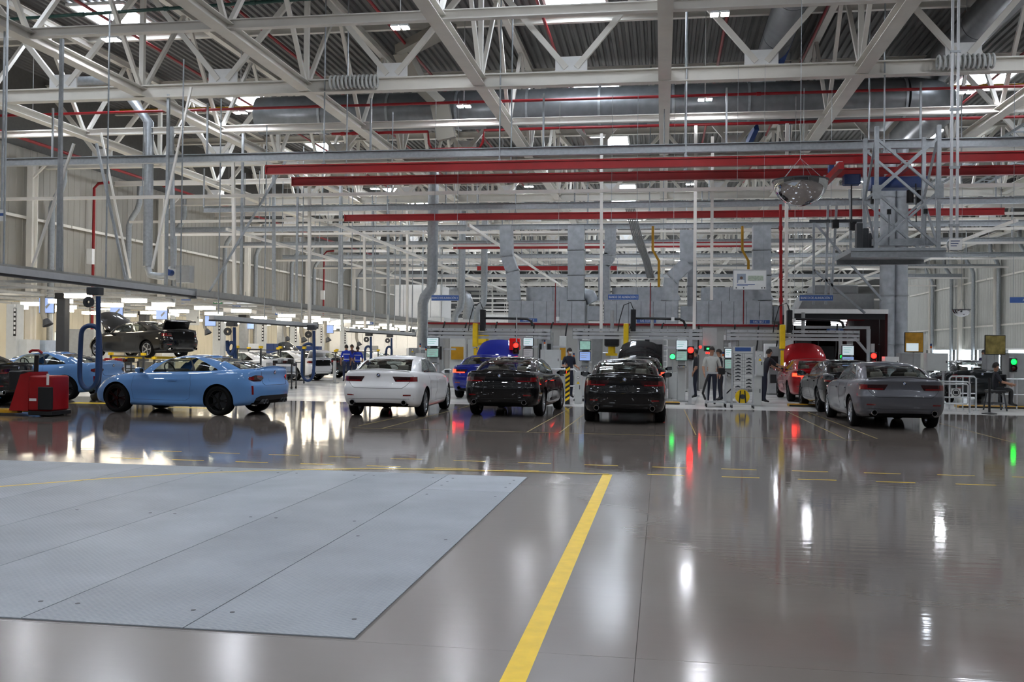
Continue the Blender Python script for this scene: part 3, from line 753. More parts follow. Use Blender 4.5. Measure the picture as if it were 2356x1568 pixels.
# pendant strut with a white sign
pp = PY(2195, 560, 21)
t = thing('pendant_strut', 'long twin-strip pendant strut with a little white sign at its end', 'pendant', (pp.x, 21, pp.z))
for q in (-.06, .055): member('strip', (q, 0, 0), (q, 0, 8.5), ('b', .05, .04), M_ALU, t)
for q in range(7): MB().box(-.1, .1, -.03, .03, .35 + 1.2 * q, .4 + 1.2 * q).build('clip', M_GALV, t)
MB().tube(arc((0, 0, -.02), .13, 20, 340, 14), .018, 6).build('hook', M_GALV, t)
MB().box(-.11, .14, -.05, -.04, -.14, .10).build('sign_plate', M_WHITE, t)
for q in range(3): MB().box(-.08, .10 - .03 * q, -.052, -.05, .04 - .05 * q, .055 - .05 * q).build('printed_line', M_BLUE, t)
# white box sign at the frame edge
pp = PY(4, 495, 24)
t = thing('hanging_sign', 'little white sign on a thin rod at the edge above the extraction rail', 'sign', (pp.x, 24, pp.z))
MB().box(-.12, .12, -.01, .01, -.16, .16).build('sign_plate', M_WHITE, t); MB().box(-.08, .08, -.013, -.01, -.02, .06).build('printed_block', M_SIGN, t)
MB().cyl((0, 0, .16), (0, 0, 5.5), .03, 8).build('rod', M_GALV, t)

# blower with its galvanised pipe run
t = thing('blower', 'galvanised extraction pipe dropping to a blower with a blue motor', 'blower', (PY(343, 600, 37).x, 37, PY(343, 620, 37).z))
o = t.location
pl = [PY(165, 187, 37), PY(262, 184, 37), PY(300, 225, 37), PY(343, 283, 37), PY(342, 420, 37), PY(340, 575, 37), PY(340, 612, 37)]
MB().tube([p - o for p in pl], .19, 16).build('pipe', M_GALV, t, 50)
MB().tube([PY(340, 612, 37) - o, PY(345, 632, 37) - o, PY(372, 636, 37) - o, PY(392, 632, 37) - o], .15, 14).build('elbow', M_GALV, t, 50)
c = PY(402, 628, 37) - o
MB().cyl(c + Vector((-.02, -.16, 0)), c + Vector((-.02, .16, 0)), .30, 24).build('fan_casing', M_LGREY, t, 40)
MB().cyl(c + Vector((-.06, -.45, 0)), c + Vector((-.06, -.16, 0)), .13, 16).build('motor', M_BLUE, t, 40)
MB().box(c.x + .15, c.x + .75, c.y - .2, c.y + .2, c.z - .4, c.z + .3).build('filter_box', M_GREY, t)
member('bracket', c + Vector((0, 0, -.3)), c + Vector((0, 0, -1.3)), ('b', .08, .08), M_GALV, t)
# diagonal braces and struts seen in front of the assembly-line wall
for k, (a, b, y) in enumerate((((170, 330), (72, 620), 27), ((222, 330), (292, 655), 29), ((440, 200), (350, 618), 30), ((660, 365), (470, 690), 34), ((232, 305), (300, 640), 36), ((395, 310), (398, 618), 36), ((712, 500), (712, 745), 44), ((785, 525), (787, 752), 50), ((537, 430), (540, 700), 42), ((630, 470), (630, 720), 45), ((838, 548), (840, 755), 55), ((893, 545), (893, 760), 55), ((937, 585), (937, 765), 58), ((140, 180), (142, 630), 26))):
    pa, pb = PY(a[0], a[1], y), PY(b[0], b[1], y)
    if k > 4: pa = pb + (pa - pb) * ((ZB - pb.z) / (pa.z - pb.z))
    tag(member('hanger_strut', pa, pb, ('b', .07 if k in (0, 1, 2, 3, 4, 13) else .14, .07 if k in (0, 1, 2, 3, 4, 13) else .14), M_GALV if k % 2 else M_TIE),
        '%s pale strut hanging down in front of the assembly-line wall, listed from the frame edge' % ORD[k], 'strut', 'struts hanging before the assembly-line wall')

# ================================================================== CARS
def pch(xs, ys, x):
    """monotone cubic interpolation"""
    xs = np.asarray(xs, float); ys = np.asarray(ys, float); x = np.asarray(x, float)
    h = np.diff(xs); d = np.diff(ys) / h; m = np.zeros_like(xs)
    m[0], m[-1] = d[0], d[-1]
    for i in range(1, len(xs) - 1):
        if d[i - 1] * d[i] > 0:
            w1, w2 = 2 * h[i] + h[i - 1], h[i] + 2 * h[i - 1]; m[i] = (w1 + w2) / (w1 / d[i - 1] + w2 / d[i])
    k = np.clip(np.searchsorted(xs, x) - 1, 0, len(h) - 1); t = np.clip((x - xs[k]) / h[k], 0, 1)
    return (2 * t**3 - 3 * t**2 + 1) * ys[k] + (t**3 - 2 * t**2 + t) * h[k] * m[k] + (-2 * t**3 + 3 * t**2) * ys[k + 1] + (t**3 - t**2) * h[k] * m[k + 1]

SEDAN = dict(kink=.20, wb=1.425, tail=-2.49, nose=2.20, wr=.335, ww=.225, rimr=.238, track=.79,
    lev=[0.00, .07, .20, .36, .50, .60, .72, .84, .94, 1.0],
    wid=[.80, .865, .895, .912, .915, .912, .905, .893, .868, .820],
    rear=[.16, .07, .025, .005, 0.0, .03, .055, .055, .045, .075],
    front=[.20, .06, .01, 0.0, .02, .05, .10, .17, .27, .40],
    ztop=([-2.5, -2.1, -1.6, -1.0, 0.0, .9, 1.4, 1.9, 2.2], [1.075, 1.075, 1.06, 1.02, .985, .955, .90, .80, .69]),
    zbot=([-2.5, -2.2, -1.0, 1.2, 2.2], [.34, .27, .19, .19, .22]),
    flare=.018, crown=([-2.5, -2.3, -1.6, 0, 1.0, 1.6, 2.2], [.02, .035, .03, .03, .05, .06, .04]),
    g_rear=([0, .5, .85, 1], [-2.02, -1.60, -1.20, -.86]), g_front=([0, .5, .85, 1], [1.08, .72, .38, .08]),
    g_wid=([0, .3, .6, .85, 1], [.768, .728, .672, .615, .535]), g_z=([0, .3, .6, .85, 1], [0, .35, .67, .90, .985]), roof=1.435,
    side_glass=[(.13, .50), (.545, .985)])
COUPE = dict(SEDAN, kink=.30, wb=1.374, tail=-2.36, nose=2.22, wr=.345, ww=.27, rimr=.25, track=.80,
    wid=[.83, .90, .915, .925, .935, .938, .932, .91, .875, .815],
    ztop=([-2.4, -2.0, -1.5, -.9, 0.0, .9, 1.4, 1.9, 2.22], [1.085, 1.075, 1.05, 1.005, .975, .95, .90, .81, .70]),
    flare=.032, g_rear=([0, .5, .85, 1], [-1.88, -1.45, -1.06, -.74]), g_front=([0, .5, .85, 1], [1.02, .66, .33, .04]), roof=1.40,
    g_wid=([0, .3, .6, .85, 1], [.755, .705, .64, .575, .49]),
    side_glass=[(.10, .40), (.43, .985)])

M_GLASS = glass('tinted_car_glass', (222, 228, 225))
M_UNDER = mat('car_underbody', (10, 10, 11), 0.8, spec=.15)
M_CABIN = mat('car_cabin_trim', (34, 32, 31), 0.7, var=.2)
M_SEAT = mat('grey_seat_upholstery', (120, 112, 104), 0.7)
M_TYRE = mat('tyre_rubber', (11, 11, 12), 0.8, spec=.2)
M_RIMS = mat('silver_rim', (190, 193, 197), 0.25, 0.85)
M_RIMB = mat('black_rim', (9, 9, 10), 0.2, 0.0)
M_TAIL = mat('red_tail_lens', (112, 6, 11), 0.12, coat=1.0)
M_TAILD = mat('smoked_tail_lens', (46, 16, 18), 0.12, coat=1.0)
M_SEAM = mat('panel_gap', (16, 16, 17), 0.7)
M_HEAD = mat('headlamp_lens', (170, 178, 186), 0.08, 0.4, coat=1.0)
def paint(name, rgb, metal=0.0, rough=0.4): return mat(name, rgb, rough, metal, var=.02, scale=2, coat=1.0, coat_rough=.015, spec=.12)
PAINT = {'sky': paint('sky_blue_paint', (100, 145, 200), .0), 'white': paint('alpine_white_paint', (236, 236, 236)), 'black': paint('black_car_paint', (9, 9, 11)),
         'royal': paint('royal_blue_paint', (14, 30, 128), .2), 'red': paint('crimson_paint', (150, 10, 20), .2), 'grey': paint('metallic_grey_paint', (98, 99, 105), .5), 'dark': paint('anthracite_paint', (26, 30, 32), .3)}

def half_plan(spec, n_side=26):
    """half outline: (width fraction, metres from the tail or the nose, zone)"""
    rear = [(0, 0), (.2, .0), (.42, .010), (.62, .030), (.77, .065), (.87, .115), (.935, .18), (.972, .27), (.99, .38), (1.0, .52)]
    front = [(1.0, .80), (.99, .64), (.972, .50), (.94, .37), (.89, .26), (.81, .165), (.69, .09), (.52, .04), (.3, .012), (0, 0)]
    return rear, front
def body_grid(sp):
    rear, front = half_plan(sp); ns = 26
    L = np.linspace(0, 1, 25); lev = sp['lev']; lt = pch(range(len(lev)), lev, np.linspace(0, len(lev) - 1, 25))
    grid = []
    for t in lt:
        W = float(pch(lev, sp['wid'], t)); yr = sp['tail'] + float(pch(lev, sp['rear'], t)); yf = sp['nose'] - float(pch(lev, sp['front'], t))
        row = []
        pr = pch(np.arange(len(rear)), [p[0] for p in rear], np.linspace(0, len(rear) - 1, 19)); qr = pch(np.arange(len(rear)), [p[1] for p in rear], np.linspace(0, len(rear) - 1, 19))
        pf = pch(np.arange(len(front)), [p[0] for p in front], np.linspace(0, len(front) - 1, 19)); qf = pch(np.arange(len(front)), [p[1] for p in front], np.linspace(0, len(front) - 1, 19))
        pts = [(a * W * .975, yr + b) for a, b in zip(pr, qr)]
        ya, yb = pts[-1][1], yf - qf[0]
        for k in range(1, ns): 
            f = k / ns; pts.append((W * (.975 + .025 * math.sin(min(1, f * 3) * math.pi / 2)) if f < .34 else W, ya + (yb - ya) * f))
        pts += [(a * W, yf - b) for a, b in zip(pf, qf)]
        for x, y in pts:
            zb = float(pch(*sp['zbot'], y)); zt = float(pch(*sp['ztop'], y)); z = zb + t * (zt - zb)
            if x > .6:
                fl = math.exp(-((y - sp['wb']) / .42) ** 2) + math.exp(-((y + sp['wb']) / .45) ** 2)
                x += sp['flare'] * fl * math.exp(-((t - .5) / .3) ** 2)
                dr = max(0, 1 - ((y + .05) / 1.05) ** 2); x -= .030 * dr * math.exp(-((t - .30) / .14) ** 2)      # door hollow
                x += .010 * dr * math.exp(-((t - .07) / .07) ** 2)
                x += .012 * math.exp(-((t - .80) / .045) ** 2) * max(0, 1 - abs(y) / 2.2)                      # shoulder crease
            row.append((x, y, z))
        grid.append(row)
    return grid
def evalmesh(o):
    dg = bpy.context.evaluated_depsgraph_get(); ev = o.evaluated_get(dg)
    return bpy.data.meshes.new_from_object(ev)
def car_body(sp, name):
    g = body_grid(sp); nl, nh = len(g), len(g[0])
    vs = []; idx = {}
    def vid(p):
        k = (round(p[0], 5), round(p[1], 5), round(p[2], 5))
        if k not in idx: idx[k] = len(vs); vs.append(p)
        return idx[k]
    fs, mi = [], []
    def face(ps, m):
        ids = []
        for p in ps:
            i = vid(p)
            if not ids or ids[-1] != i: ids.append(i)
        if len(ids) > 1 and ids[0] == ids[-1]: ids.pop()
        if len(ids) > 2: fs.append(tuple(ids)); mi.append(m)
    mir = lambda p: (-p[0], p[1], p[2])
    for j in range(nl - 1):
        for i in range(nh - 1):
            q = [g[j][i], g[j][i + 1], g[j + 1][i + 1], g[j + 1][i]]
            zc = q[0][2]; yc = q[0][1]
            m = 0
            if yc < sp['tail'] + .5 and zc < (.335 if sp is SEDAN else .46) and abs(q[0][0]) < (.62 if sp is SEDAN else .70) and j < 4: m = 1
            face(q, m); face([mir(p) for p in reversed(q)], m)
    sx = [1, .985, .93, .8, .6, .4, .2, 0]
    def deck(p, s, up):
        cr = float(pch(*sp['crown'], p[1])) if up else 0.0
        return (p[0] * s, p[1], p[2] + cr * (1 - s ** 2.5) * min(1, abs(p[0]) / .35))
    for up, row in ((True, g[-1]), (False, g[0])):
        for i in range(nh - 1):
            for a, b in zip(sx[:-1], sx[1:]):
                q = [deck(row[i], a, up), deck(row[i + 1], a, up), deck(row[i + 1], b, up), deck(row[i], b, up)]
                if not up: q = q[::-1]
                ym = (q[0][1] + q[1][1]) / 2
                m = 0 if up else 1
                if up and a < .99 and -1.9 < ym < .92 and a <= .86: m = 1
                face(q, m); face([mir(p) for p in reversed(q)], m)
    me = bpy.data.meshes.new(name); me.from_pydata(vs, [], fs)
    me.materials.append(PAINT['white']); me.materials.append(M_UNDER)
    me.polygons.foreach_set('material_index', mi); me.update()
    bm = bmesh.new(); bm.from_mesh(me); bmesh.ops.remove_doubles(bm, verts=bm.verts, dist=1e-4); bmesh.ops.recalc_face_normals(bm, faces=bm.faces); bm.to_mesh(me); bm.free()
    o = bpy.data.objects.new(name, me); COL.objects.link(o)
    cutters = []
    for s in (-1, 1):
        for y in (-sp['wb'], sp['wb']):
            c = MB().cyl((s * .52, y, sp['wr']), (s * 1.2, y, sp['wr']), sp['wr'] + .045, 40)
            cm = c.mesh('cutter', M_UNDER); bmc = bmesh.new(); bmc.from_mesh(cm); bmesh.ops.recalc_face_normals(bmc, faces=bmc.faces); bmc.to_mesh(cm); bmc.free()
            co = bpy.data.objects.new('cutter', cm); COL.objects.link(co); cutters.append(co)
            md = o.modifiers.new('b', 'BOOLEAN'); md.operation = 'DIFFERENCE'; md.object = co; md.solver = 'EXACT'; md.material_mode = 'TRANSFER'
    bpy.context.view_layer.update()
    m2 = evalmesh(o)
    for c in cutters: bpy.data.objects.remove(c)
    bpy.data.objects.remove(o)
    m2.polygons.foreach_set('use_smooth', [True] * len(m2.polygons)); m2.set_sharp_from_angle(angle=RD(38))
    return m2
def greenhouse(sp):
    """-> dict of mesh builders: shell (painted roof and pillars), windows"""
    rear = [(0, 0, 'R'), (.25, .0, 'R'), (.5, .012, 'R'), (.68, .030, 'R'), (.80, .060, 'R'), (.835, .075, 'r'), (.90, .12, 'c'), (.955, .19, 'c'), (.985, .27, 'c'), (1.0, .38, 'c')]
    front = [(1.0, .46, 'a'), (.975, .32, 'a'), (.945, .24, 'a'), (.91, .18, 'F'), (.80, .10, 'F'), (.6, .045, 'F'), (.35, .012, 'F'), (0, 0, 'F')]
    fsides = sorted(set([i / 22 for i in range(1, 22)] + [q for s in sp['side_glass'] for q in s]))
    ts = [0, .05, .12, .2, .3, .4, .5, .6, .7, .78, .85, .89, .94, 1.0]
    cols = []
    for a in rear: cols.append(('r', a))
    for f in fsides: cols.append(('s', f))
    for a in front: cols.append(('f', a))
    def pt(t, c):
        W = float(pch(*sp['g_wid'], t)); yr = float(pch(*sp['g_rear'], t)); yf = float(pch(*sp['g_front'], t)); zz = float(pch(*sp['g_z'], t))
        kt = 1 - .6 * t
        if c[0] == 'r': x, y = c[1][0] * W, yr + c[1][1] * kt
        elif c[0] == 'f': x, y = c[1][0] * W, yf - c[1][1] * kt
        elif True:
            ff = c[1] + sp['kink'] * max(0, (t - .12) / .75) ** 1.6 * (1 - c[1]) ** 3 if t < .9 else c[1] + sp['kink'] * (1 - c[1]) ** 3
            c = (c[0], ff)
            x, y = W, (yr + .38 * kt) + ((yf - .46 * kt) - (yr + .38 * kt)) * c[1]
        y0 = y
        zb = float(pch(*sp['ztop'], y)) - .025 + (.03 if abs(x) < .7 else .0)
        zb = float(pch(*sp['ztop'], min(max(yr, -1.9), yf) if c[0] == 'r' else y)) - .01
        ztp = sp['roof'] - .035
        return (x, y, zb + zz * (ztp - zb) - .045 * t ** 1.5 * ((y + .40) / .55) ** 2 * (1 if abs(y + .4) < .9 else 0))
    P = [[pt(t, c) for c in cols] for t in ts]
    mir = lambda p: (-p[0], p[1], p[2])
    out = {'shell': MB(), 'rear_window': MB(), 'windscreen': MB(), 'pillar': MB()}
    for q in range(len(sp['side_glass'])): out['sg%d+' % q] = MB(); out['sg%d-' % q] = MB()
    def quad(key, q, both=True):
        fl = [(mir(p)) for p in reversed(q)]
        if key.startswith('sg'):
            out[key + '+'].add(q, [(0, 1, 2, 3)]); out[key + '-'].add(fl, [(0, 1, 2, 3)])
        else:
            out[key].add(q, [(0, 1, 2, 3)]); out[key].add(fl, [(0, 1, 2, 3)])
    for j in range(len(ts) - 1):
        for i in range(len(cols) - 1):
            q = [P[j][i], P[j][i + 1], P[j + 1][i + 1], P[j + 1][i]]
            tm = (ts[j] + ts[j + 1]) / 2; c, d = cols[i], cols[i + 1]; key = 'shell'
            if c[0] == 'r' and d[0] == 'r' and c[1][2] == 'R' and .02 < tm < .93: key = 'rear_window'
            elif c[0] == 'f' and c[1][2] == 'F' and .02 < tm < .93: key = 'windscreen'
            elif (c[0] == 's' or d[0] == 's'):
                fm = ((c[1] if c[0] == 's' else 0) + (d[1] if d[0] == 's' else 1)) / 2
                for qi, (a, b) in enumerate(sp['side_glass']):
                    if a < fm < b and .05 < tm < .87: key = 'sg%d' % qi
                lo, hi = sp['side_glass'][0][0], sp['side_glass'][-1][1]
                if key == 'shell' and lo < fm < hi and .05 < tm < .87: key = 'pillar'
            quad(key, q)
    # roof cap
    top = P[-1]; sxs = [1, .9, .75, .5, .25, 0]
    def rp(p, s): 
        yc = -.35; k = 1 - s ** 2.2
        return (p[0] * s, p[1], p[2] + .035 * k * max(0, 1 - ((p[1] - yc) / .95) ** 4))
    for i in range(len(cols) - 1):
        for a, b in zip(sxs[:-1], sxs[1:]): quad('shell', [rp(top[i], a), rp(top[i + 1], a), rp(top[i + 1], b), rp(top[i], b)])
    return out
def fix(mb, name, mats, sm=40):
    me = mb.mesh(name, mats); bm = bmesh.new(); bm.from_mesh(me)
    bmesh.ops.remove_doubles(bm, verts=bm.verts, dist=2e-4)
    bmesh.ops.dissolve_degenerate(bm, edges=bm.edges, dist=1e-4); bmesh.ops.recalc_face_normals(bm, faces=bm.faces); bm.to_mesh(me); bm.free()
    me.polygons.foreach_set('use_smooth', [True] * len(me.polygons)); me.set_sharp_from_angle(angle=RD(sm)); return me
def bvh_of(me):
    bm = bmesh.new(); bm.from_mesh(me); b = BVHTree.FromBMesh(bm); bm.free(); return b
def project(bvh, p, d):
    h = bvh.ray_cast(Vector(p), Vector(d).normalized())
    return (h[0], h[1]) if h[0] is not None else (Vector(p) + Vector(d).normalized() * 1.0, -Vector(d).normalized())
def patch(bvh, top, bot, rows, d, off=.006, thick=.012):
    """a lens or trim piece moulded onto the body between two curves"""
    mb = MB(); n = len(top); G = []
    for r in range(rows + 1):
        f = r / rows; line = []
        for a, b in zip(top, bot):
            p = Vector(a).lerp(Vector(b), f); h, nn = project(bvh, p, d)
            if nn.dot(Vector(d)) > 0: nn = -nn
            line.append((h + nn * off, h - nn * thick))
        G.append(line)
    fr = [p[0] for l in G for p in l]; bk = [p[1] for l in G for p in l]; k = len(fr)
    fs = []
    for r in range(rows):
        for i in range(n - 1):
            a, b, c, e = r * n + i, r * n + i + 1, (r + 1) * n + i + 1, (r + 1) * n + i
            fs += [(a, b, c, e), (k + e, k + c, k + b, k + a)]
    bd = [i for i in range(n)] + [r * n + n - 1 for r in range(1, rows + 1)] + [rows * n + i for i in range(n - 2, -1, -1)] + [r * n for r in range(rows - 1, 0, -1)]
    for a, b in zip(bd, bd[1:] + bd[:1]): fs.append((b, a, k + a, k + b))
    return mb.add(fr + bk, fs)
def seam(bvh, pts, d, r=.0045, n=8):
    P = []
    for a, b in zip(pts[:-1], pts[1:]):
        for k in range(n): P.append(Vector(a).lerp(Vector(b), k / n))
    P.append(Vector(pts[-1]))
    return MB().tube([project(bvh, p, d)[0] for p in P], r, 5)
def lin(a, b, n): return [Vector(a).lerp(Vector(b), k / (n - 1)) for k in range(n)]
def wheel_mesh(sp, spokes, m):
    R_, W_, r_ = sp['wr'], sp['ww'], sp['rimr']
    Mx = Matrix.Rotation(math.pi / 2, 4, 'Y')
    ty = MB().lathe([(r_, -W_ / 2 + .02), (r_ + .03, -W_ / 2 + .004), (R_ - .04, -W_ / 2), (R_ - .012, -W_ / 2 + .018), (R_, -W_ / 2 + .045), (R_, W_ / 2 - .045), (R_ - .012, W_ / 2 - .018), (R_ - .04, W_ / 2), (r_ + .03, W_ / 2 - .004), (r_, W_ / 2 - .02)], 40, Mx)
    tm = ty.mesh('tyre', M_TYRE, 50)
    rim = MB(); rim.lathe([(r_ + .002, W_ / 2 - .018), (r_ - .012, W_ / 2 - .022), (r_ - .03, W_ / 2 - .07), (r_ - .045, -W_ / 2 + .03), (r_ + .002, -W_ / 2 + .02)], 40, Mx)
    rim.lathe([(.0001, .02), (r_ - .05, .0)], 24, Mx, 1)
    xo = W_ / 2 - .03
    for k in range(spokes):
        a = 2 * math.pi * k / spokes; u = Vector((0, math.cos(a), math.sin(a)))
        for tw in ((-.055, .055) if spokes <= 7 else (0,)):
            v = Vector((0, math.cos(a + tw * 2.2), math.sin(a + tw * 2.2)))
            rim.bar(Vector((xo - .012, 0, 0)) + u * .04, Vector((xo - .004, 0, 0)) + v * (r_ - .012), .026 if spokes > 7 else .022, .024)
    rim.cyl((xo - .04, 0, 0), (xo + .004, 0, 0), .048, 16)
    return tm, rim.mesh('rim', [m, M_DKGREY], 40)

def car_kit(sp, kind):
    """all meshes of one car type, shared by every car of that type"""
    K = {}; body = car_body(sp, 'body'); K['body'] = body; bv = bvh_of(body)
    gh = greenhouse(sp)
    K['shell'] = fix(gh['shell'], 'roof', PAINT['white']); K['pillar'] = fix(gh['pillar'], 'window_pillar', M_BLACK)
    K['rear_window'] = fix(gh['rear_window'], 'rear_window', M_GLASS); K['windscreen'] = fix(gh['windscreen'], 'windscreen', M_GLASS)
    K['side'] = [fix(gh[k], 'side_window', M_GLASS) for k in sorted(gh) if k.startswith('sg')]
    t0 = sp['tail']; parts = []      # (name, mesh, role)
    far = t0 - 1.0; dR = (0, 1, 0)
    for s in (-1, 1):
        dC = Vector((-s * .55, 1, 0))
        def rp(x, z):      # a start point such that the slanted ray meets the rear corner
            return Vector((s * x + s * .55 * 1.2, t0 - 1.2, z))
        if kind == 'sedan':
            n = 12; xs_ = np.linspace(.36, 1.02, n)
            top = [rp(x, .955 - .012 * (x - .36)) for x in xs_]; bot = [rp(max(x, .43) if x < .45 else x, .835 + .006 * x) for x in xs_]
            parts.append(('tail_lamp', patch(bv, top, bot, 4, dC).mesh('tail_lamp', M_TAILD, 40), 'tail'))
            xs2 = np.linspace(.46, .80, 8); t2 = [rp(x, .872) for x in xs2]; b2 = [rp(x, .842) for x in xs2]
            parts.append(('light_bar', patch(bv, t2, b2, 1, dC, .009).mesh('light_bar', M_TAIL, 40), 'tailsub'))
            xs2 = np.linspace(.80, 1.0, 6); t2 = [rp(x, .948) for x in xs2]; b2 = [rp(x, .842) for x in xs2]
            parts.append(('light_bar', patch(bv, t2, b2, 3, dC, .009).mesh('light_bar', M_TAIL, 40), 'tailsub'))
            xs2 = np.linspace(.60, .80, 6); parts.append(('reflector', patch(bv, [rp(x, .545) for x in xs2], [rp(x, .515) for x in xs2], 1, dC, .006).mesh('reflector', M_TAIL, 40), ''))
            ex = MB(); ex.lathe([(.047, .03), (.048, -.008), (.058, -.008), (.060, .0), (.060, .2)], 20, Matrix.Translation((s * .60, t0 + .015, .365)) @ Matrix.Rotation(-math.pi / 2, 4, 'X'))
            parts.append(('exhaust_tip', ex.mesh('exhaust_tip', M_CHROME, 40), ''))
            parts.append(('exhaust_bore', MB().cyl((s * .60, t0 + .01, .365), (s * .60, t0 + .04, .365), .0475, 16).mesh('exhaust_bore', mat('exhaust_bore_shade', (4, 4, 4), 0.9, spec=0.0)), ''))  # flat black disc paints in the shade inside the tailpipe
        else:
            xs_ = np.linspace(.52, .98, 9)
            zt = np.interp(xs_, [.52, .60, .80, .98], [.90, .935, .945, .885]); zb = np.interp(xs_, [.52, .62, .88, .98], [.865, .80, .80, .845])
            parts.append(('tail_lamp', patch(bv, [rp(x, z) for x, z in zip(xs_, zt)], [rp(x, z) for x, z in zip(xs_, zb)], 4, dC).mesh('tail_lamp', M_TAILD, 40), 'tail'))
            xs2 = np.linspace(.84, .97, 5); parts.append(('light_bar', patch(bv, [rp(x, .905) for x in xs2], [rp(x, .83) for x in xs2], 2, dC, .009).mesh('light_bar', M_TAIL, 40), 'tailsub'))
            parts.append(('light_bar', patch(bv, [rp(x, .93) for x in np.linspace(.58, .74, 5)], [rp(x, .895) for x in np.linspace(.56, .74, 5)], 1, dC, .009).mesh('light_bar', M_TAIL, 40), 'tailsub'))
            xs2 = np.linspace(.88, .93, 3); parts.append(('reflector', patch(bv, [rp(x, .70) for x in xs2], [rp(x - .02, .50) for x in xs2], 3, dC, .008).mesh('reflector', M_TAIL, 40), ''))
            for q in (.36, .50):
                ex = MB(); ex.lathe([(.03, 0), (.05, -.01), (.054, .0), (.054, .2), (.045, .2), (.042, .01)], 20, Matrix.Translation((s * q, t0 + .03, .33)) @ Matrix.Rotation(-math.pi / 2, 4, 'X'))
                parts.append(('exhaust_tip', ex.mesh('exhaust_tip', M_DKGREY, 40), ''))
        # door handle, mirror, seams
        dS = (-s, 0, 0)
        def sp_(y, z): return Vector((s * 2.0, y, z))
        dh = [(-.55, .80)] if kind == 'coupe' else [(-.95, .845), (.08, .83)]
        if kind == 'coupe': dh = [(-.28, .815)]
        for y, z in dh:
            parts.append(('door_handle', patch(bv, [sp_(y + q, z) for q in np.linspace(0, .2, 5)], [sp_(y + q, z - .03) for q in np.linspace(0, .2, 5)], 1, dS, .022, .0).mesh('door_handle', PAINT['white'], 40), 'paint'))
        dl = [[(-1.02, .98), (-.98, .75), (-.90, .55), (-.78, .36)], [(-.16, .985), (-.16, .6), (-.18, .33)], [(.93, .93), (.98, .6), (.92, .34)], [(-.78, .33), (.92, .33)]] if kind == 'sedan' else \
             [[(-.62, .99), (-.66, .7), (-.60, .38), (-.5, .33)], [(.90, .93), (.94, .6), (.90, .34)], [(-.5, .33), (.9, .33)]]
        for l in dl: parts.append(('door_gap', seam(bv, [sp_(*p) for p in l], dS, .0026).mesh('door_gap', M_SEAM, 60), ''))
        mr = MB(); cy = .66
        mr.rings([[Vector((s * (.86 + w_ * .26), cy + .02 + dy * sc_ - .02 * w_, 1.005 + dz * sc_ + .02 * w_)) for dy, dz in ((-.06, -.05), (.0, -.07), (.07, -.05), (.09, .0), (.06, .055), (0, .07), (-.06, .055))] for w_, sc_ in ((0.0, .35), (.22, .75), (.3, 1.0), (.75, 1.0), (1.0, .6))], True)
        parts.append(('side_mirror', mr.mesh('side_mirror', PAINT['white'], 50), 'paint'))
        mg = MB().add([(s * .945, cy - .055, .965), (s * 1.08, cy - .06, .97), (s * 1.085, cy - .055, 1.06), (s * .945, cy - .052, 1.06)], [(0, 1, 2, 3)] if s < 0 else [(3, 2, 1, 0)])
        parts.append(('mirror_glass', mg.mesh('mirror_glass', M_CHROME), ''))
        # headlamp
        hx = Vector((s * 1.6, 3.2, .68)); 
        hp = [Vector((s * (q + .8), 3.4, 0)) for q in np.linspace(.48, .84, 7)]
        parts.append(('headlamp', patch(bv, [p + Vector((0, 0, .70)) for p in hp], [p + Vector((0, 0, .60)) for p in hp], 2, (-s * .8, -1.3, 0), .004).mesh('headlamp', M_HEAD, 40), ''))
        # black side glass surround is part of the pillar mesh
    # trunk gap, badge, plate recess
    zt = .905 if kind == 'sedan' else .93
    w2 = .60 if kind == 'sedan' else .52
    zl = .69 if kind == 'sedan' else .71
    pts = [(-.78, .965), (-.70, .82), (-w2 - .03, zl + .05), (-w2 + .05, zl), (w2 - .05, zl), (w2 + .03, zl + .05), (.70, .82), (.78, .965)]
    if kind == 'coupe': pts = [(-.56, 1.04), (-.53, .85), (-w2, zl + .03), (-w2 + .06, zl), (w2 - .06, zl), (w2, zl + .03), (.53, .85), (.56, 1.04)]
    parts.append(('trunk_gap', seam(bv, [Vector((x, far, z)) for x, z in pts], dR, .005, 6).mesh('trunk_gap', M_SEAM, 60), ''))
    if kind == 'sedan':
        parts.append(('bumper_line', seam(bv, [Vector((x, far, .445)) for x in (-.8, -.4, 0, .4, .8)], dR, .004, 4).mesh('bumper_line', M_SEAM, 60), ''))
    lip = [project(bv, (x, t0 + .03, 2), (0, 0, -1))[0] for x in np.linspace(-.70, .70, 15)]
    sp_m = MB(); rr = []
    for i, p in enumerate(lip):
        h_ = (.028 if kind == 'sedan' else .045) * (1 - abs(i - 7) / 9); y_ = t0 + .085 + .07 * (abs(p.x) / .7) ** 3
        z_ = project(bv, (p.x, y_ + .05, 2), (0, 0, -1))[0].z
        rr.append([Vector((p.x, y_ + .16, z_ - .012)), Vector((p.x, y_ + .02, z_ + h_)), Vector((p.x, y_ - .015, z_ + h_ - .006)), Vector((p.x, y_ + .0, z_ - .03))])
    sp_m.rings(rr, True); parts.append(('spoiler_lip', sp_m.mesh('spoiler_lip', PAINT['white'], 60), 'paint'))
    bp, bn = project(bv, (0, far, .985 if kind == 'sedan' else 1.0), dR)
    Mb = Matrix.Translation(bp - Vector((0, .004, 0))) @ Matrix.Rotation(math.pi / 2, 4, 'X')
    bd = MB().lathe([(.0001, .006), (.044, .006), (.044, -.01)], 24, Mb); parts.append(('badge', bd.mesh('badge', M_BLACK, 40), ''))
    rg = MB().lathe([(.038, .007), (.044, .008), (.044, .004)], 24, Mb)
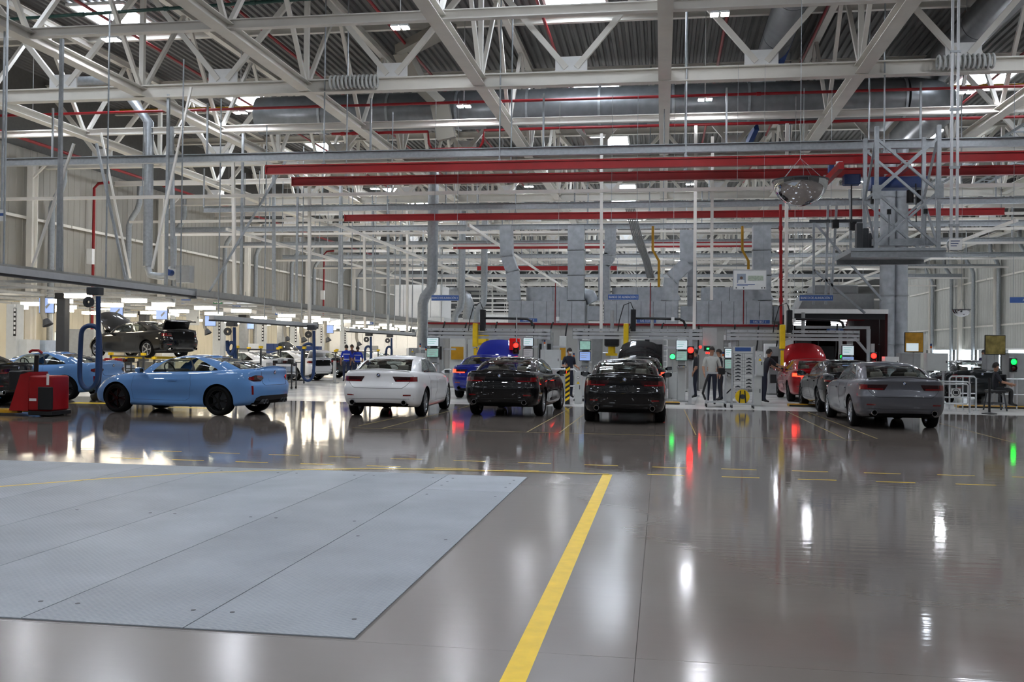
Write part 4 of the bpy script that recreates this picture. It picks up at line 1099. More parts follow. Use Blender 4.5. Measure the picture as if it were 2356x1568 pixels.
    for a0, m_ in ((0, 1), (90, 2), (180, 1), (270, 2)):
        rg.add([Mb @ Vector((0, 0, .0075))] + [Mb @ Vector((.027 * math.cos(RD(a0 + k * 15)), .027 * math.sin(RD(a0 + k * 15)), .0075)) for k in range(7)], [(0, k + 1, k + 2) for k in range(6)], m_)
    parts.append(('badge_ring', rg.mesh('badge_ring', [M_CHROME, M_WHITE, M_SIGN]), ''))
    pm = patch(bv, [Vector((x, far, .835 if kind == 'sedan' else .86)) for x in np.linspace(-.26, .26, 5)], [Vector((x, far, .735 if kind == 'sedan' else .78)) for x in np.linspace(-.26, .26, 5)], 2, dR, .002)
    parts.append(('plate_recess', pm.mesh('plate_recess', PAINT['white'], 40), 'paint'))
    if kind == 'coupe':
        dfz = patch(bv, [Vector((x, far, .47 - .05 * (abs(x) > .62))) for x in np.linspace(-.72, .72, 13)], [Vector((x, far, .36)) for x in np.linspace(-.72, .72, 13)], 2, dR, .008)
        parts.append(('diffuser', dfz.mesh('diffuser', M_BLACK, 40), ''))
        rf = [project(bvh_of(K['shell']), (0, 0, 3), (0, 0, -1))]
    gr = patch(bv, [Vector((x, 3.4, .66)) for x in np.linspace(-.38, .38, 9)], [Vector((x, 3.4, .44)) for x in np.linspace(-.36, .36, 9)], 2, (0, -1, 0), .006)
    parts.append(('grille', gr.mesh('grille', M_BLACK, 40), ''))
    K['parts'] = parts
    # cabin: seats, wheel, dashboard
    cab = []
    sm_ = MB()
    for s in (-1, 1):
        st = MB(); st.rings([[Vector((s * .36 + a * w, -.42 + z_ * -.28 + b_, .80 + z_ * .42)) for a, b_ in ((-1, 0), (-.8, .05), (.8, .05), (1, 0), (.8, -.05), (-.8, -.05))] for z_, w in ((0, .25), (.5, .24), (.85, .2), (1, .14))], True)
        cab.append(('seat', st.mesh('seat', M_SEAT, 60)))
        hd = MB().rbox(s * .36 - .12, s * .36 + .12, -.80, -.71, 1.20, 1.36, .04); cab.append(('headrest', hd.mesh('headrest', M_SEAT, 60)))
        hd = MB().rbox(s * .36 - .13, s * .36 + .13, -1.55, -1.46, 1.02, 1.20, .04); cab.append(('headrest', hd.mesh('headrest', M_SEAT, 60)))
    cab.append(('rear_bench', MB().rbox(-.62, .62, -1.52, -1.36, .8, 1.08, .06).mesh('rear_bench', M_SEAT, 60)))
    cab.append(('dashboard', MB().rbox(-.66, .66, .42, .80, .85, 1.03, .06).mesh('dashboard', M_CABIN, 60)))
    swp = [Matrix.Translation((-.36, .30, 1.02)) @ Matrix.Rotation(RD(65), 4, 'X') @ Vector((.185 * math.cos(a), .185 * math.sin(a), 0)) for a in np.linspace(0, 2 * math.pi, 24, endpoint=False)]
    cab.append(('steering_wheel', MB().tube(swp, .016, 6, closed=True).mesh('steering_wheel', M_CABIN, 60)))
    K['cabin'] = cab
    # bonnet panel (for cars with the bonnet up), hinge line at its rear edge = local origin
    hood = MB(); rows = []
    for k in range(9):
        f = k / 8; ww = .78 - .16 * f ** 2.2; y_ = f * 1.12
        rows.append([Vector((x * ww, y_ - .10 * abs(x) ** 3 * f, .06 * (1 - x * x) + .045 * math.sin(f * math.pi) - .10 * f ** 3 - .05 * abs(x) ** 4)) for x in np.linspace(-1, 1, 15)])
    n = 15; vs = [p for r in rows for p in r]; vs2 = [p - Vector((0, 0, .03)) for p in vs]; k0 = len(vs); fs = []
    for r in range(8):
        for i in range(n - 1):
            a, b, c, e = r * n + i, r * n + i + 1, (r + 1) * n + i + 1, (r + 1) * n + i
            fs += [(a, b, c, e), (k0 + e, k0 + c, k0 + b, k0 + a)]
    bd = list(range(n)) + [r * n + n - 1 for r in range(1, 9)] + [8 * n + i for i in range(n - 2, -1, -1)] + [r * n for r in range(7, 0, -1)]
    for a, b in zip(bd, bd[1:] + bd[:1]): fs.append((b, a, k0 + a, k0 + b))
    K['hood'] = hood.add(vs + vs2, fs).mesh('bonnet', PAINT['white'], 50)
    bay = patch(bv, [Vector((x, 1.95 - .25 * abs(x) ** 2, 2)) for x in np.linspace(-.60, .60, 7)], [Vector((x, 1.02, 2)) for x in np.linspace(-.72, .72, 7)], 6, (0, 0, -1), .004)
    K['bay'] = bay.mesh('engine_bay', M_UNDER, 40)
    boot = patch(bv, [Vector((x, -1.98, 2)) for x in np.linspace(-.58, .58, 7)], [Vector((x, sp['tail'] + .15, 2)) for x in np.linspace(-.58, .58, 7)], 4, (0, 0, -1), .006)
    K['boot'] = boot.mesh('boot_opening', M_UNDER, 40)
    boot2 = patch(bv, [Vector((x, far, 1.06)) for x in np.linspace(-.58, .58, 7)], [Vector((x, far, .72)) for x in np.linspace(-.52, .52, 7)], 4, dR, .010)
    K['boot2'] = boot2.mesh('boot_opening', M_UNDER, 40)
    lid = MB(); lr = []
    for k in range(7):
        f = k / 6
        if f < .62: y_, z_ = -f * .62, .03 * f
        else: y_, z_ = -.40 - (f - .62) * .16, .02 - (f - .62) * .85
        lr.append([(Vector((x * .62, y_ - .0, z_ + .03 * (1 - x * x))), Vector((x * .60, y_ + .03, z_ - .05))) for x in np.linspace(-1, 1, 9)])
    vs = [p[0] for r in lr for p in r] + [p[1] for r in lr for p in r]; k0 = 63; fs = []
    for r in range(6):
        for i in range(8):
            a, b, c, e = r * 9 + i, r * 9 + i + 1, (r + 1) * 9 + i + 1, (r + 1) * 9 + i
            fs += [(a, b, c, e), (k0 + e, k0 + c, k0 + b, k0 + a)]
    bd = list(range(9)) + [r * 9 + 8 for r in range(1, 7)] + [54 + i for i in range(7, -1, -1)] + [r * 9 for r in range(5, 0, -1)]
    for a, b in zip(bd, bd[1:] + bd[:1]): fs.append((b, a, k0 + a, k0 + b))
    K['lid'] = lid.add(vs, fs).mesh('boot_lid', PAINT['white'], 40)
    K['wheel'] = {'silver10': wheel_mesh(sp, 10, M_RIMS), 'black5': wheel_mesh(sp, 5, M_RIMB), 'silver5': wheel_mesh(sp, 5, M_RIMS)}
    return K
KIT = {'sedan': (SEDAN, car_kit(SEDAN, 'sedan')), 'coupe': (COUPE, car_kit(COUPE, 'coupe'))}
def recolour(o, m, slot=0):
    o.material_slots[slot].link = 'OBJECT'; o.material_slots[slot].material = m
def car(kind, colour, label, loc, heading, wheels='silver10', hood=None, lid=None, lit=False, roofm=None, cabin=True, group=None, z=0.0, tilt=0.0):
    """heading: degrees turned from the hall axis (+Y) towards the assembly line (-X)"""
    sp, K = KIT[kind]; P = PAINT[colour]
    t = thing('car', label, 'car', (loc[0], loc[1], z), RD(heading), group)
    if tilt: t.rotation_euler = (RD(tilt), 0, RD(heading))
    b = put('body', K['body'], t); recolour(b, P)
    r = put('roof', K['shell'], t); recolour(r, P if roofm is None else P)
    put('window_pillar', K['pillar'], t); put('rear_window', K['rear_window'], t); put('windscreen', K['windscreen'], t)
    for m in K['side']: put('side_window', m, t)
    last = None
    for name, me, role in K['parts']:
        if role == 'tailsub':
            o = put(name, me, last)
            if lit: recolour(o, M_TAILON)
        else:
            o = put(name, me, t)
            if role == 'tail': last = o
            if role == 'paint': recolour(o, P)
    if cabin:
        for name, me in K['cabin']: put(name, me, t)
    tm, rm = K['wheel'][wheels]
    for s in (-1, 1):
        for y in (-sp['wb'], sp['wb']):
            w = put('wheel', rm, t, (s * sp['track'], y, sp['wr'])); 
            if s < 0: w.rotation_euler = (0, 0, math.pi)
            put('tyre', tm, w)
    if hood is not None:
        h = put('bonnet', K['hood'], t, (0, .98, .985)); recolour(h, P); h.rotation_euler = (RD(hood), 0, 0)
        put('engine_bay', K['bay'], t)
        for s in (-1, 1): MB().cyl((s * .55, 1.5, .85), (s * .60, .98 + .62 * math.cos(RD(hood)), .985 + .62 * math.sin(RD(hood))), .012, 6).build('gas_strut', M_BLACK, t)
    if lid is not None:
        h = put('boot_lid', K['lid'], t, (0, -1.98, 1.10)); recolour(h, P); h.rotation_euler = (RD(-lid), 0, 0)
        put('boot_opening', K['boot'], t); put('boot_opening', K['boot2'], t)
    return t
def rear_axle(kind, x, y, heading):
    """centre of a car whose rear axle stands at (x, y)"""
    wb = KIT[kind][0]['wb']; a = RD(heading); return (x - math.sin(a) * wb, y + math.cos(a) * wb)
car('coupe', 'sky', 'pale sky-blue two-door coupe with black wheels standing on the dark floor', rear_axle('coupe', -9.98, 21.72, 83), 83, 'black5')
car('coupe', 'sky', 'pale blue coupe parked behind, half hidden by the red pallet truck and hose', (PY(165, 900, 25.6).x - 1.374, 26.2), 90, 'black5')
car('sedan', 'white', 'white four-door sedan seen from behind, parked on the dark floor', rear_axle('sedan', -6.42, 22.2, 2), 2, 'silver10')
car('sedan', 'black', 'black sedan seen from behind, right next to the striped yellow post', rear_axle('sedan', -3.72, 23.3, -3), -3, 'silver10')
car('sedan', 'black', 'black sedan seen squarely from behind beside the red floor reflection', rear_axle('sedan', -.82, 21.9, 1.5), 1.5, 'silver10')
car('sedan', 'grey', 'metallic grey sedan seen from behind beside the pipe barrier', rear_axle('sedan', 5.02, 22.2, 0.5), 0.5, 'silver10')
car('sedan', 'black', 'black sedan standing nose-first between the red and the grey car', rear_axle('sedan', 5.12, 27.4, 1), 1, 'black5')
car('sedan', 'royal', 'royal-blue car with raised bonnet and lit tail lamps', rear_axle('sedan', -5.8, 31.1, 0), 0, 'black5', hood=62, lit=True)
car('sedan', 'black', 'black car with raised bonnet on the middle test station', rear_axle('sedan', -.75, 31.0, 0), 0, 'black5', hood=62, lit=True)
car('sedan', 'red', 'dark red car with raised bonnet and lit tail lamps', rear_axle('sedan', 5.0, 32.7, 0), 0, 'black5', hood=62, lit=True)
car('sedan', 'dark', 'dark car behind the pipe barrier by the daylight doors', rear_axle('sedan', 10.3, 34.0, -4), -4, 'black5', lit=False)
car('sedan', 'dark', 'dark glossy car cut off by the frame edge behind the red pallet truck', (PY(45, 900, 22.6).x - 2.48, 22.6), 90, 'black5', cabin=False)
car('sedan', 'black', 'black sedan raised on a lift with its boot lid open', (PY(362, 800, 34.5).x - 1.25, 35.4), 70, 'silver5', hood=50, lid=70, z=1.12)
car('coupe', 'white', 'white fastback behind the blue coupe tail, on the assembly line', (PY(656, 850, 38).x - 2.19, 38.9), 68, 'black5')
car('sedan', 'white', 'white car on the assembly line behind the long blue hose loop', (PY(742, 850, 44).x - 2.3, 44.9), 70, 'silver5', lid=65)
car('sedan', 'dark', 'dark car on the assembly line next to the workers in blue', (PY(792, 845, 48.5).x - 2.3, 49.4), 70, 'silver5', hood=55)
car('sedan', 'white', 'white car far down the assembly line, mostly behind the white sedan', (PY(870, 835, 57).x - 1, 57), 70, 'silver5', cabin=False)

# ================================================================== TEST STATIONS
def span(x0, y0, x1, y1, Y, ground=False):
    """X range and Z range of a front face measured in the photograph, at hall depth Y"""
    a = PY((x0 + x1) / 2, y0, Y); b = PY((x0 + x1) / 2, y1, Y)
    return PY(x0, (y0 + y1) / 2, Y).x, PY(x1, (y0 + y1) / 2, Y).x, (0.0 if ground else b.z), a.z
def pbox(name, x0, y0, x1, y1, Y, d, m, parent=None, ground=False, r=0.0):
    X0, X1, Z0, Z1 = span(x0, y0, x1, y1, Y, ground)
    o = Vector(parent.location) if parent is not None else Vector((0, 0, 0))
    mb = MB()
    if r: mb.rbox(X0 - o.x, X1 - o.x, Y - o.y, Y + d - o.y, Z0 - o.z, Z1 - o.z, r)
    else: mb.box(X0 - o.x, X1 - o.x, Y - o.y, Y + d - o.y, Z0 - o.z, Z1 - o.z)
    return mb.build(name, m, parent)
def at(name, label, cat, x, Y, group=None, z=0.0):
    return thing(name, label, cat, (PY(x, 850, Y).x, Y, z), group=group)

# --- test cell fronts (white panel wall with openings) and their air units
M_CELL = mat('cell_white_panel', (172, 172, 169), 0.5, var=.03, scale=1)
M_SHUT = mat('roller_shutter_slat', (176, 178, 178), 0.45, .2)
cells = [('A', 985, 1290, 1130, 1185, 'white test cell front behind the royal-blue car'), ('B', 1290, 1556, 1447, 1535, 'white test cell front with a slatted shutter behind the raised black bonnet'), ('C', 1556, 1810, 1665, 1700, 'white test cell front behind the man in the grey shirt')]
for nm, x0, x1, d0, d1, lab in cells:
    Y = 42.0; t = at('test_cell', lab, 'test cell', (x0 + x1) / 2, Y); ox = t.location.x
    X0, X1 = PY(x0, 800, Y).x - ox, PY(x1, 800, Y).x - ox; D0, D1 = PY(d0, 800, Y).x - ox, PY(d1, 800, Y).x - ox
    n = 0
    def wall(a, b, z0, z1):
        k = max(1, round((b - a) / 1.1)); w = (b - a) / k
        for q in range(k): MB().box(a + q * w + .006, a + (q + 1) * w - .006, 0, .12, z0, z1 - .006).build('wall_panel', M_CELL, t)
    wall(X0, D0, 0, 2.72); wall(D1, X1, 0, 2.72); wall(D0, D1, 2.15, 2.72)
    for q in range(9): MB().box(D0 + .02, D1 - .02, .05, .09, .25 * q * .93 + .01, .25 * (q + 1) * .93 - .01).build('slat', M_SHUT, t)
    MB().box(D0, D1, -.10, .0, 2.1, 2.32).build('shutter_box', M_WHITE, t)
    MB().box(X0, X1, -.02, 3.2, 2.72, 2.80).build('roof_slab', M_LGREY, t)
    MB().bar((X0, -.08, 2.74), (X1, -.08, 2.74), .07, .09).build('fire_line', M_PIPERED, t)
def air_unit(lab, x0, x1, ux0, ux1, ybot=757):
    Y = 42.6; t = at('air_unit', lab, 'air handling unit', (x0 + x1) / 2, Y, z=2.80)
    X0, X1, Z0, Z1 = span(x0, 692, x1, ybot, Y); ox = t.location.x; zt = Z1 - 2.80
    n = max(4, round((X1 - X0) / .55)); w = (X1 - X0) / n
    MB().box(X0 - ox, X1 - ox, .03, 2.2, 0.02, zt - .02).build('core', M_DKGREY, t)
    for q in range(n):
        MB().box(X0 - ox + q * w + .008, X0 - ox + (q + 1) * w - .008, -.01 * (q % 2), .05, 0, zt).build('casing_panel', M_GALVD, t)
    for q in range(4): MB().box(X0 - ox - .02, X0 - ox + .02, .06 + .55 * q, .58 + .55 * q, 0, zt).build('casing_panel', M_GALVD, t)
    for q in range(4): MB().box(X1 - ox - .02, X1 - ox + .02, .06 + .55 * q, .58 + .55 * q, 0, zt).build('casing_panel', M_GALVD, t)
    U0, U1, _, UZ = span(ux0, 660, ux1, 692, Y + .5)
    n2 = 4; w2 = (U1 - U0) / n2
    for q in range(n2):
        x_ = U0 - ox + q * w2
        if q == 0: MB().cyl((x_ + w2, .6 + .5, zt + .02), (x_ + w2, .6 + .5, UZ - 2.8), w2 * .95, 24).build('fan_scroll', M_GALVD, t, 40)
        else: MB().box(x_ + .008, x_ + w2 - .008, .5, 1.6, zt + .01, UZ - 2.80).build('upper_casing', M_GALVD, t)
    MB().tube([(U1 - ox, 1.0, zt + .35), (U1 - ox + .3, 1.0, zt + .3), (U1 - ox + .45, 1.0, zt)], .3, 14).build('elbow', M_GALVD, t, 50)
    MB().box(X1 - ox + .12, X1 - ox + .72, .3, .9, .15, zt - .2).build('side_box', M_GALVD, t)
    MB().cyl(((X0 + X1) / 2 - ox + .4, -.05, 0), ((X0 + X1) / 2 - ox + .4, -.05, zt + .8), .02, 6).build('fire_drop', M_PIPERED, t)
    return t
air_unit('grey sheet-metal air unit on the test cell behind the blue car', 1170, 1345, 1205, 1340)
air_unit('grey sheet-metal air unit on the middle test cell under the second blue sign', 1390, 1560, 1405, 1530)
air_unit('grey sheet-metal air unit on the test cell below the poster board', 1602, 1776, 1612, 1745)
def duct_run(lab, pts, w, d, Y, m=M_GALVD):
    t = thing('supply_duct', lab, 'duct', PY(pts[-1][0], pts[-1][1], Y))
    for a, b in zip(pts[:-1], pts[1:]):
        pa, pb = PY(a[0], a[1], Y) - t.location, PY(b[0], b[1], Y) - t.location
        n = max(1, round((pb - pa).length / 1.1))
        for q in range(n):
            p0, p1 = pa.lerp(pb, q / n), pa.lerp(pb, (q + 1) / n - .012)
            MB().bar(p0, p1, w, d).build('duct_section', m, t)
            MB().bar(p1 - (pb - pa).normalized() * .03, p1 + (pb - pa).normalized() * .02, w + .06, d + .06).build('flange', M_GALV, t)
    return t
duct_run('square grey duct with a double bend beside the first air unit', [(1165, 520), (1167, 590), (1180, 625), (1183, 692)], .55, .55, 43.2)
duct_run('wide straight square duct dropping onto the first air unit', [(1326, 520), (1326, 692)], .72, .6, 43.2)
duct_run('pale narrow duct dropping beside the middle air unit', [(1405, 520), (1404, 588), (1390, 610), (1390, 692)], .5, .5, 43.6, M_GALV)
duct_run('square duct slanting down to the middle air unit', [(1582, 530), (1582, 605), (1545, 640), (1540, 692)], .68, .6, 43.2)
duct_run('dark square duct dropping behind the slanting one', [(1592, 600), (1592, 720)], .42, .5, 44.5)
duct_run('wide straight square duct dropping behind the poster board', [(1752, 520), (1752, 692)], .76, .6, 43.4)
for k, (x, lab, m) in enumerate(((1516, 'yellow gas pipe with a kink dropping behind the middle air unit', M_YPIPE), (1722, 'yellow gas pipe dropping near the poster board', M_YPIPE))):
    t = thing('gas_drop', lab, 'pipe', PY(x, 690, 44.8)); o = t.location
    MB().tube([PY(x - 14, 520, 44.8) - o, PY(x - 14, 575, 44.8) - o, PY(x, 600, 44.8) - o, PY(x, 690, 44.8) - o], .06, 8).build('pipe', m, t, 50)
t = thing('cable_drop', 'bundle of grey cables falling from the trusses between the ducts', 'cables', PY(1480, 620, 46)); o = t.location
for q in range(6): MB().tube([PY(1440 + q * 4, 480, 46) - o, PY(1455 + q * 4, 540, 46) - o, PY(1480 + q * 3, 600, 46) - o, PY(1490 + q * 3, 640, 46) - o], .035, 5).build('cable', M_GREY, t)
run('fire_pipe', 'bright red vertical fire pipe beside the third blue sign', [tuple(PY(1796, 470, 37)), tuple(PY(1797, 745, 37))], .055, M_RED)
for k, (x, y0, y1, Y, lab) in enumerate(((1383, 430, 770, 39, 'white hanging post between the first and second air unit'), (1597, 700, 770, 38, 'grey hanging post between the second and third air unit'), (1808, 600, 770, 38, 'grey hanging post next to the red fire pipe'), (1637, 545, 690, 40, 'bent white pipe post above the third air unit'))):
    pa, pb = PY(x, y0, Y), PY(x, y1, Y); pa.z = ZB
    tag(member('hung_post', pa, pb, ('b', .12, .12), M_TIE), lab, 'post')

# --- hanging blue signs
def sign(lab, words, x, y, w, h, Y, size, up=True, board=M_SIGN):
    p = PY(x, y, Y); s = Y / 2236.0; W, H_ = w * s, h * s
    t = thing('hanging_sign', lab, 'sign', (p.x, Y, p.z))
    MB().box(-W / 2, W / 2, -.015, .015, -H_ / 2, H_ / 2).build('sign_plate', board, t)
    fr = MB()
    for q in (-1, 1): fr.box(-W / 2 - .01, W / 2 + .01, -.02, .02, q * H_ / 2 - .006, q * H_ / 2 + .006)
    fr.build('sign_frame', M_ALU, t)
    text(words, size, M_WHITE, t, Matrix.Translation((0 if len(words) > 1 else -W * .17, -.018, -.003)) @ FACE, fit=(W * (.93 if len(words) > 12 else .62) if len(words) > 1 else None))
    if up:
        for q in (-1, 1): MB().cyl((q * W * .42, 0, H_ / 2), (q * W * .42, 0, ZB - p.z), .008, 5).build('hanger_wire', M_GALV, t)
    return t
sign('blue BANCO DE ALINEACIÓN sign hanging before the white office box', 'BANCO DE ALINEACIÓN 3', 1024, 685, 66, 13, 33, .088)
sign('blue BANCO DE ALINEACIÓN sign hanging over the middle air unit', 'BANCO DE ALINEACIÓN 2', 1434, 683, 70, 13, 33, .093)
sign('blue BANCO DE ALINEACIÓN sign hanging above the dark tunnel', 'BANCO DE ALINEACIÓN 1', 1878, 685, 72, 13, 33, .096)
sign('small blue FAS TEST sign on the air unit behind the blue car', 'FAS TEST 3', 1216, 736, 41, 9, 41.8, .125, False)
sign('small blue FAS TEST sign on the middle air unit', 'FAS TEST 2', 1487, 738, 44, 9, 41.8, .125, False)
sign('small blue FAS TEST sign below the poster board', 'FAS TEST 1', 1748, 740, 44, 9, 41.8, .125, False)
sign('small blue sign with white capitals in the dark tunnel mouth', 'YARD MALL', 1921, 760, 36, 9, 40.5, .11, False)
sign('blue sign cut off by the frame edge by the daylight-door wall', 'A', 2372, 690, 86, 13, 33, .12)
# poster board
p = PY(1725, 643, 30); t = thing('poster_board', 'hanging white poster board with a portrait and a chart', 'poster', (p.x, 30, p.z))
MB().box(-.49, .49, -.015, .015, -.30, .30).build('board', M_WHITE, t)
fr = MB()
for q in (-1, 1): fr.box(-.5, .5, -.022, .022, q * .30 - .012, q * .30 + .012); fr.box(q * .49 - .012, q * .49 + .012, -.022, .022, -.3, .3)
fr.build('frame', M_ALU, t)
MB().box(-.38, -.12, -.019, -.016, -.10, .18).build('portrait_print', mat('print_grey_blue', (150, 160, 176), .6), t)
mb = MB(); mb.rings([[Vector((-.25 + a * .1, -.021, z)) for a in (-s_, s_)] + [Vector((-.25 + a * .1, -.0195, z)) for a in (s_, -s_)] for z, s_ in ((-.10, 1), (-.02, .9), (.0, .3))], True); mb.build('portrait_shoulders', M_WHITE, t)
MB().cyl((-.25, -.0195, .05), (-.25, -.022, .05), .045, 16).build('portrait_head', mat('print_brown', (110, 84, 70), .6), t)
MB().box(-.06, .40, -.019, -.016, -.03, .12).build('chart_print', mat('print_green', (176, 186, 168), .6, var=.25, scale=30), t)
for q in range(2): MB().box(-.38, .15 - .2 * q, -.019, -.016, -.155 - .035 * q, -.14 - .035 * q).build('printed_line', M_SIGN, t)
for q in (-.4, -.18, .36, .44): MB().cyl((q, -.017, -.25), (q, -.02, -.25), .02, 12).build('printed_dot', M_DKGREY, t)
for q in (-.4, .4): MB().cyl((q, 0, .3), (q, 0, ZB - p.z), .005, 5).build('hanger_wire', M_GALV, t)
for k, (x, y, lab) in enumerate(((1283, 733, 'white pull-box on a cable before the first air unit'), (1548, 734, 'white pull-box on a cable before the middle air unit'), (1827, 737, 'white pull-box on a cable beside the dark tunnel'))):
    p = PY(x, y, 34); t = thing('pull_box', lab, 'switch box', tuple(p)); MB().rbox(-.055, .055, -.04, .04, -.07, .07, .015).build('box', M_WHITE, t); MB().cyl((0, 0, .07), (0, 0, ZB - p.z), .008, 5).build('cable', M_LGREY, t)

# --- aluminium gantries
def gantry(lab, x0, x1, xd, y):
    Y = 35.0; t = at('gantry', lab, 'gantry', xd, Y); ox = t.location.x
    X0, X1, Z0, Z1 = span(x0, y - 12, x1, y + 12, Y); X0 -= ox; X1 -= ox
    for k, (z0, z1, dy) in enumerate(((Z0, Z0 + .10, 0), (Z0 + .13, Z1 - .13, .06), (Z1 - .10, Z1, 0))):
        MB().box(X0, X1, dy, .22 - dy, z0, z1).build('profile', M_ALU if k != 1 else M_DKGREY, t)
    MB().box(X0, X1, .01, .05, (Z0 + Z1) / 2 - .05, (Z0 + Z1) / 2 + .05).build('profile', M_ALU, t)
    for q in range(int((X1 - X0) / .3)):
        MB().box(X0 + .1 + q * .3, X0 + .14 + q * .3, -.005, .01, Z1 - .06, Z1 - .03).build('slot_nut', M_GREY, t)
    MB().box(X0 - .02, X0, -.01, .23, Z0 - .01, Z1 + .01).build('end_plate', M_GREY, t); MB().box(X1, X1 + .02, -.01, .23, Z0 - .01, Z1 + .01).build('end_plate', M_GREY, t)
    for x in (X0 + .25, X1 - .25): MB().box(x - .09, x + .09, .24, .42, 0, Z1).build('leg', M_ALU, t); MB().box(x - .18, x + .18, .2, .5, 0, .03).build('foot_plate', M_GREY, t)
    # travelling head: yellow column with black cable chain
    MB().rbox(-.09, .09, -.30, -.04, Z0 - .3, Z1 + .18, .03).build('travelling_head', M_YEL, t)
    MB().box(-.05, .05, -.22, -.12, Z0 - .95, Z0 - .35).build('drop_arm', M_YEL, t)
    MB().box(-.04, .04, -.22, -.12, Z0 - 1.1, Z0 - .95).build('probe', M_BLACK, t)
    MB().rbox(.16, .34, -.2, .1, Z1 - .1, Z1 + .7, .03).build('drive', M_BLACK, t)
    MB().tube([(.3, 0, Z1 + .38), (.8, 0, Z1 + .38), (1.9, 0, Z1 + .36), (2.05, 0, Z1 + .28), (2.1, 0, Z1 + .1)], .05, 6).build('cable_chain', M_BLACK, t)
    MB().tube([(.25, -.05, Z1 + .7), (.15, -.05, Z1 + .95), (-.1, -.05, Z1 + .85), (-.25, -.05, Z1 + .3), (-.3, 0, Z1 - .1)], .018, 5).build('cable', M_BLACK, t)
    return t
gantry('aluminium gantry with a yellow head over the royal-blue car', 985, 1266, 1095, 767)
gantry('aluminium gantry with a yellow head over the raised black bonnet', 1318, 1616, 1440, 768)
gantry('aluminium gantry with a yellow head over the dark red car', 1672, 1977, 1798, 771)

# --- operator consoles: pillar, two screens, keyboard shelf
def console(lab, x, Y, ys, wpx=27, screens=(M_SCREEN, M_SCREENG)):
    t = at('console', lab, 'console', x, Y); s = Y / 2236.0; w = wpx * s
    zt = PY(x, ys - 14, Y).z
    MB().rbox(-.13, .13, .1, .34, 0, zt, .02).build('pillar', M_LGREY, t); MB().rbox(-.25, .25, 0, .5, 0, .05, .02).build('foot', M_GREY, t)
    for k, m in enumerate(screens):
        z = PY(x, ys + 25 * k, Y).z
        MB().rbox(-w / 2 - .02, w / 2 + .02, -.06, .05, z - .16, z + .16, .015).build('monitor', M_DKGREY, t)
        sc_ = MB().box(-w / 2, w / 2, -.068, -.062, z - .14, z + .14).build('screen', m, t)
        for q in range(3): MB().box(-w / 2 + .03, w / 2 - .05 - .04 * q, -.072, -.069, z + .08 - q * .07, z + .10 - q * .07).build('screen_text', M_LGREY if k else M_SCREENG, t)
    zk = PY(x, ys + 48, Y).z
    MB().box(-w / 2, w / 2, -.22, .12, zk - .06, zk).build('keyboard_shelf', M_GREY, t); MB().box(-w / 2 + .05, w / 2 - .05, -.2, -.06, zk, zk + .02).build('keyboard', M_BLACK, t)
    for q in (-.06, .06): MB().cyl((q, -.22, zk - .03), (q, -.235, zk - .03), .015, 8).build('push_button', M_REDOFF if q < 0 else M_YEL, t)
    return t
console('grey console with two green-tinted screens beside the white sedan', 996, 32.5, 786)
console('console with a bright screen beside the round red signal', 1215, 34.3, 786, 22, (M_SCREEN, M_WHITE))
console('console with two screens behind the masked worker', 1346, 33, 794, 24, (M_SCREENG, M_SCREENB))
console('console with papers beside the red signal post', 1568, 31, 793, 24, (M_SCREEN, M_SCREENG))
console('console with a tiny screen left of the picture trolley', 1677, 31, 812, 18, (M_SCREEN, M_SCREENG))
console('console with two screens in front of the dark tunnel', 1950, 31.5, 806, 24, (M_SCREEN, M_SCREENB))
# --- signal lights
def signal(lab, x, y, Y, kind, top=None, r=.085, pole=True):
    p = PY(x, y, Y); t = thing('signal_light', lab, 'traffic light', (p.x, Y, 0)); z = p.z
    if pole:
        MB().box(-.05, .05, .10, .20, 0, (PY(x, top, Y).z if top else z + .2)).build('post', M_ALU, t); MB().box(-.14, .14, .02, .30, 0, .03).build('foot_plate', M_GREY, t)
    else: MB().cyl((0, .12, z), (0, .12, z + 1.1), .02, 8).build('hanger', M_ALU, t)
    MB().rbox(-r * 1.3, r * 1.3, -.0, .09, z - r * 3.6, z + r * 1.4, .03).build('housing', M_DKGREY, t)
    Mx = lambda zz: Matrix.Translation((0, -.012, zz)) @ Matrix.Rotation(math.pi / 2, 4, 'X')
    pf = [(1e-4, .028), (r * .5, .022), (r * .85, .008), (r, -.012)]
    lz, oz = z, z - 2.2 * r
    if kind == 'red': MB().lathe(pf, 20, Mx(lz)).build('lit_lens', M_REDL, t, 50); MB().lathe(pf, 20, Mx(oz)).build('dark_lens', M_REDOFF, t, 50)
    else: MB().lathe(pf, 20, Mx(lz)).build('lit_lens', M_GREENL, t, 50); MB().lathe(pf, 20, Mx(oz)).build('dark_lens', M_REDOFF, t, 50)
    for zz in (lz, oz): MB().lathe([(r, -.01), (r * 1.12, -.01), (r * 1.12, .04), (r * 1.05, .04), (r, -.01)], 20, Mx(zz)).build('visor', M_BLACK, t, 50)
    return t
signal('lit red signal hanging beside the royal-blue car bonnet', 1187, 794, 33, 'red', pole=False)
signal('lit red signal on a slim post beside the man in the grey shirt', 1589, 805, 29.5, 'red', top=757)
signal('lit red signal in front of the dark tunnel', 2010, 818, 33, 'red', top=790)
signal('lit green signal above the dark red car', 1937, 820, 34, 'green', r=.06, top=800)
signal('lit green signal at the frame edge by the daylight-door wall', 2332, 832, 31, 'green', top=820)
t = at('red_lantern', 'square red glass lantern box behind the first hanging signal', 'lantern', 1183, 33.6, z=PY(1183, 805, 33.6).z)
MB().rbox(-.19, .19, 0, .25, 0, .42, .04).build('box', mat('red_glass_box', (120, 8, 10), .2, emit=(255, 20, 20), estr=.25), t)
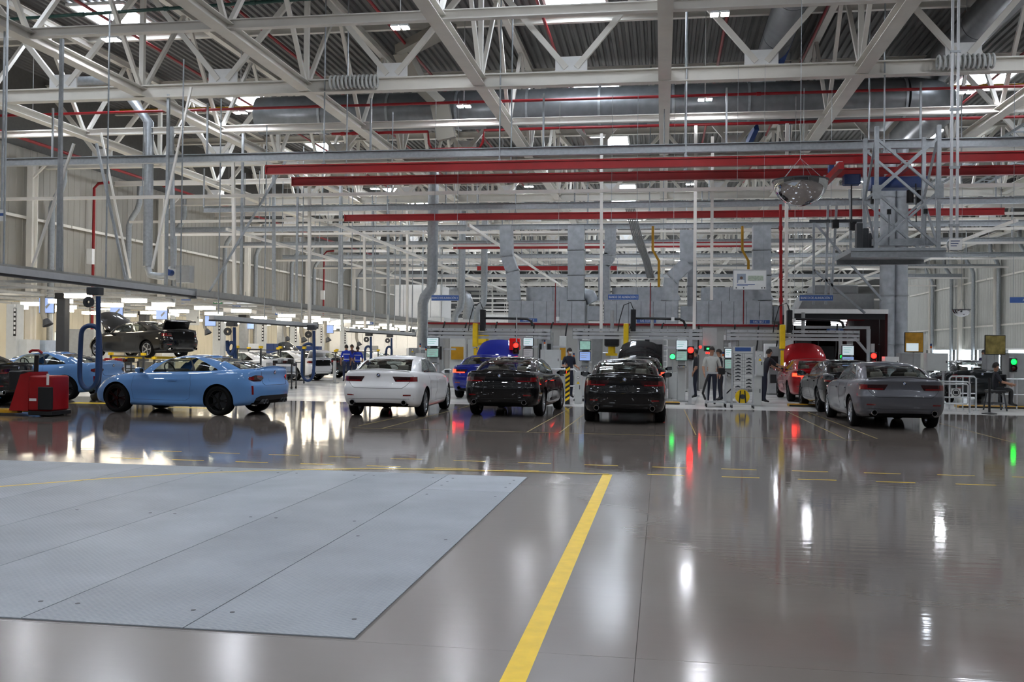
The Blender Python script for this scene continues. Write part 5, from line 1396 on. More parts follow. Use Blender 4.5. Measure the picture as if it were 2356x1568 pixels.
# stack lights
for k, (x, y, Y, lab) in enumerate(((967, 797, 36, 'stack light by the assembly-line end'), (980, 805, 33, 'stack light beside the grey console'), (1253, 790, 34, 'stack light over the white cabinet'), (1320, 820, 33, 'stack light beside the masked worker'), (1664, 818, 31.2, 'stack light left of the picture trolley'), (2142, 800, 31, 'stack light on the grey cabinet by the barrier'))):
    p = PY(x, y, Y); t = thing('stack_light', 'little %s' % lab, 'beacon', (p.x, Y, p.z - .15))
    for q, m in enumerate((M_LGREY, M_WHITE, mat('orange_lens', (220, 100, 20), .3), M_BLUE)): MB().cyl((0, 0, .07 * q), (0, 0, .07 * q + .065), .03, 10).build('lens', m, t, 40)
    MB().cyl((0, 0, -(p.z - .15) if k in () else -.5), (0, 0, 0), .012, 6).build('stem', M_LGREY, t)
# display boxes with red digits
t = at('digit_display', 'black display box with a green figure and red digits above the man', 'display', 1630, 36, z=PY(1630, 800, 36).z)
MB().box(-.17, .17, 0, .12, -.12, .06).build('case', M_BLACK, t); MB().box(-.07, .06, -.01, 0, -.06, .0).build('green_figure', M_GREENTXT, t)
MB().cyl((-.3, 0, .03), (-.3, -.02, .03), .05, 12).build('red_lamp', M_REDL, t)
for q in range(3): MB().box(-.1 + q * .08, -.05 + q * .08, -.01, 0, -.22, -.15).build('red_digit', mat('red_digit_glow', (255, 30, 20), .4, emit=(255, 30, 20), estr=5), t)
MB().box(-.2, .3, .15, .4, .1, .75).build('control_cabinet', M_LGREY, t)
# cabinets and housings
def cabinet(lab, x0, y0, x1, y1, Y, d, m=M_LGREY, ground=True, extra=()):
    X0, X1, Z0, Z1 = span(x0, y0, x1, y1, Y, ground); t = thing('control_cabinet', lab, 'cabinet', ((X0 + X1) / 2, Y, Z0)); w = (X1 - X0) / 2; h = Z1 - Z0
    MB().box(-w, w, 0.02, d, 0.0, h).build('body', m, t); MB().box(-w + .015, w - .015, 0, .02, .03, h - .02).build('door', m, t)
    MB().box(w - .07, w - .045, -.02, 0, h * .45, h * .58).build('handle', M_DKGREY, t)
    if 'warn' in extra:
        MB().prism([(-.05, 0), (.05, 0), (0, .085)], Matrix.Translation((0, -.001, h * .62)) @ FACE, .003).build('warning_triangle', M_YEL, t)
        MB().cyl((0, -.002, h * .82), (0, -.006, h * .82), .04, 14).build('round_mark', M_DKGREY, t); MB().cyl((0, -.004, h * .82), (0, -.008, h * .82), .03, 14).build('round_mark_inner', M_WHITE, t)
    return t
cabinet('wide plain white wall cabinet behind the black sedan beside the blue car', 1243, 804, 1288, 852, 34, .4, ground=False)
cabinet('slim white cabinet with a warning triangle beside the striped post', 1322, 855, 1338, 930, 28.8, .3, extra=('warn',))
cabinet('grey switch cabinet with a warning triangle beside the picture trolley', 1740, 808, 1757, 865, 29.3, .3, ground=False, extra=('warn',))
cabinet('white pedestal carrying the grey switch cabinet', 1733, 865, 1753, 930, 29.35, .3)
cabinet('pale grey low housing right of the middle black sedan', 1538, 857, 1566, 905, 33, .6)
cabinet('pinkish grey switch box behind the white sedan roof', 940, 800, 958, 826, 36, .3, M_GREY, ground=False, extra=('warn',))
cabinet('pale floor box standing behind the white sedan roof', 955, 812, 975, 880, 35, .4)
cabinet('grey flat cabinet on legs behind the pipe barrier', 2132, 812, 2182, 853, 30.5, .3, ground=False)
cabinet('grey tall kiosk with a screen behind the grey sedan', 2072, 812, 2118, 900, 33, .6, M_GREY)
cabinet('white box on the kiosk behind the grey sedan roof', 2037, 820, 2069, 845, 32, .5, M_WHITE, ground=False)
cabinet('tall grey machine column under the tilted picture screen', 2270, 815, 2298, 905, 33, .5, M_GREY)
cabinet('tall grey cabinet with the green signal at the frame edge', 2322, 812, 2400, 935, 31.3, .6, M_GREY)
cabinet('grey low cabinet behind the grey-shirted man', 1660, 857, 1690, 905, 34, .5)
cabinet('tall white machine housing behind the dark red bonnet', 1760, 790, 1790, 900, 38, .6, M_WHITE)
cabinet('white robot cell housing left of the royal-blue bonnet', 1075, 780, 1090, 860, 37, .4)
cabinet('grey post cabinet behind the masked worker', 1362, 775, 1385, 850, 36, .4, M_GREY)
# machine frames, posts and boxes crowding the space behind the gantries
rc = random.Random(5); kinds_ = ['grey steel frame post', 'white machine pillar', 'dark grey equipment rack', 'silver guide column', 'pale control pulpit', 'grey pump housing']
for k in range(22):
    x = 1000 + k * 43 + rc.uniform(-10, 10)
    if 1610 < x < 1660: continue
    Y = (37.6, 39.0, 40.4)[k % 3]; t = at('equipment_rack', '%s behind the gantries, %s counted from the assembly line' % (kinds_[k % 6], ORD[k]), 'equipment', x, Y, group='equipment crowding behind the gantries')
    h = rc.uniform(1.3, 2.4); w = rc.uniform(.12, .34); m = (M_GREY, M_LGREY, M_DKGREY, M_ALU, M_LGREY, M_GREY)[k % 6]
    MB().rbox(-w, w, 0, .4, .02, h, .03).build('body', m, t); MB().box(-w - .05, w + .05, -.05, .45, 0, .02).build('plinth', M_DKGREY, t)
    MB().box(-w * .8, w * .8, -.03, 0, h * .55, h * .8).build('front_panel', (M_BLACK, M_GREY, M_SCREENG, M_WHITE, M_DKGREY, M_YPIPE)[(k * 5) % 6], t)
    MB().box(-w * .7, w * .5, -.03, 0, h * .25, h * .42).build('front_panel', (M_WHITE, M_DKGREY, M_BLACK, M_LGREY)[(k * 3) % 4], t)
    MB().tube([(w * .6, .2, h), (w * .8, .2, h + .3), (w, .25, 2.7)], .03, 6).build('cable', M_BLACK, t)
    if k % 3 == 0: MB().bar((-w - .5, .1, h * .75), (w + .5, .1, h * .75), .06, .08).build('cross_bar', M_ALU, t)
# support legs for wall-hung cabinets
for k, (x, y, Y, lab) in enumerate(((1250, 852, 34.1, 'pair of grey legs under the wide white cabinet'), (2138, 853, 30.6, 'pair of grey legs under the flat cabinet'))):
    z = PY(x, y, Y).z; t = at('support_legs', lab, 'legs', x + 16, Y)
    for q in (-.22, .22): MB().box(q - .03, q + .03, .05, .11, 0, z).build('leg', M_ALU, t)
# robots / yellow devices behind
for k, (x, y, Y, lab) in enumerate(((1407, 785, 37, 'yellow and black handling robot head behind the masked worker'), (1105, 780, 38, 'yellow robot head behind the royal-blue bonnet'), (1850, 790, 38, 'dark robot head with yellow wrist before the dark tunnel'), (1500, 790, 38.5, 'dark robot head right of the slatted shutter'))):
    p = PY(x, y, Y); t = thing('robot_head', lab, 'robot', (p.x, Y, p.z))
    MB().rbox(-.28, .28, 0, .5, -.2, .28, .1).build('housing', M_BLACK if k != 1 else M_YEL, t); MB().cyl((0, .2, -.45), (0, .2, -.2), .14, 16).build('wrist', M_YEL, t, 40); MB().box(-.22, .22, .05, .35, -.55, -.45).build('tool_flange', M_YEL if k != 3 else M_DKGREY, t)
    MB().cyl((0, .3, .28), (0, .3, 1.2), .07, 10).build('mount', M_GREY, t)
# phone-like tablet and green touch panel
t = at('touch_panel', 'bright green round touch panel beside the middle test station', 'touch panel', 1547, 33, z=PY(1547, 820, 33).z)
MB().box(-.08, .08, 0, .03, -.1, .1).build('case', M_DKGREY, t); MB().cyl((0, -.002, 0), (0, -.008, 0), .085, 18).build('green_disc', M_GREENTXT, t); MB().cyl((0, .02, -1.5), (0, .02, -.1), .02, 8).build('stem', M_GREY, t)
# handrails by the stations
def rail_frame(lab, x0, x1, Y, ztop=.98, posts=2, label_sign=False):
    X0, X1 = PY(x0, 850, Y).x, PY(x1, 850, Y).x; t = thing('handrail', lab, 'handrail', ((X0 + X1) / 2, Y, 0)); w = (X1 - X0) / 2
    MB().tube([(-w, 0, 0.02), (-w, 0, ztop - .06), (-w + .06, 0, ztop), (w - .06, 0, ztop), (w, 0, ztop - .06), (w, 0, 0.02)], .024, 10).build('top_tube', M_ALU, t, 50)
    MB().tube([(-w, 0, ztop * .5), (w, 0, ztop * .5)], .018, 8).build('mid_tube', M_ALU, t, 50)
    for q in range(1, posts): MB().cyl((-w + 2 * w * q / posts, 0, 0), (-w + 2 * w * q / posts, 0, ztop), .02, 8).build('post', M_ALU, t)
    for q in (-w, w): MB().box(q - .06, q + .06, -.06, .06, 0, .015).build('foot', M_ALU, t)
    return t
rail_frame('pale tube handrail behind the striped yellow post', 1248, 1326, 29.2, 1.02, 3)
t = rail_frame('grey tube barrier beside the grey sedan with a round no-touch sign', 2160, 2232, 27.9, .86, 1)
w = .46
MB().tube([Vector((x, -.05, z)) for x, z in ((-.34, .30), (-.30, .26), (.30, .26), (.34, .30), (.34, .76), (.30, .80), (-.30, .80), (-.34, .76))], .022, 8, closed=True).build('gate_loop', M_ALU, t, 50)
MB().box(-.10, .14, -.085, -.078, .44, .68).build('sign_plate', M_WHITE, t)
MB().lathe([(.085, 0), (.10, 0), (.10, .006), (.085, .006)], 24, Matrix.Translation((.02, -.086, .57)) @ Matrix.Rotation(math.pi / 2, 4, 'X')).build('sign_ring', M_BLACK, t)
MB().bar((-.05, -.09, .64), (.09, -.09, .50), .015, .006).build('sign_slash', M_BLACK, t)
MB().rbox(-.03, .07, -.092, -.088, .53, .61, .01).build('sign_hand', M_BLACK, t)
rail_frame('second grey tube barrier standing behind the first one', 2185, 2246, 29.3, .98, 4)
rail_frame('low grey barrier by the daylight doors', 2310, 2400, 30.2, .9, 3)
t = at('striped_post', 'post with yellow and black hazard stripes between two black sedans', 'post', 1306, 28.3)
MB().box(-.065, .065, 0, .12, 0, 1.12).build('post', M_BLACK, t)
for q in range(7):
    z = .08 + q * .145
    MB().add([(-.066, -.004, z), (.066, -.004, z + .09), (.066, -.004, z + .165), (-.066, -.004, z + .075), (-.066, .01, z), (.066, .01, z + .09), (.066, .01, z + .165), (-.066, .01, z + .075)], [(0, 1, 2, 3), (7, 6, 5, 4), (0, 4, 5, 1), (1, 5, 6, 2), (2, 6, 7, 3), (3, 7, 4, 0)]).build('stripe', M_YEL, t)
MB().box(-.11, -.08, .02, .06, 0, 1.0).build('side_bar', M_ALU, t)
# push cart
t = at('tool_cart', 'aluminium push cart with a black tool head beside the man', 'cart', 1648, 28.4); w = .27
for x in (-w, w):
    for y in (0, .45): MB().bar((x, y, .10), (x, y, .98 if y == 0 else .5), .05, .05).build('upright', M_ALU, t)
MB().bar((-w - .03, 0, .99), (w + .03, 0, .99), .05, .05).build('handle', M_ALU, t); MB().box(-w, w, 0, .45, .13, .17).build('base_deck', M_ALU, t)
for x in (-w, w):
    for y in (0, .45): MB().cyl((x - .02, y, .055), (x + .02, y, .055), .055, 14).build('caster', M_RUBBER, t, 40)
MB().rbox(.05, .25, -.06, .12, .95, 1.15, .04).build('tool_head', M_BLACK, t); MB().cyl((.15, .05, .3), (.15, .05, .95), .02, 8).build('tool_stem', M_BLACK, t)
MB().tube([(-.22, .0, .95), (-.3, -.04, .7), (-.38, -.04, .4), (-.3, 0, .22)], .035, 8).build('hose', M_BLACK, t, 50)
MB().tube([(.2, .05, 1.05), (.45, .05, .95), (.5, .05, .6), (.3, .1, .4)], .02, 6).build('cable', M_BLACK, t)
# picture trolley
t = at('picture_trolley', 'tall trolley board with rows of small car pictures and a yellow reel', 'trolley', 1709, 28.2); w = .30
for x in (-w, w): MB().bar((x, 0, .1), (x, 0, 1.78), .045, .045).build('upright', M_ALU, t)
MB().box(-w, w, .01, .035, .55, 1.76).build('board', M_WHITE, t)
MB().box(-.22, .22, .0, .01, 1.63, 1.74).build('header_print', M_SIGN, t)
for q in range(11): MB().box(-w + .03, w - .03, .004, .011, .56 + q * .1, .566 + q * .1).build('grid_line', M_DKGREY, t)
for x in (-.25, -.02, .05): MB().box(x - .003, x + .003, .004, .011, .56, 1.56).build('grid_line', M_DKGREY, t)
side_p = [(-.085, .0), (-.08, .022), (-.045, .026), (-.02, .045), (.03, .045), (.055, .026), (.085, .02), (.085, 0), (.062, 0), (.05, -.012), (.035, 0), (-.035, 0), (-.05, -.012), (-.065, 0)]
tiny = MB().prism(side_p, Matrix.Translation((0, .009, 0)) @ FACE, .004).mesh('car_picture', M_DKGREY)
for q in range(10):
    for x in (-.135, .17):
        if (q, x) in ((9, .17), (3, .17), (1, -.135)): continue
        put('car_picture', tiny, t, (x, 0, .595 + q * .1))
for s in (-1, 1): MB().bar((s * w, -.12, .1), (s * w, .36, .1), .045, .045).build('foot_rail', M_ALU, t); MB().bar((s * w, .0, .5), (s * w, .32, .12), .03, .03).build('brace', M_ALU, t)
MB().bar((-w, .3, .1), (w, .3, .1), .04, .04).build('cross_bar', M_ALU, t); MB().bar((-w, -.1, .13), (w, -.1, .13), .04, .04).build('cross_bar', M_ALU, t)
for s in (-1, 1):
    for y in (-.1, .34): MB().cyl((s * w - .018, y, .05), (s * w + .018, y, .05), .05, 12).build('caster', M_DKGREY, t, 40)
MB().cyl((0, .02, .33), (0, .12, .33), .2, 28).build('hose_reel', M_YEL, t, 40); MB().cyl((0, 0, .33), (0, .14, .33), .07, 16).build('reel_hub', M_DKGREY, t, 40)
MB().bar((-.09, 0, .14), (-.06, 0, .5), .03, .03).build('reel_bracket', M_BLACK, t); MB().bar((.09, 0, .14), (.06, 0, .5), .03, .03).build('reel_bracket', M_BLACK, t)
# tilted picture screens by the daylight-door side
for k, (x, y, wpx, hpx, Y, lab) in enumerate(((2103, 787, 37, 42, 32, 'tilted screen with an orange picture and a green panel'), (2290, 793, 40, 40, 31.5, 'tilted screen with a dark and yellow picture by the seated worker'))):
    p = PY(x, y, Y); s = Y / 2236; t = thing('picture_screen', lab, 'screen', (p.x, Y, p.z)); w, h = wpx * s / 2, hpx * s / 2
    MB().rbox(-w - .02, w + .02, 0, .07, -h - .02, h + .02, .02).build('case', M_BLACK, t); MB().box(-w, w, -.006, .0, -h, h).build('picture', M_SCREENY if k == 0 else mat('screen_dark_picture', (110, 100, 60), .3, emit=(90, 80, 40), estr=.3, var=.7, scale=5), t)
    if k == 0: MB().box(-w + .03, w * .5, -.01, -.006, -h + .02, -h * .1).build('inset_panel', M_SCREEN, t)
    MB().cyl((0, .05, -p.z), (0, .05, -h), .03, 8).build('stand', M_GREY, t)
t = at('queue_post', 'black stanchion post with a round foot near the seated worker', 'stanchion', 2277, 27.8)
MB().lathe([(.0001, 0), (.19, 0), (.19, .025), (.05, .05), (.0001, .05)], 24).build('foot', M_BLACK, t, 40); MB().cyl((0, 0, .04), (0, 0, .98), .032, 12).build('post', M_BLACK, t, 40)
# floor fixtures around the stations: pit covers and wheel guides
for k, (x, y, Y, w_, lab) in enumerate(((1530, 930, 29.6, .9, 'wooden-coloured wheel guide right of the middle black sedan'), (1850, 925, 29.8, .9, 'yellow wheel guide below the dark red car'), (2290, 925, 31, 2.2, 'yellow and black wheel guide near the seated worker'), (1340, 920, 30.5, .5, 'black floor cable by the slim cabinet'))):
    t = at('wheel_guide', lab, 'wheel guide', x, Y)
    MB().rbox(-w_ / 2, w_ / 2, -.2, .25, 0, .07, .02).build('block', M_YPIPE if k != 3 else M_BLACK, t); MB().bar((-w_ / 2, -.25, .03), (w_ / 2, -.25, .03), .04, .04).build('edge', M_BLACK, t)

# --- dark tunnel with strip lamps
Y = 40.0; X0, X1, _, Z1 = span(1825, 720, 2036, 842, Y); t = thing('dark_tunnel', 'dark red lined tunnel room with strip lamps behind the red car', 'tunnel', ((X0 + X1) / 2, Y, 0)); w = (X1 - X0) / 2
M_TUN = mat('dark_tunnel_lining', (18, 11, 12), .7); M_TUNR = mat('dark_red_tunnel_wall', (52, 8, 10), .7, spec=.2)
MB().box(-w, w, 14, 14.1, 0, Z1).build('rear_wall', M_TUNR, t); MB().box(w, w + .1, 0, 14, 0, Z1).build('side_wall', M_TUNR, t); MB().box(-w - .1, -w, 0, 14, 0, Z1).build('side_wall', M_TUN, t)
MB().box(-w, w, .05, 14, Z1, Z1 + .1).build('ceiling_lining', M_TUN, t); MB().box(-w - .1, w + .1, -.1, .05, Z1 - .02, Z1 + .16).build('lintel', M_WHITE, t); MB().box(-w - .18, -w, -.1, .05, 0, Z1).build('jamb', M_WHITE, t)
MB().box(-w, w, -.02, .05, Z1 - .25, Z1 - .02).build('dark_header', M_BLACK, t)
for q in range(3):
    for x in (-.5 * w - .5 + .45 * q, .15 * w + .55 * q): MB().box(x - .32, x + .32, 1.5 + 3.2 * q, 1.66 + 3.2 * q, Z1 - .28, Z1 - .22).build('strip_lamp', mat('tunnel_tube_glow', (255, 255, 255), .5, emit=(245, 248, 255), estr=5.0), t)
for q in range(2): MB().bar((-w * .6, 1.2 + q, Z1 - .2), (w * .8, 1.2 + q, Z1 - .2), .04, .04).build('fire_line', M_PIPERED, t)
for x, y0, y1 in ((.1 * w, .9, 1.0), (.72 * w, .9, 1.0)): MB().box(x - .07, x + .07, .6, .74, 0, 2.6).build('frame_post', M_ALU, t)
MB().bar((-.9 * w, .67, 2.65), (.75 * w, .67, 2.65), .12, .12).build('frame_beam', M_ALU, t); member('frame_brace', (.3 * w, .67, 2.5), (.9 * w, .67, 1.2), ('b', .1, .1), M_ALU, t)
MB().box(-.3 * w, .2 * w, 3, 4, 0, 1.9).build('dark_machine', M_BLACK, t); MB().box(.25 * w, .95 * w, 5, 6, 0, 1.5).build('red_machine', M_TUNR, t)
# roof plant above the tunnel
t = thing('roof_plant', 'grey flat plant housing on top of the dark tunnel', 'plant housing', ((X0 + X1) / 2, 42, Z1 + .16))
MB().add([(-w * .75, 0, .05), (w, 0, .05), (w, 3, .05), (-w * .75, 3, .05), (-w * .55, .1, .75), (w, .1, .75), (w, 2.9, .75), (-w * .55, 2.9, .75)], [(3, 2, 1, 0), (4, 5, 6, 7), (0, 1, 5, 4), (1, 2, 6, 5), (2, 3, 7, 6), (3, 0, 4, 7)]).build('hood', M_GREY, t)
MB().rbox(-w * .35, w * .7, .5, 2.4, .75, 1.15, .1).build('unit', M_GREY, t); 

# --- far end: white upstairs room, stacks and frames
t = thing('office_box', 'bright white upper-floor box at the far end of the hall', 'room', (PY(955, 800, 88).x, 88, 0))
X0, X1, Z0, Z1 = span(908, 655, 1012, 730, 88); ox = t.location.x
for q in range(5): MB().box(X0 - ox + q * (X1 - X0) / 5 + .02, X0 - ox + (q + 1) * (X1 - X0) / 5 - .02, 0, 5, Z0, Z1).build('wall_panel', M_WHITE, t)
MB().box(X0 - ox - .5, X1 - ox + .5, -.4, 5.4, Z0 - .5, Z0).build('floor_deck', M_LGREY, t)
for q in range(5): MB().box(X0 - ox + q * 1.0, X0 - ox + .2 + q * 1.0, 0, .2, 0, Z0 - .5).build('leg', M_LGREY, t)
MB().box(X0 - ox + .2, X1 - ox - .2, .5, 4, .2, 2.6).build('dark_store', M_BLACK, t)
for k, (x, Y, y0, lab) in enumerate(((972, 45, 655, 'fat galvanised stack with a dog-leg beside the first blue sign'), (1045, 60, 700, 'galvanised stack with a dog-leg behind the first blue sign'), (1097, 62, 690, 'galvanised stack with a dog-leg left of the first air unit'))):
    p = PY(x, 780, Y); zt = PY(x, y0, Y).z; t = thing('exhaust_stack', lab, 'duct', (p.x, Y, 0)); r = .26 if k == 0 else .22
    MB().tube([(0, 0, .1), (0, 0, zt - .9), (.08, 0, zt - .6), (.4, 0, zt - .2), (.45, 0, zt + .2), (.45, 0, ZB)], r, 14).build('pipe', M_GALV, t, 50)
    for q in range(4): MB().cyl((0, 0, .8 + q * (zt - 2) / 4), (0, 0, .86 + q * (zt - 2) / 4), r + .03, 14).build('collar', M_GALV, t)
t = thing('silo', 'pale round silo with a fat elbow pipe left of the first air unit', 'silo', (PY(1074, 800, 64).x, 64, 0))
MB().cyl((0, 0, 0), (0, 0, PY(1074, 735, 64).z), .75, 24).build('tank', M_LGREY, t, 40); MB().tube([(.1, 0, 3.4), (.1, 0, 4.6), (-.1, 0, 5.1), (-.6, 0, 5.4), (-1.2, 0, 5.4)], .4, 16).build('elbow', M_GALV, t, 50)
for k, (x, y, Y, w_, h_, lab) in enumerate(((1140, 700, 92, 6, 5, 'pale far partition wall left of the first air unit'), (1900, 700, 96, 12, 4, 'pale far partition behind the third blue sign'), (1400, 700, 97, 12, 4, 'pale far partition behind the middle air unit'), (860, 790, 80, 8, 3.0, 'white low partition at the end of the assembly line'))):
    p = PY(x, y, Y); t = thing('partition', lab, 'partition', (p.x, Y, 0))
    for q in range(int(w_)): MB().box(-w_ / 2 + q + .01, -w_ / 2 + q + .99, 0, .12, 0.01, h_).build('wall_panel', M_WHITE, t)

# ================================================================== ASSEMBLY LINE UNDER THE LOW LAMP GRID
GZ = 3.45
M_GRID = mat('grid_grey_steel', (150, 150, 146), .5)
t = thing('lamp_grid', 'long low grey steel grid carrying the strip lamps along the assembly line', 'steel grid', (-23, 24, 0))
for x in (6, 3, 0, -3, -6): member('long_beam', (x, -6, GZ), (x, 61, GZ), ('b', .08, .09), M_GRID, t)
for k in range(23): member('cross_beam', (-6.4, -6 + 3 * k, GZ + .12), (6.1, -6 + 3 * k, GZ + .07), ('b', .06, .07), M_GRID, t)
member('edge_fascia', (6.1, -6, GZ + .12), (6.1, 61, GZ + .12), ('b', .06, .22), M_GRID, t)
for k in range(11): member('hanger', (6, -5 + 6 * k, GZ + .1), (6, -5 + 6 * k, ZB - .1), ('b', .09, .09), M_GALV, t)
def batten():
    t = thing('strip_lamp', 'slim warm-white strip lamp under the grey lamp grid of the assembly line', 'strip lamp', (0, 0, 0), group='strip lamps under the lamp grid')
    MB().box(-.40, .40, -.14, .14, -.03, .10).build('diffuser', M_BATTEN, t); MB().box(-.42, .42, -.16, .16, .101, .14).build('housing', M_WHITE, t)
    for q in (-.3, .3): MB().cyl((q, 0, .14), (q, 0, .28), .01, 5).build('clip', M_GREY, t)
    return t
B0 = None
for k in range(20):
    for i, x in enumerate((-18.6, -21.4, -24.6, -27.6)):
        if (k * 7 + i * 5) % 6 == 0: continue
        if B0 is None: B0 = batten(); o = B0
        else: o = tree(B0)
        o['label'] = 'strip lamp under the lamp grid, %s row from the hall, %s from viewer' % (ORD[i], ORD[k])
        o.location = (x + .25 * ((k + i) % 3 - 1), 25.5 + 2.9 * k + .7 * (i % 2), GZ - .32)
# exhaust extraction rails with blue hose loops
def hose_rail(lab, X, y0, y1, z):
    t = thing('extraction_rail', lab, 'rail', (X, y0, z)); L_ = y1 - y0
    mb = MB(); mb.box(-.10, .10, 0, L_, -.07, .09); mb.build('rail', M_ALU, t); MB().box(-.11, .11, 0, L_, -.12, -.07).build('rubber_seal', M_BLACK, t)
    MB().box(-.14, .14, L_, L_ + .02, -.16, .16).build('end_plate', M_GREY, t)
    for q in range(int(L_ // 4) + 1): MB().cyl((0, .5 + 4 * q, .14), (0, .5 + 4 * q, ZB - z), .025, 6).build('hanger', M_GALV, t)
    return t
hose_rail('grey extraction rail running in from the frame edge', -14.6, 15.0, PX(443, 675, -14.6).y, 3.24)
hose_rail('grey extraction rail above the two middle hose loops', -15.6, PX(487, 728, -15.6).y, PX(726, 750, -15.6).y, 2.60)
hose_rail('short grey extraction rail farthest along the assembly line', -15.6, PX(800, 762, -15.6).y, PX(953, 771, -15.6).y, 2.50)
def hose(lab, x, Y, ztop, zlow, wide, nozzle=False):
    t = at('exhaust_hose', lab, 'hose', x, Y, z=0)
    h = ztop
    MB().rbox(-.18, .18, -.15, .15, h - .12, h + .10, .03).build('trolley', M_DKGREY, t); MB().lathe([(.05, 0), (.15, .0), (.15, .08), (.05, .08)], 18, Matrix.Translation((-.1, -.1, h - .32)) @ Matrix.Rotation(math.pi / 2, 4, 'X')).build('balancer', M_DKGREY, t, 40)
    pts = [Vector((.10, 0, h - .15)), Vector((.12, 0, h * .6)), Vector((.12, 0, zlow + .45))]
    pts += [Vector((.12 - wide * .5 + wide * .5 * math.cos(RD(a)), 0, zlow + .42 + .42 * math.sin(RD(a)))) for a in range(-20, -171, -25)]
    pts += [Vector((.12 - wide, 0, zlow + .6)), Vector((.14 - wide, 0, h * .55))]
    pts += [Vector((.12 - wide * .5 + wide * .5 * math.cos(RD(a)), 0.05, h * .62 + .22 * math.sin(RD(a)))) for a in range(170, 9, -32)]
    pts += [Vector((.10, .12, h * .45)), Vector((.10, .14, .9)), Vector((.02, .14, .18 if nozzle else max(.35, zlow + .1)))]
    # smooth the path
    for _ in range(2):
        q = [pts[0]]
        for a, b in zip(pts[:-1], pts[1:]): q += [a.lerp(b, .25), a.lerp(b, .75)]
        pts = q + [pts[-1]]
    MB().tube(pts, .066, 10).build('hose', M_HOSE, t, 60)
    e = pts[-1]; MB().tube([e + Vector((.01, 0, .08)), e, e + Vector((-.12, 0, -.06))], [.09, .10, .12], 10).build('nozzle', M_BLACK, t, 50)
    MB().cyl((.12 - wide * .5, .03, h * .62 + .2), (.12 - wide * .5, 0, h - .1), .012, 5).build('balancer_cord', M_BLACK, t)
    return t
hose('big blue exhaust hose loop with a black nozzle beside the red pallet truck', 216, 24.6, 3.1, .35, .55, True)
hose('narrow blue exhaust hose above the roof of the near blue coupe', 532, 34.5, 2.48, 1.3, .30)
hose('long blue exhaust hose loop hanging behind the white sedan', 716, 40.5, 2.48, .12, .55)
hose('blue exhaust hose loop above the workers in blue vests', 848, 51.0, 2.38, .7, .35)
hose('farthest blue exhaust hose loop above the white sedan roof', 896, 57.0, 2.38, .9, .35)

# line columns with lettered panels, hung monitors, small signs
for k, (x, Y, lab) in enumerate(((143, 30, 'dark thick post left of the big blue hose'), (330, 46, 'dark thick post behind the raised black sedan'), (560, 50, 'dark thick post behind the narrow blue hose'), (645, 58, 'dark thick post behind the long hose loop'))):
    t = at('line_post', lab, 'post', x, Y); r = .16 if k == 0 else .2
    MB().rbox(-r, r, -r, r, 0.03, GZ - .1, .04).build('shaft', M_DKGREY if k < 2 else M_GREY, t); MB().box(-r - .1, r + .1, -r - .1, r + .1, 0, .03).build('base_plate', M_GREY, t); MB().box(-r - .03, r + .03, -r - .03, r + .03, GZ - .3, GZ - .1).build('cap', M_BLACK, t)
for k, (x, Y) in enumerate(((238, 38), (385, 44), (500, 47), (600, 51), (676, 55), (735, 60), (790, 66), (30, 33))):
    t = at('lift_column', 'pale lift column with a lettered strip, %s along the assembly line from the viewer' % ORD[[1, 2, 3, 4, 5, 6, 7, 0][k]], 'lift column', x, Y, group='pale lift columns of the assembly line')
    MB().rbox(-.22, .22, -.15, .3, 0.02, GZ - .35, .03).build('shaft', M_LGREY, t); MB().box(-.4, .4, -.4, .5, 0, .02).build('base_plate', M_GREY, t)
    MB().box(.10, .21, -.165, -.15, 1.9, GZ - .5).build('lettered_strip', M_BLACK, t)
    for q in range(7): MB().box(.12, .19, -.17, -.165, 1.98 + q * .17, 2.08 + q * .17).build('letter', M_WHITE, t)
for k, (x, y, Y, m) in enumerate(((107, 702, 33, M_SCREENB), (268, 715, 37, M_SCREENB), (372, 722, 42, M_SCREENB), (484, 738, 45, M_SCREENB), (573, 746, 50, M_SCREENB), (757, 757, 58, M_SCREENB))):
    p = PY(x, y, Y); s = Y / 2236; t = thing('hung_monitor', 'blue-lit monitor hung over the assembly line, %s from the viewer' % ORD[k], 'monitor', tuple(p), group='blue-lit monitors over the assembly line')
    w, h = (.30, .26) if k else (.32, .30)
    MB().rbox(-w, w, 0, .06, -h, h, .02).build('case', M_DKGREY, t); MB().box(-w + .02, w - .02, -.008, 0, -h + .02, h - .02).build('screen', m, t)
    if k in (0, 1, 2): MB().add([(-.05, -.012, -.05), (.14, -.012, .12), (.16, -.012, .04), (.0, -.012, -.14)], [(0, 1, 2, 3)]).build('screen_picture', M_GREY, t)
    MB().cyl((0, .05, h), (0, .05, GZ - p.z), .02, 6).build('hanger', M_GREY, t)
for k, (x, y) in enumerate(((428, 693), (544, 706), (642, 720), (730, 729), (792, 737), (852, 743), (556 - 55, 695))):
    Y = (40, 45, 50, 55, 60, 65, 42)[k]; p = PY(x, y, Y); t = thing('bay_sign', 'small blue bay sign under the lamp grid, %s from the viewer' % ORD[[0, 2, 3, 4, 5, 6, 1][k]] if k < 6 else 'small green exit sign under the lamp grid', 'sign', tuple(p), group='blue bay signs' if k < 6 else None)
    MB().box(-.22, .22, -.01, .01, -.09, .09).build('sign_plate', M_SIGN if k < 6 else mat('green_sign_face', (40, 120, 80), .5), t)
    for q in range(3): MB().box(-.16 + q * .11, -.08 + q * .11, -.014, -.01, -.03, .03).build('mark', M_WHITE, t)
    for q in (-.18, .18): MB().cyl((q, 0, .09), (q, 0, .5), .006, 4).build('hanger', M_GREY, t)
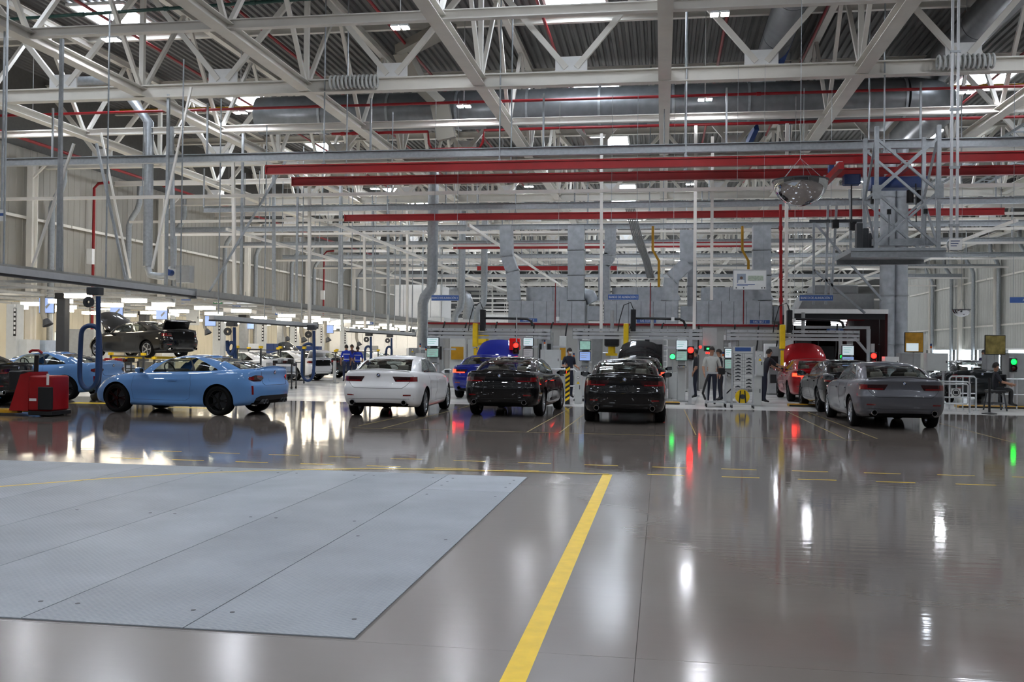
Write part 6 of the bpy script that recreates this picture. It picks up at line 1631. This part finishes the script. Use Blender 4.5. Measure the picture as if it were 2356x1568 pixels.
# jet fans under the grid
for k, (x, y, Y) in enumerate(((590, 707, 46), (806, 742, 62))):
    p = PY(x, y, Y); t = thing('jet_fan', ['white barrel jet fan with a blue core under the lamp grid', 'farther white jet fan with a blue core under the lamp grid'][k], 'fan', tuple(p))
    MB().lathe([(.18, -.02), (.32, 0), (.33, .08), (.27, .25), (.26, 1.6), (.2, 1.6), (.2, .1), (.18, -.02)], 24, Matrix.Rotation(-math.pi / 2, 4, 'Y') @ Matrix.Rotation(RD(25), 4, 'X')).build('barrel', M_WHITE, t, 40)
    MB().lathe([(1e-4, .0), (.12, .02), (.12, .2)], 16, Matrix.Rotation(-math.pi / 2, 4, 'Y') @ Matrix.Rotation(RD(25), 4, 'X')).build('core', M_BLUE, t, 40)
    MB().cyl((-.6, 0, .2), (-.6, 0, .8), .02, 6).build('bracket', M_GREY, t)
# spot extraction arms (small cones)
for k, (x, y, Y) in enumerate(((98, 740, 33), (470, 762, 47), (692, 780, 52), (748, 780, 56), (655, 778, 57), (820, 790, 64))):
    p = PY(x, y, Y); t = thing('fume_hood', 'cream extraction arm with a cone mouth over the line, %s from the viewer' % ORD[k], 'extraction arm', tuple(p), group='extraction arms over the line')
    MB().tube([(0, 0, 1.2), (0, 0, .4), (.05, 0, .2), (.12, 0, .05)], .10, 10).build('arm', M_PANEL, t, 50)
    MB().lathe([(.10, 0), (.2, -.25), (.19, -.25), (.09, 0)], 16, Matrix.Translation((.12, 0, .1)) @ Matrix.Rotation(RD(-25), 4, 'Y')).build('cone', M_DKGREY, t, 40)
# benches, cabinets, bright strips along the wall under the grid
M_BENCH = mat('bench_pale_blue', (176, 188, 204), .5)
bd = [('white machine housing behind the roof of the parked blue coupe', 30, 780, 60, 850, 33, .8, M_LGREY), ('grey wall cupboard panel beside the dark thick post', 150, 757, 215, 850, 40, .5, M_GREY), ('pale blue slanted machine left of the dark post', 55, 782, 105, 830, 34, .9, M_BENCH),
      ('white parts cabinet under the raised black sedan', 320, 832, 352, 870, 36, .6, M_LGREY), ('blue tool chest behind the white fastback', 612, 790, 630, 830, 48, .6, M_BLUE), ('white bench block behind the white fastback', 570, 790, 596, 830, 49, .6, M_WHITE), ('blue edged tool chest behind the long hose loop', 680, 796, 732, 830, 52, .6, M_BLUE),
      ('white cabinet run behind the workers in blue vests', 775, 795, 850, 840, 66, .6, M_WHITE), ('pale cabinet run at the end of the assembly line', 856, 800, 935, 840, 70, .6, M_WHITE), ('white board on a frame behind the raised black sedan', 428, 713, 458, 748, 43, .06, M_LGREY), ('grey window panel in the end partition', 855, 795, 870, 806, 69.8, .05, M_GREY)]
for k, (lab, x0, y0, x1, y1, Y, d, m) in enumerate(bd):
    cabinet(lab, x0, y0, x1, y1, Y, d, m, ground=(k not in (9, 10)))
t = at('window_strip', 'long bright window strip low in the wall at the frame edge', 'window', 60, 44)
# line handrails, black tubes with yellow caps
for k, (x0, x1, Y, z) in enumerate(((545, 600, 36.5, 1.5), (572, 640, 42, 1.45), (645, 700, 40.5, 1.5), (725, 772, 46.5, 1.35), (775, 870, 50, 1.4), (355, 440, 33.5, 1.05), (255, 330, 32.5, 1.2))):
    X0, X1 = PY(x0, 830, Y).x, PY(x1, 830, Y).x; t = thing('line_rail', 'dark guard rail with yellow caps along the line, %s from the viewer' % ORD[[2, 4, 3, 5, 6, 1, 0][k]], 'guard rail', ((X0 + X1) / 2, Y, 0), group='dark guard rails of the line'); w = (X1 - X0) / 2
    for zz in (z, z * .62, z * .3): MB().bar((-w, 0, zz), (w, 0, zz), .04, .04).build('rail_tube', M_DKGREY, t)
    for x in (-w, w): MB().bar((x, 0, 0), (x, 0, z + .03), .06, .06).build('upright', M_DKGREY, t); MB().box(x - .07, x + .07, -.07, .07, z + .03, z + .13).build('cap', M_YEL, t)
# lift carrying the black sedan
t = thing('car_lift', 'dark lift frame with yellow arms carrying the raised black sedan', 'lift', (PY(345, 850, 35.6).x, 35.6, 0))
for x in (-.9, .9): MB().box(x - .08, x + .08, -.08, .08, 0, 1.1).build('column', M_DKGREY, t)
for y in (-.5, .5): MB().bar((-1.3, y, 1.12), (1.3, y, 1.12), .16, .09).build('arm', M_YEL, t)
MB().box(-1.1, 1.1, -.6, .6, 0, .05).build('base', M_DKGREY, t); MB().bar((-1.1, -.5, .55), (1.1, -.5, .55), .05, .05).build('shelf_rail', M_DKGREY, t)
for k, (x, Y, lab) in enumerate(((652, 35.2, 'engine trolley with dark parts behind the near blue coupe tail'), (285, 33.5, 'parts trolley with dark tools under the raised sedan'), (255, 32.0, 'parts trolley with a red toolbox beside the blue hose'))):
    t = at('parts_trolley', lab, 'trolley', x, Y)
    for zz in (.25, .62, .95): MB().box(-.45, .45, -.25, .25, zz, zz + .03).build('shelf', M_DKGREY, t)
    for sx in (-.43, .43):
        for sy in (-.23, .23): MB().bar((sx, sy, .08), (sx, sy, 1.0), .04, .04).build('upright', M_DKGREY, t); MB().cyl((sx - .02, sy, .05), (sx + .02, sy, .05), .05, 10).build('caster', M_RUBBER, t)
    for q in range(4): MB().rbox(-.38 + q * .2, -.24 + q * .2, -.15, .15, .98, 1.08 + .05 * (q % 2), .02).build('tool_box', (M_BLACK, M_GREY, M_REDOFF, M_BLACK)[q] if k < 2 else M_PIPERED, t)
    for q in range(3): MB().rbox(-.38 + q * .27, -.18 + q * .27, -.15, .15, .65, .85, .02).build('part_box', (M_BLACK, M_GREY, M_BENCH)[q], t)
# bollards
for k, (x, Y, lab) in enumerate(((770, 41.5, 'white bollard before the dark car on the line'), (620, 34.5, 'grey round bollard behind the near blue coupe tail'))):
    t = at('bollard', lab, 'bollard', x, Y); MB().cyl((0, 0, 0.02), (0, 0, 1.0), .07 if k == 0 else .12, 16).build('post', M_LGREY if k == 0 else M_GREY, t, 40); MB().cyl((0, 0, 0), (0, 0, .03), .2, 16).build('foot', M_GREY, t, 40)
# wall strip windows of the assembly line (daylight band)
def glow_window(lab, x0, y0, x1, y1):
    pa, pb = PX(x0, y0, XL + .1), PX(x1, y1, XL + .1)
    t.name = 'unused'
bpy.data.objects.remove(bpy.data.objects['window_strip'])
t = thing('window_strip', 'long bright window strip low in the wall beside the frame edge', 'window', (XL + .12, 45.5, 0))
za, zb = 1.62, 2.2
MB().box(-.02, .02, -1.6, 1.6, za, zb).build('pane', mat('daylit_pane', (220, 232, 245), .3, emit=(220, 236, 255), estr=2.2), t)
f = MB(); f.box(-.04, .05, -1.68, 1.68, za - .06, za); f.box(-.04, .05, -1.68, 1.68, zb, zb + .06); f.box(-.04, .05, -.04, .04, za, zb); f.build('frame', M_WHITE, t)

# --- red pallet truck at the frame edge
p = PZ(95, 955); t = thing('pallet_truck', 'red electric pallet truck with a black cover and tiller beside the blue hose', 'pallet truck', (p.x, p.y, 0))
def tb(x0, x1, y0, y1, z0, z1, r, n, m): return MB().rbox(x0, x1, y0, y1, z0, z1, r).build(n, m, t, 40)
tb(-.10, .46, -.35, .35, .12, .90, .06, 'motor_housing', M_RED)
MB().add([(-.55, -.35, .12), (-.08, -.35, .12), (-.08, .35, .12), (-.55, .35, .12), (-.30, -.33, .92), (-.08, -.33, .98), (-.08, .33, .98), (-.30, .33, .92)], [(3, 2, 1, 0), (4, 5, 6, 7), (0, 1, 5, 4), (1, 2, 6, 5), (2, 3, 7, 6), (3, 0, 4, 7)]).build('battery_cover', M_RED, t)
tb(.16, .50, -.38, -.30, .15, .66, .03, 'black_grille', M_BLACK); tb(-.62, -.28, -.3, .3, .55, 1.0, .04, 'mast_cover', M_BLACK)
MB().box(-.05, .12, -.356, -.35, .34, .40).build('side_lettering', M_WHITE, t); MB().box(.36, .42, -.356, -.35, .70, .95).build('reflector', M_WHITE, t)
MB().cyl((-.15, .0, .9), (-.12, -.02, 1.35), .05, 10).build('tiller', M_BLACK, t, 40); MB().tube([(-.28, -.05, 1.42), (-.2, -.06, 1.46), (-.05, -.06, 1.46), (.03, -.05, 1.40)], .03, 8).build('handle_bar', M_RED, t, 50)
for y in (-.18, .18): MB().box(-1.9, -.4, y - .08, y + .08, .06, .12).build('fork', M_YPIPE, t)
for x in (.15, .35): MB().cyl((x, -.22, .09), (x, .22, .09), .09, 16).build('drive_wheel', M_RUBBER, t, 40)
tb(-.08, .5, -.36, .36, .03, .12, .02, 'chassis_skirt', M_BLACK)

# ================================================================== PEOPLE
SKIN = mat('skin_tone', (172, 126, 100), .55, var=.05); HAIR = mat('dark_hair', (38, 31, 27), .7)
def person(label, loc, heading, shirt, trousers, shoes=M_BLACK, arms=None, legs=None, hair='short', mask=False, sitting=False, height=1.72, face=True, vest=None, lean=0.0, cap=None, skin=SKIN):
    """one continuous skinned body; every face takes the material of its nearest bone. heading: degrees from +Y towards -X"""
    k = height / 1.72
    J = {'pelvis': (0, 0, .95), 'belly': (0, .01 + lean * .3, 1.10), 'chest': (0, .01 + lean * .7, 1.32), 'neck': (0, lean, 1.47), 'chin': (0, .02 + lean, 1.54), 'head': (0, .02 + lean, 1.63), 'crown': (0, .005 + lean, 1.70)}
    A = arms or {}; Lg = legs or {}
    for s, n in ((-1, 'l'), (1, 'r')):
        J['sh' + n] = (s * .17, lean * .9, 1.42); J['el' + n] = A.get('el' + n, (s * .24, -.03 + lean, 1.14)); J['wr' + n] = A.get('wr' + n, (s * .23, .08 + lean, .90))
        J['hip' + n] = (s * .09, 0, .92); J['kn' + n] = Lg.get('kn' + n, (s * .10, .02, .50)); J['an' + n] = Lg.get('an' + n, (s * .10, -.02, .09)); a = Vector(J['an' + n])
        J['heel' + n] = tuple(a + Vector((0, -.03, -.035))); J['toe' + n] = tuple(a + Vector((0, .17, -.045)))
    if sitting:
        dz = -.45
        for q in ('pelvis', 'belly', 'chest', 'neck', 'chin', 'head', 'crown', 'shl', 'shr', 'ell', 'elr', 'wrl', 'wrr', 'hipl', 'hipr'): J[q] = (J[q][0], J[q][1], J[q][2] + dz)
        for s, n in ((-1, 'l'), (1, 'r')):
            J['kn' + n] = (s * .11, .42, .50); J['an' + n] = (s * .11, .40, .09); J['heel' + n] = (s * .11, .37, .05); J['toe' + n] = (s * .11, .57, .045)
    rad = {'pelvis': (.155, .115), 'belly': (.145, .105), 'chest': (.165, .115), 'neck': (.055, .055), 'chin': (.062, .068), 'head': (.076, .092), 'crown': (.055, .062)}
    for n in 'lr':
        rad.update({'sh' + n: (.07, .07), 'el' + n: (.045, .045), 'wr' + n: (.03, .03), 'hip' + n: (.095, .095), 'kn' + n: (.062, .062), 'an' + n: (.042, .042), 'heel' + n: (.04, .04), 'toe' + n: (.035, .03)})
    E_ = [('pelvis', 'belly', 'S'), ('belly', 'chest', 'S'), ('chest', 'neck', 'S'), ('neck', 'chin', 'K'), ('chin', 'head', 'K'), ('head', 'crown', 'K')]
    for n in 'lr':
        E_ += [('chest', 'sh' + n, 'S'), ('sh' + n, 'el' + n, 'S'), ('el' + n, 'wr' + n, 'K'), ('pelvis', 'hip' + n, 'T'), ('hip' + n, 'kn' + n, 'T'), ('kn' + n, 'an' + n, 'T'), ('an' + n, 'heel' + n, 'B'), ('an' + n, 'toe' + n, 'B')]
    for s, n in ((-1, 'l'), (1, 'r')):      # palm and five fingers
        w = Vector(J['wr' + n]); d = (w - Vector(J['el' + n])).normalized(); side = d.cross(Vector((1, 0, 0))).normalized() if abs(d.x) < .9 else Vector((0, 1, 0))
        J['pa' + n] = tuple(w + d * .07); rad['pa' + n] = (.034, .022); E_.append(('wr' + n, 'pa' + n, 'K'))
        curl = Vector((-s * .02, .015, 0))
        for f in range(4):
            a = Vector(J['pa' + n]) + side * (.024 * (f - 1.5)) + d * .02; ln = (.055, .068, .064, .05)[f]
            J['f%d%s' % (f, n)] = tuple(a + d * ln * .6 + curl * .4); J['g%d%s' % (f, n)] = tuple(a + d * ln + curl); rad['f%d%s' % (f, n)] = (.009, .009); rad['g%d%s' % (f, n)] = (.008, .008)
            E_ += [('pa' + n, 'f%d%s' % (f, n), 'K'), ('f%d%s' % (f, n), 'g%d%s' % (f, n), 'K')]
        J['th' + n] = tuple(w + d * .06 - side * .055); rad['th' + n] = (.010, .010); E_.append(('wr' + n, 'th' + n, 'K'))
    names = list(J); bm = bmesh.new(); sk = bm.verts.layers.skin.verify(); V = {}
    for n in names:
        v = bm.verts.new(J[n]); v[sk].radius = rad[n]; V[n] = v
        if n == 'pelvis': v[sk].use_root = True
    for a, b, _ in E_: bm.edges.new((V[a], V[b]))
    me = bpy.data.meshes.new('body'); bm.to_mesh(me); bm.free()
    o = bpy.data.objects.new('body', me); COL.objects.link(o)
    md = o.modifiers.new('s', 'SKIN'); md.use_smooth_shade = True; md.branch_smoothing = .6
    o.modifiers.new('u', 'SUBSURF').levels = 2
    bpy.context.view_layer.update(); m2 = evalmesh(o); bpy.data.objects.remove(o)
    mats = {'S': shirt, 'T': trousers, 'K': skin, 'B': shoes}; keys = list(mats); m2.materials.clear()
    for q in keys: m2.materials.append(mats[q])
    segs = [(Vector(J[a]), Vector(J[b]), c) for a, b, c in E_]
    def near(p):
        best = 9; bc = 'S'
        for a, b, c in segs:
            ab = b - a; u = max(0, min(1, (p - a).dot(ab) / max(ab.length_squared, 1e-9))); dd = (a + ab * u - p).length
            if dd < best: best, bc = dd, c
        return bc
    wz = J['pelvis'][2] + .0
    for pl in m2.polygons:
        c = near(pl.center)
        if c == 'S' and not sitting and pl.center.z < wz - .04 and abs(pl.center.x) < .2: c = 'T'
        if c == 'T' and pl.center.z > wz + .03: c = 'S'
        pl.material_index = keys.index(c); pl.use_smooth = True
    t = thing('person', label, 'person', (loc[0], loc[1], loc[2] if len(loc) > 2 else 0), RD(heading)); t.scale = (k, k, k)
    put('body', m2, t)
    hx, hy, hz = J['head']
    Mh = Matrix.Translation((hx, hy, hz))
    if hair:
        pr = []
        for a in range(0, 91, 15): pr.append((.090 * math.sin(RD(a)) + 1e-4, .108 * math.cos(RD(a))))
        cpm = MB(); n = 20; rr = []
        for r, z in pr: rr.append([Mh @ Vector((r * math.cos(2 * math.pi * i / n), r * 1.12 * math.sin(2 * math.pi * i / n) - .008, z + (-.0 if math.sin(2 * math.pi * i / n) > .3 else -.018 * (r / .09)) + .012)) for i in range(n)])
        rr.append([Mh @ Vector((.088 * math.cos(2 * math.pi * i / n), .1 * math.sin(2 * math.pi * i / n) - .012, -.05 if math.sin(2 * math.pi * i / n) < .1 else .02)) for i in range(n)])
        cpm.rings(rr, False).build('hair', cap or HAIR, t, 60)
        if hair == 'bun': MB().lathe([(1e-4, .05), (.035, .035), (.05, 0), (.035, -.035), (1e-4, -.05)], 14, Matrix.Translation((hx, hy - .11, hz + .03))).build('hair_bun', HAIR, t, 60)
    if face:
        for s in (-1, 1):
            MB().lathe([(1e-4, .009), (.009, 0), (1e-4, -.009)], 10, Matrix.Translation((hx + s * .032, hy + .086, hz + .0))).build('eye', M_BLACK, t, 60)
            MB().lathe([(1e-4, .012), (.010, 0), (1e-4, -.03)], 8, Matrix.Translation((hx + s * .082, hy, hz - .005))).build('ear', skin, t, 60)
        MB().add([(hx - .012, hy + .085, hz - .035), (hx + .012, hy + .085, hz - .035), (hx, hy + .112, hz - .03), (hx, hy + .088, hz + .01)], [(0, 1, 2), (1, 3, 2), (3, 0, 2)]).build('nose', skin, t)
        if mask: MB().rbox(hx - .058, hx + .058, hy + .045, hy + .10, hz - .085, hz - .02, .03).build('face_mask', M_WHITE, t, 60)
        else: MB().rbox(hx - .025, hx + .025, hy + .078, hy + .088, hz - .062, hz - .052, .004).build('mouth', mat('lip_tone', (130, 76, 66), .5), t)
    if vest:
        for z in (1.06, 1.30):
            zz = z + (-.45 if sitting else 0); rx, ry = (.152, .112) if z < 1.2 else (.180, .124)
            MB().lathe([(1, -.014), (1.01, -.014), (1.01, .014), (1, .014)], 24, Matrix.Translation((0, .01 + lean * (z - 1) * 2, zz)) @ Matrix.Diagonal((rx, ry, 1, 1))).build('reflective_band', M_WHITE, t, 60)
    return t
GREYSH = mat('light_grey_cloth', (186, 186, 180), .8); NAVY = mat('navy_cloth', (24, 28, 46), .8); COBALT = mat('cobalt_vest_cloth', (24, 54, 178), .8); JEAN = mat('dark_blue_denim', (38, 48, 78), .8); DARKSH = mat('dark_work_shirt', (30, 30, 38), .8); WHITESH = mat('white_cloth', (205, 205, 210), .8); PURP = mat('purple_navy_cloth', (44, 34, 74), .8)
P_ = lambda x, Y: (PY(x, 880, Y).x, Y)
person('man in a light grey polo shirt walking towards the viewer behind the push cart', P_(1637, 29.6), 178, GREYSH, NAVY, legs={'knl': (-.09, .10, .50), 'anl': (-.09, .12, .10), 'knr': (.10, -.02, .50), 'anr': (.10, -.16, .12)}, arms={'ell': (-.25, -.02, 1.14), 'wrl': (-.24, .12, .92), 'elr': (.25, .04, 1.14), 'wrr': (.22, .16, .95)}, height=1.74)
person('dark-clad worker half hidden behind the man in the grey shirt', P_(1658, 32.0), 100, DARKSH, NAVY, height=1.68, lean=.05)
person('worker in navy with a white face mask at the console', P_(1309, 32.0), 215, NAVY, NAVY, mask=True, height=1.66, arms={'wrl': (-.2, .28, 1.05), 'wrr': (.2, .28, 1.05)})
person('worker in a cobalt vest with reflective bands standing next to the dark car', P_(796, 43.2), 30, COBALT, JEAN, vest=True, height=1.72, face=False)
person('worker in a cobalt vest with bare forearms beside the white sedan roof', P_(822, 43.6), 20, COBALT, JEAN, vest=True, height=1.66, face=False, arms={'ell': (-.27, .05, 1.12), 'wrl': (-.2, .2, 1.0)})
person('worker in dark purple facing the two cobalt vests', P_(809, 44.6), 170, PURP, JEAN, height=1.74)
person('worker in dark clothes bending to the dark red car', P_(1757, 31.4), 285, DARKSH, NAVY, height=1.70, lean=.16, arms={'elr': (.2, .32, 1.25), 'wrr': (.16, .52, 1.18), 'ell': (-.2, .3, 1.2), 'wrl': (-.15, .5, 1.1)})
person('worker in dark top before the bright daylight door', P_(2264, 40.0), 120, PURP, WHITESH, height=1.78, arms={'wrl': (-.2, .22, 1.05), 'wrr': (.2, .22, 1.05)})
person('worker seated on a high chair in dark clothes by the tall grey column', (PY(2290, 880, 29.6).x, 29.6, .12), 260, DARKSH, M_BLACK, sitting=True, height=1.70, arms={'elr': (.24, .12, 1.18), 'wrr': (.2, .36, 1.12), 'ell': (-.24, .1, 1.18), 'wrl': (-.2, .34, 1.1)})
person('worker behind the console at the middle station in a dark shirt', P_(1600, 33.5), 90, DARKSH, NAVY, height=1.68)
t = at('work_chair', 'black high work chair under the seated worker', 'chair', 2290, 29.6)
MB().rbox(-.24, .24, -.24, .24, .52, .60, .05).build('seat', M_BLACK, t); MB().rbox(.18, .24, -.22, .22, .70, 1.05, .03).build('backrest', M_BLACK, t); MB().bar((.22, 0, .56), (.22, 0, .75), .05, .04).build('back_stem', M_DKGREY, t)
for sx in (-.22, .22):
    for sy in (-.22, .22): MB().bar((sx * 1.1, sy * 1.1, 0), (sx * .8, sy * .8, .52), .035, .035).build('leg', M_DKGREY, t)
MB().tube(arc((0, 0, .22), .24, 0, 345, 16, 'xy'), .012, 6).build('foot_ring', M_DKGREY, t)
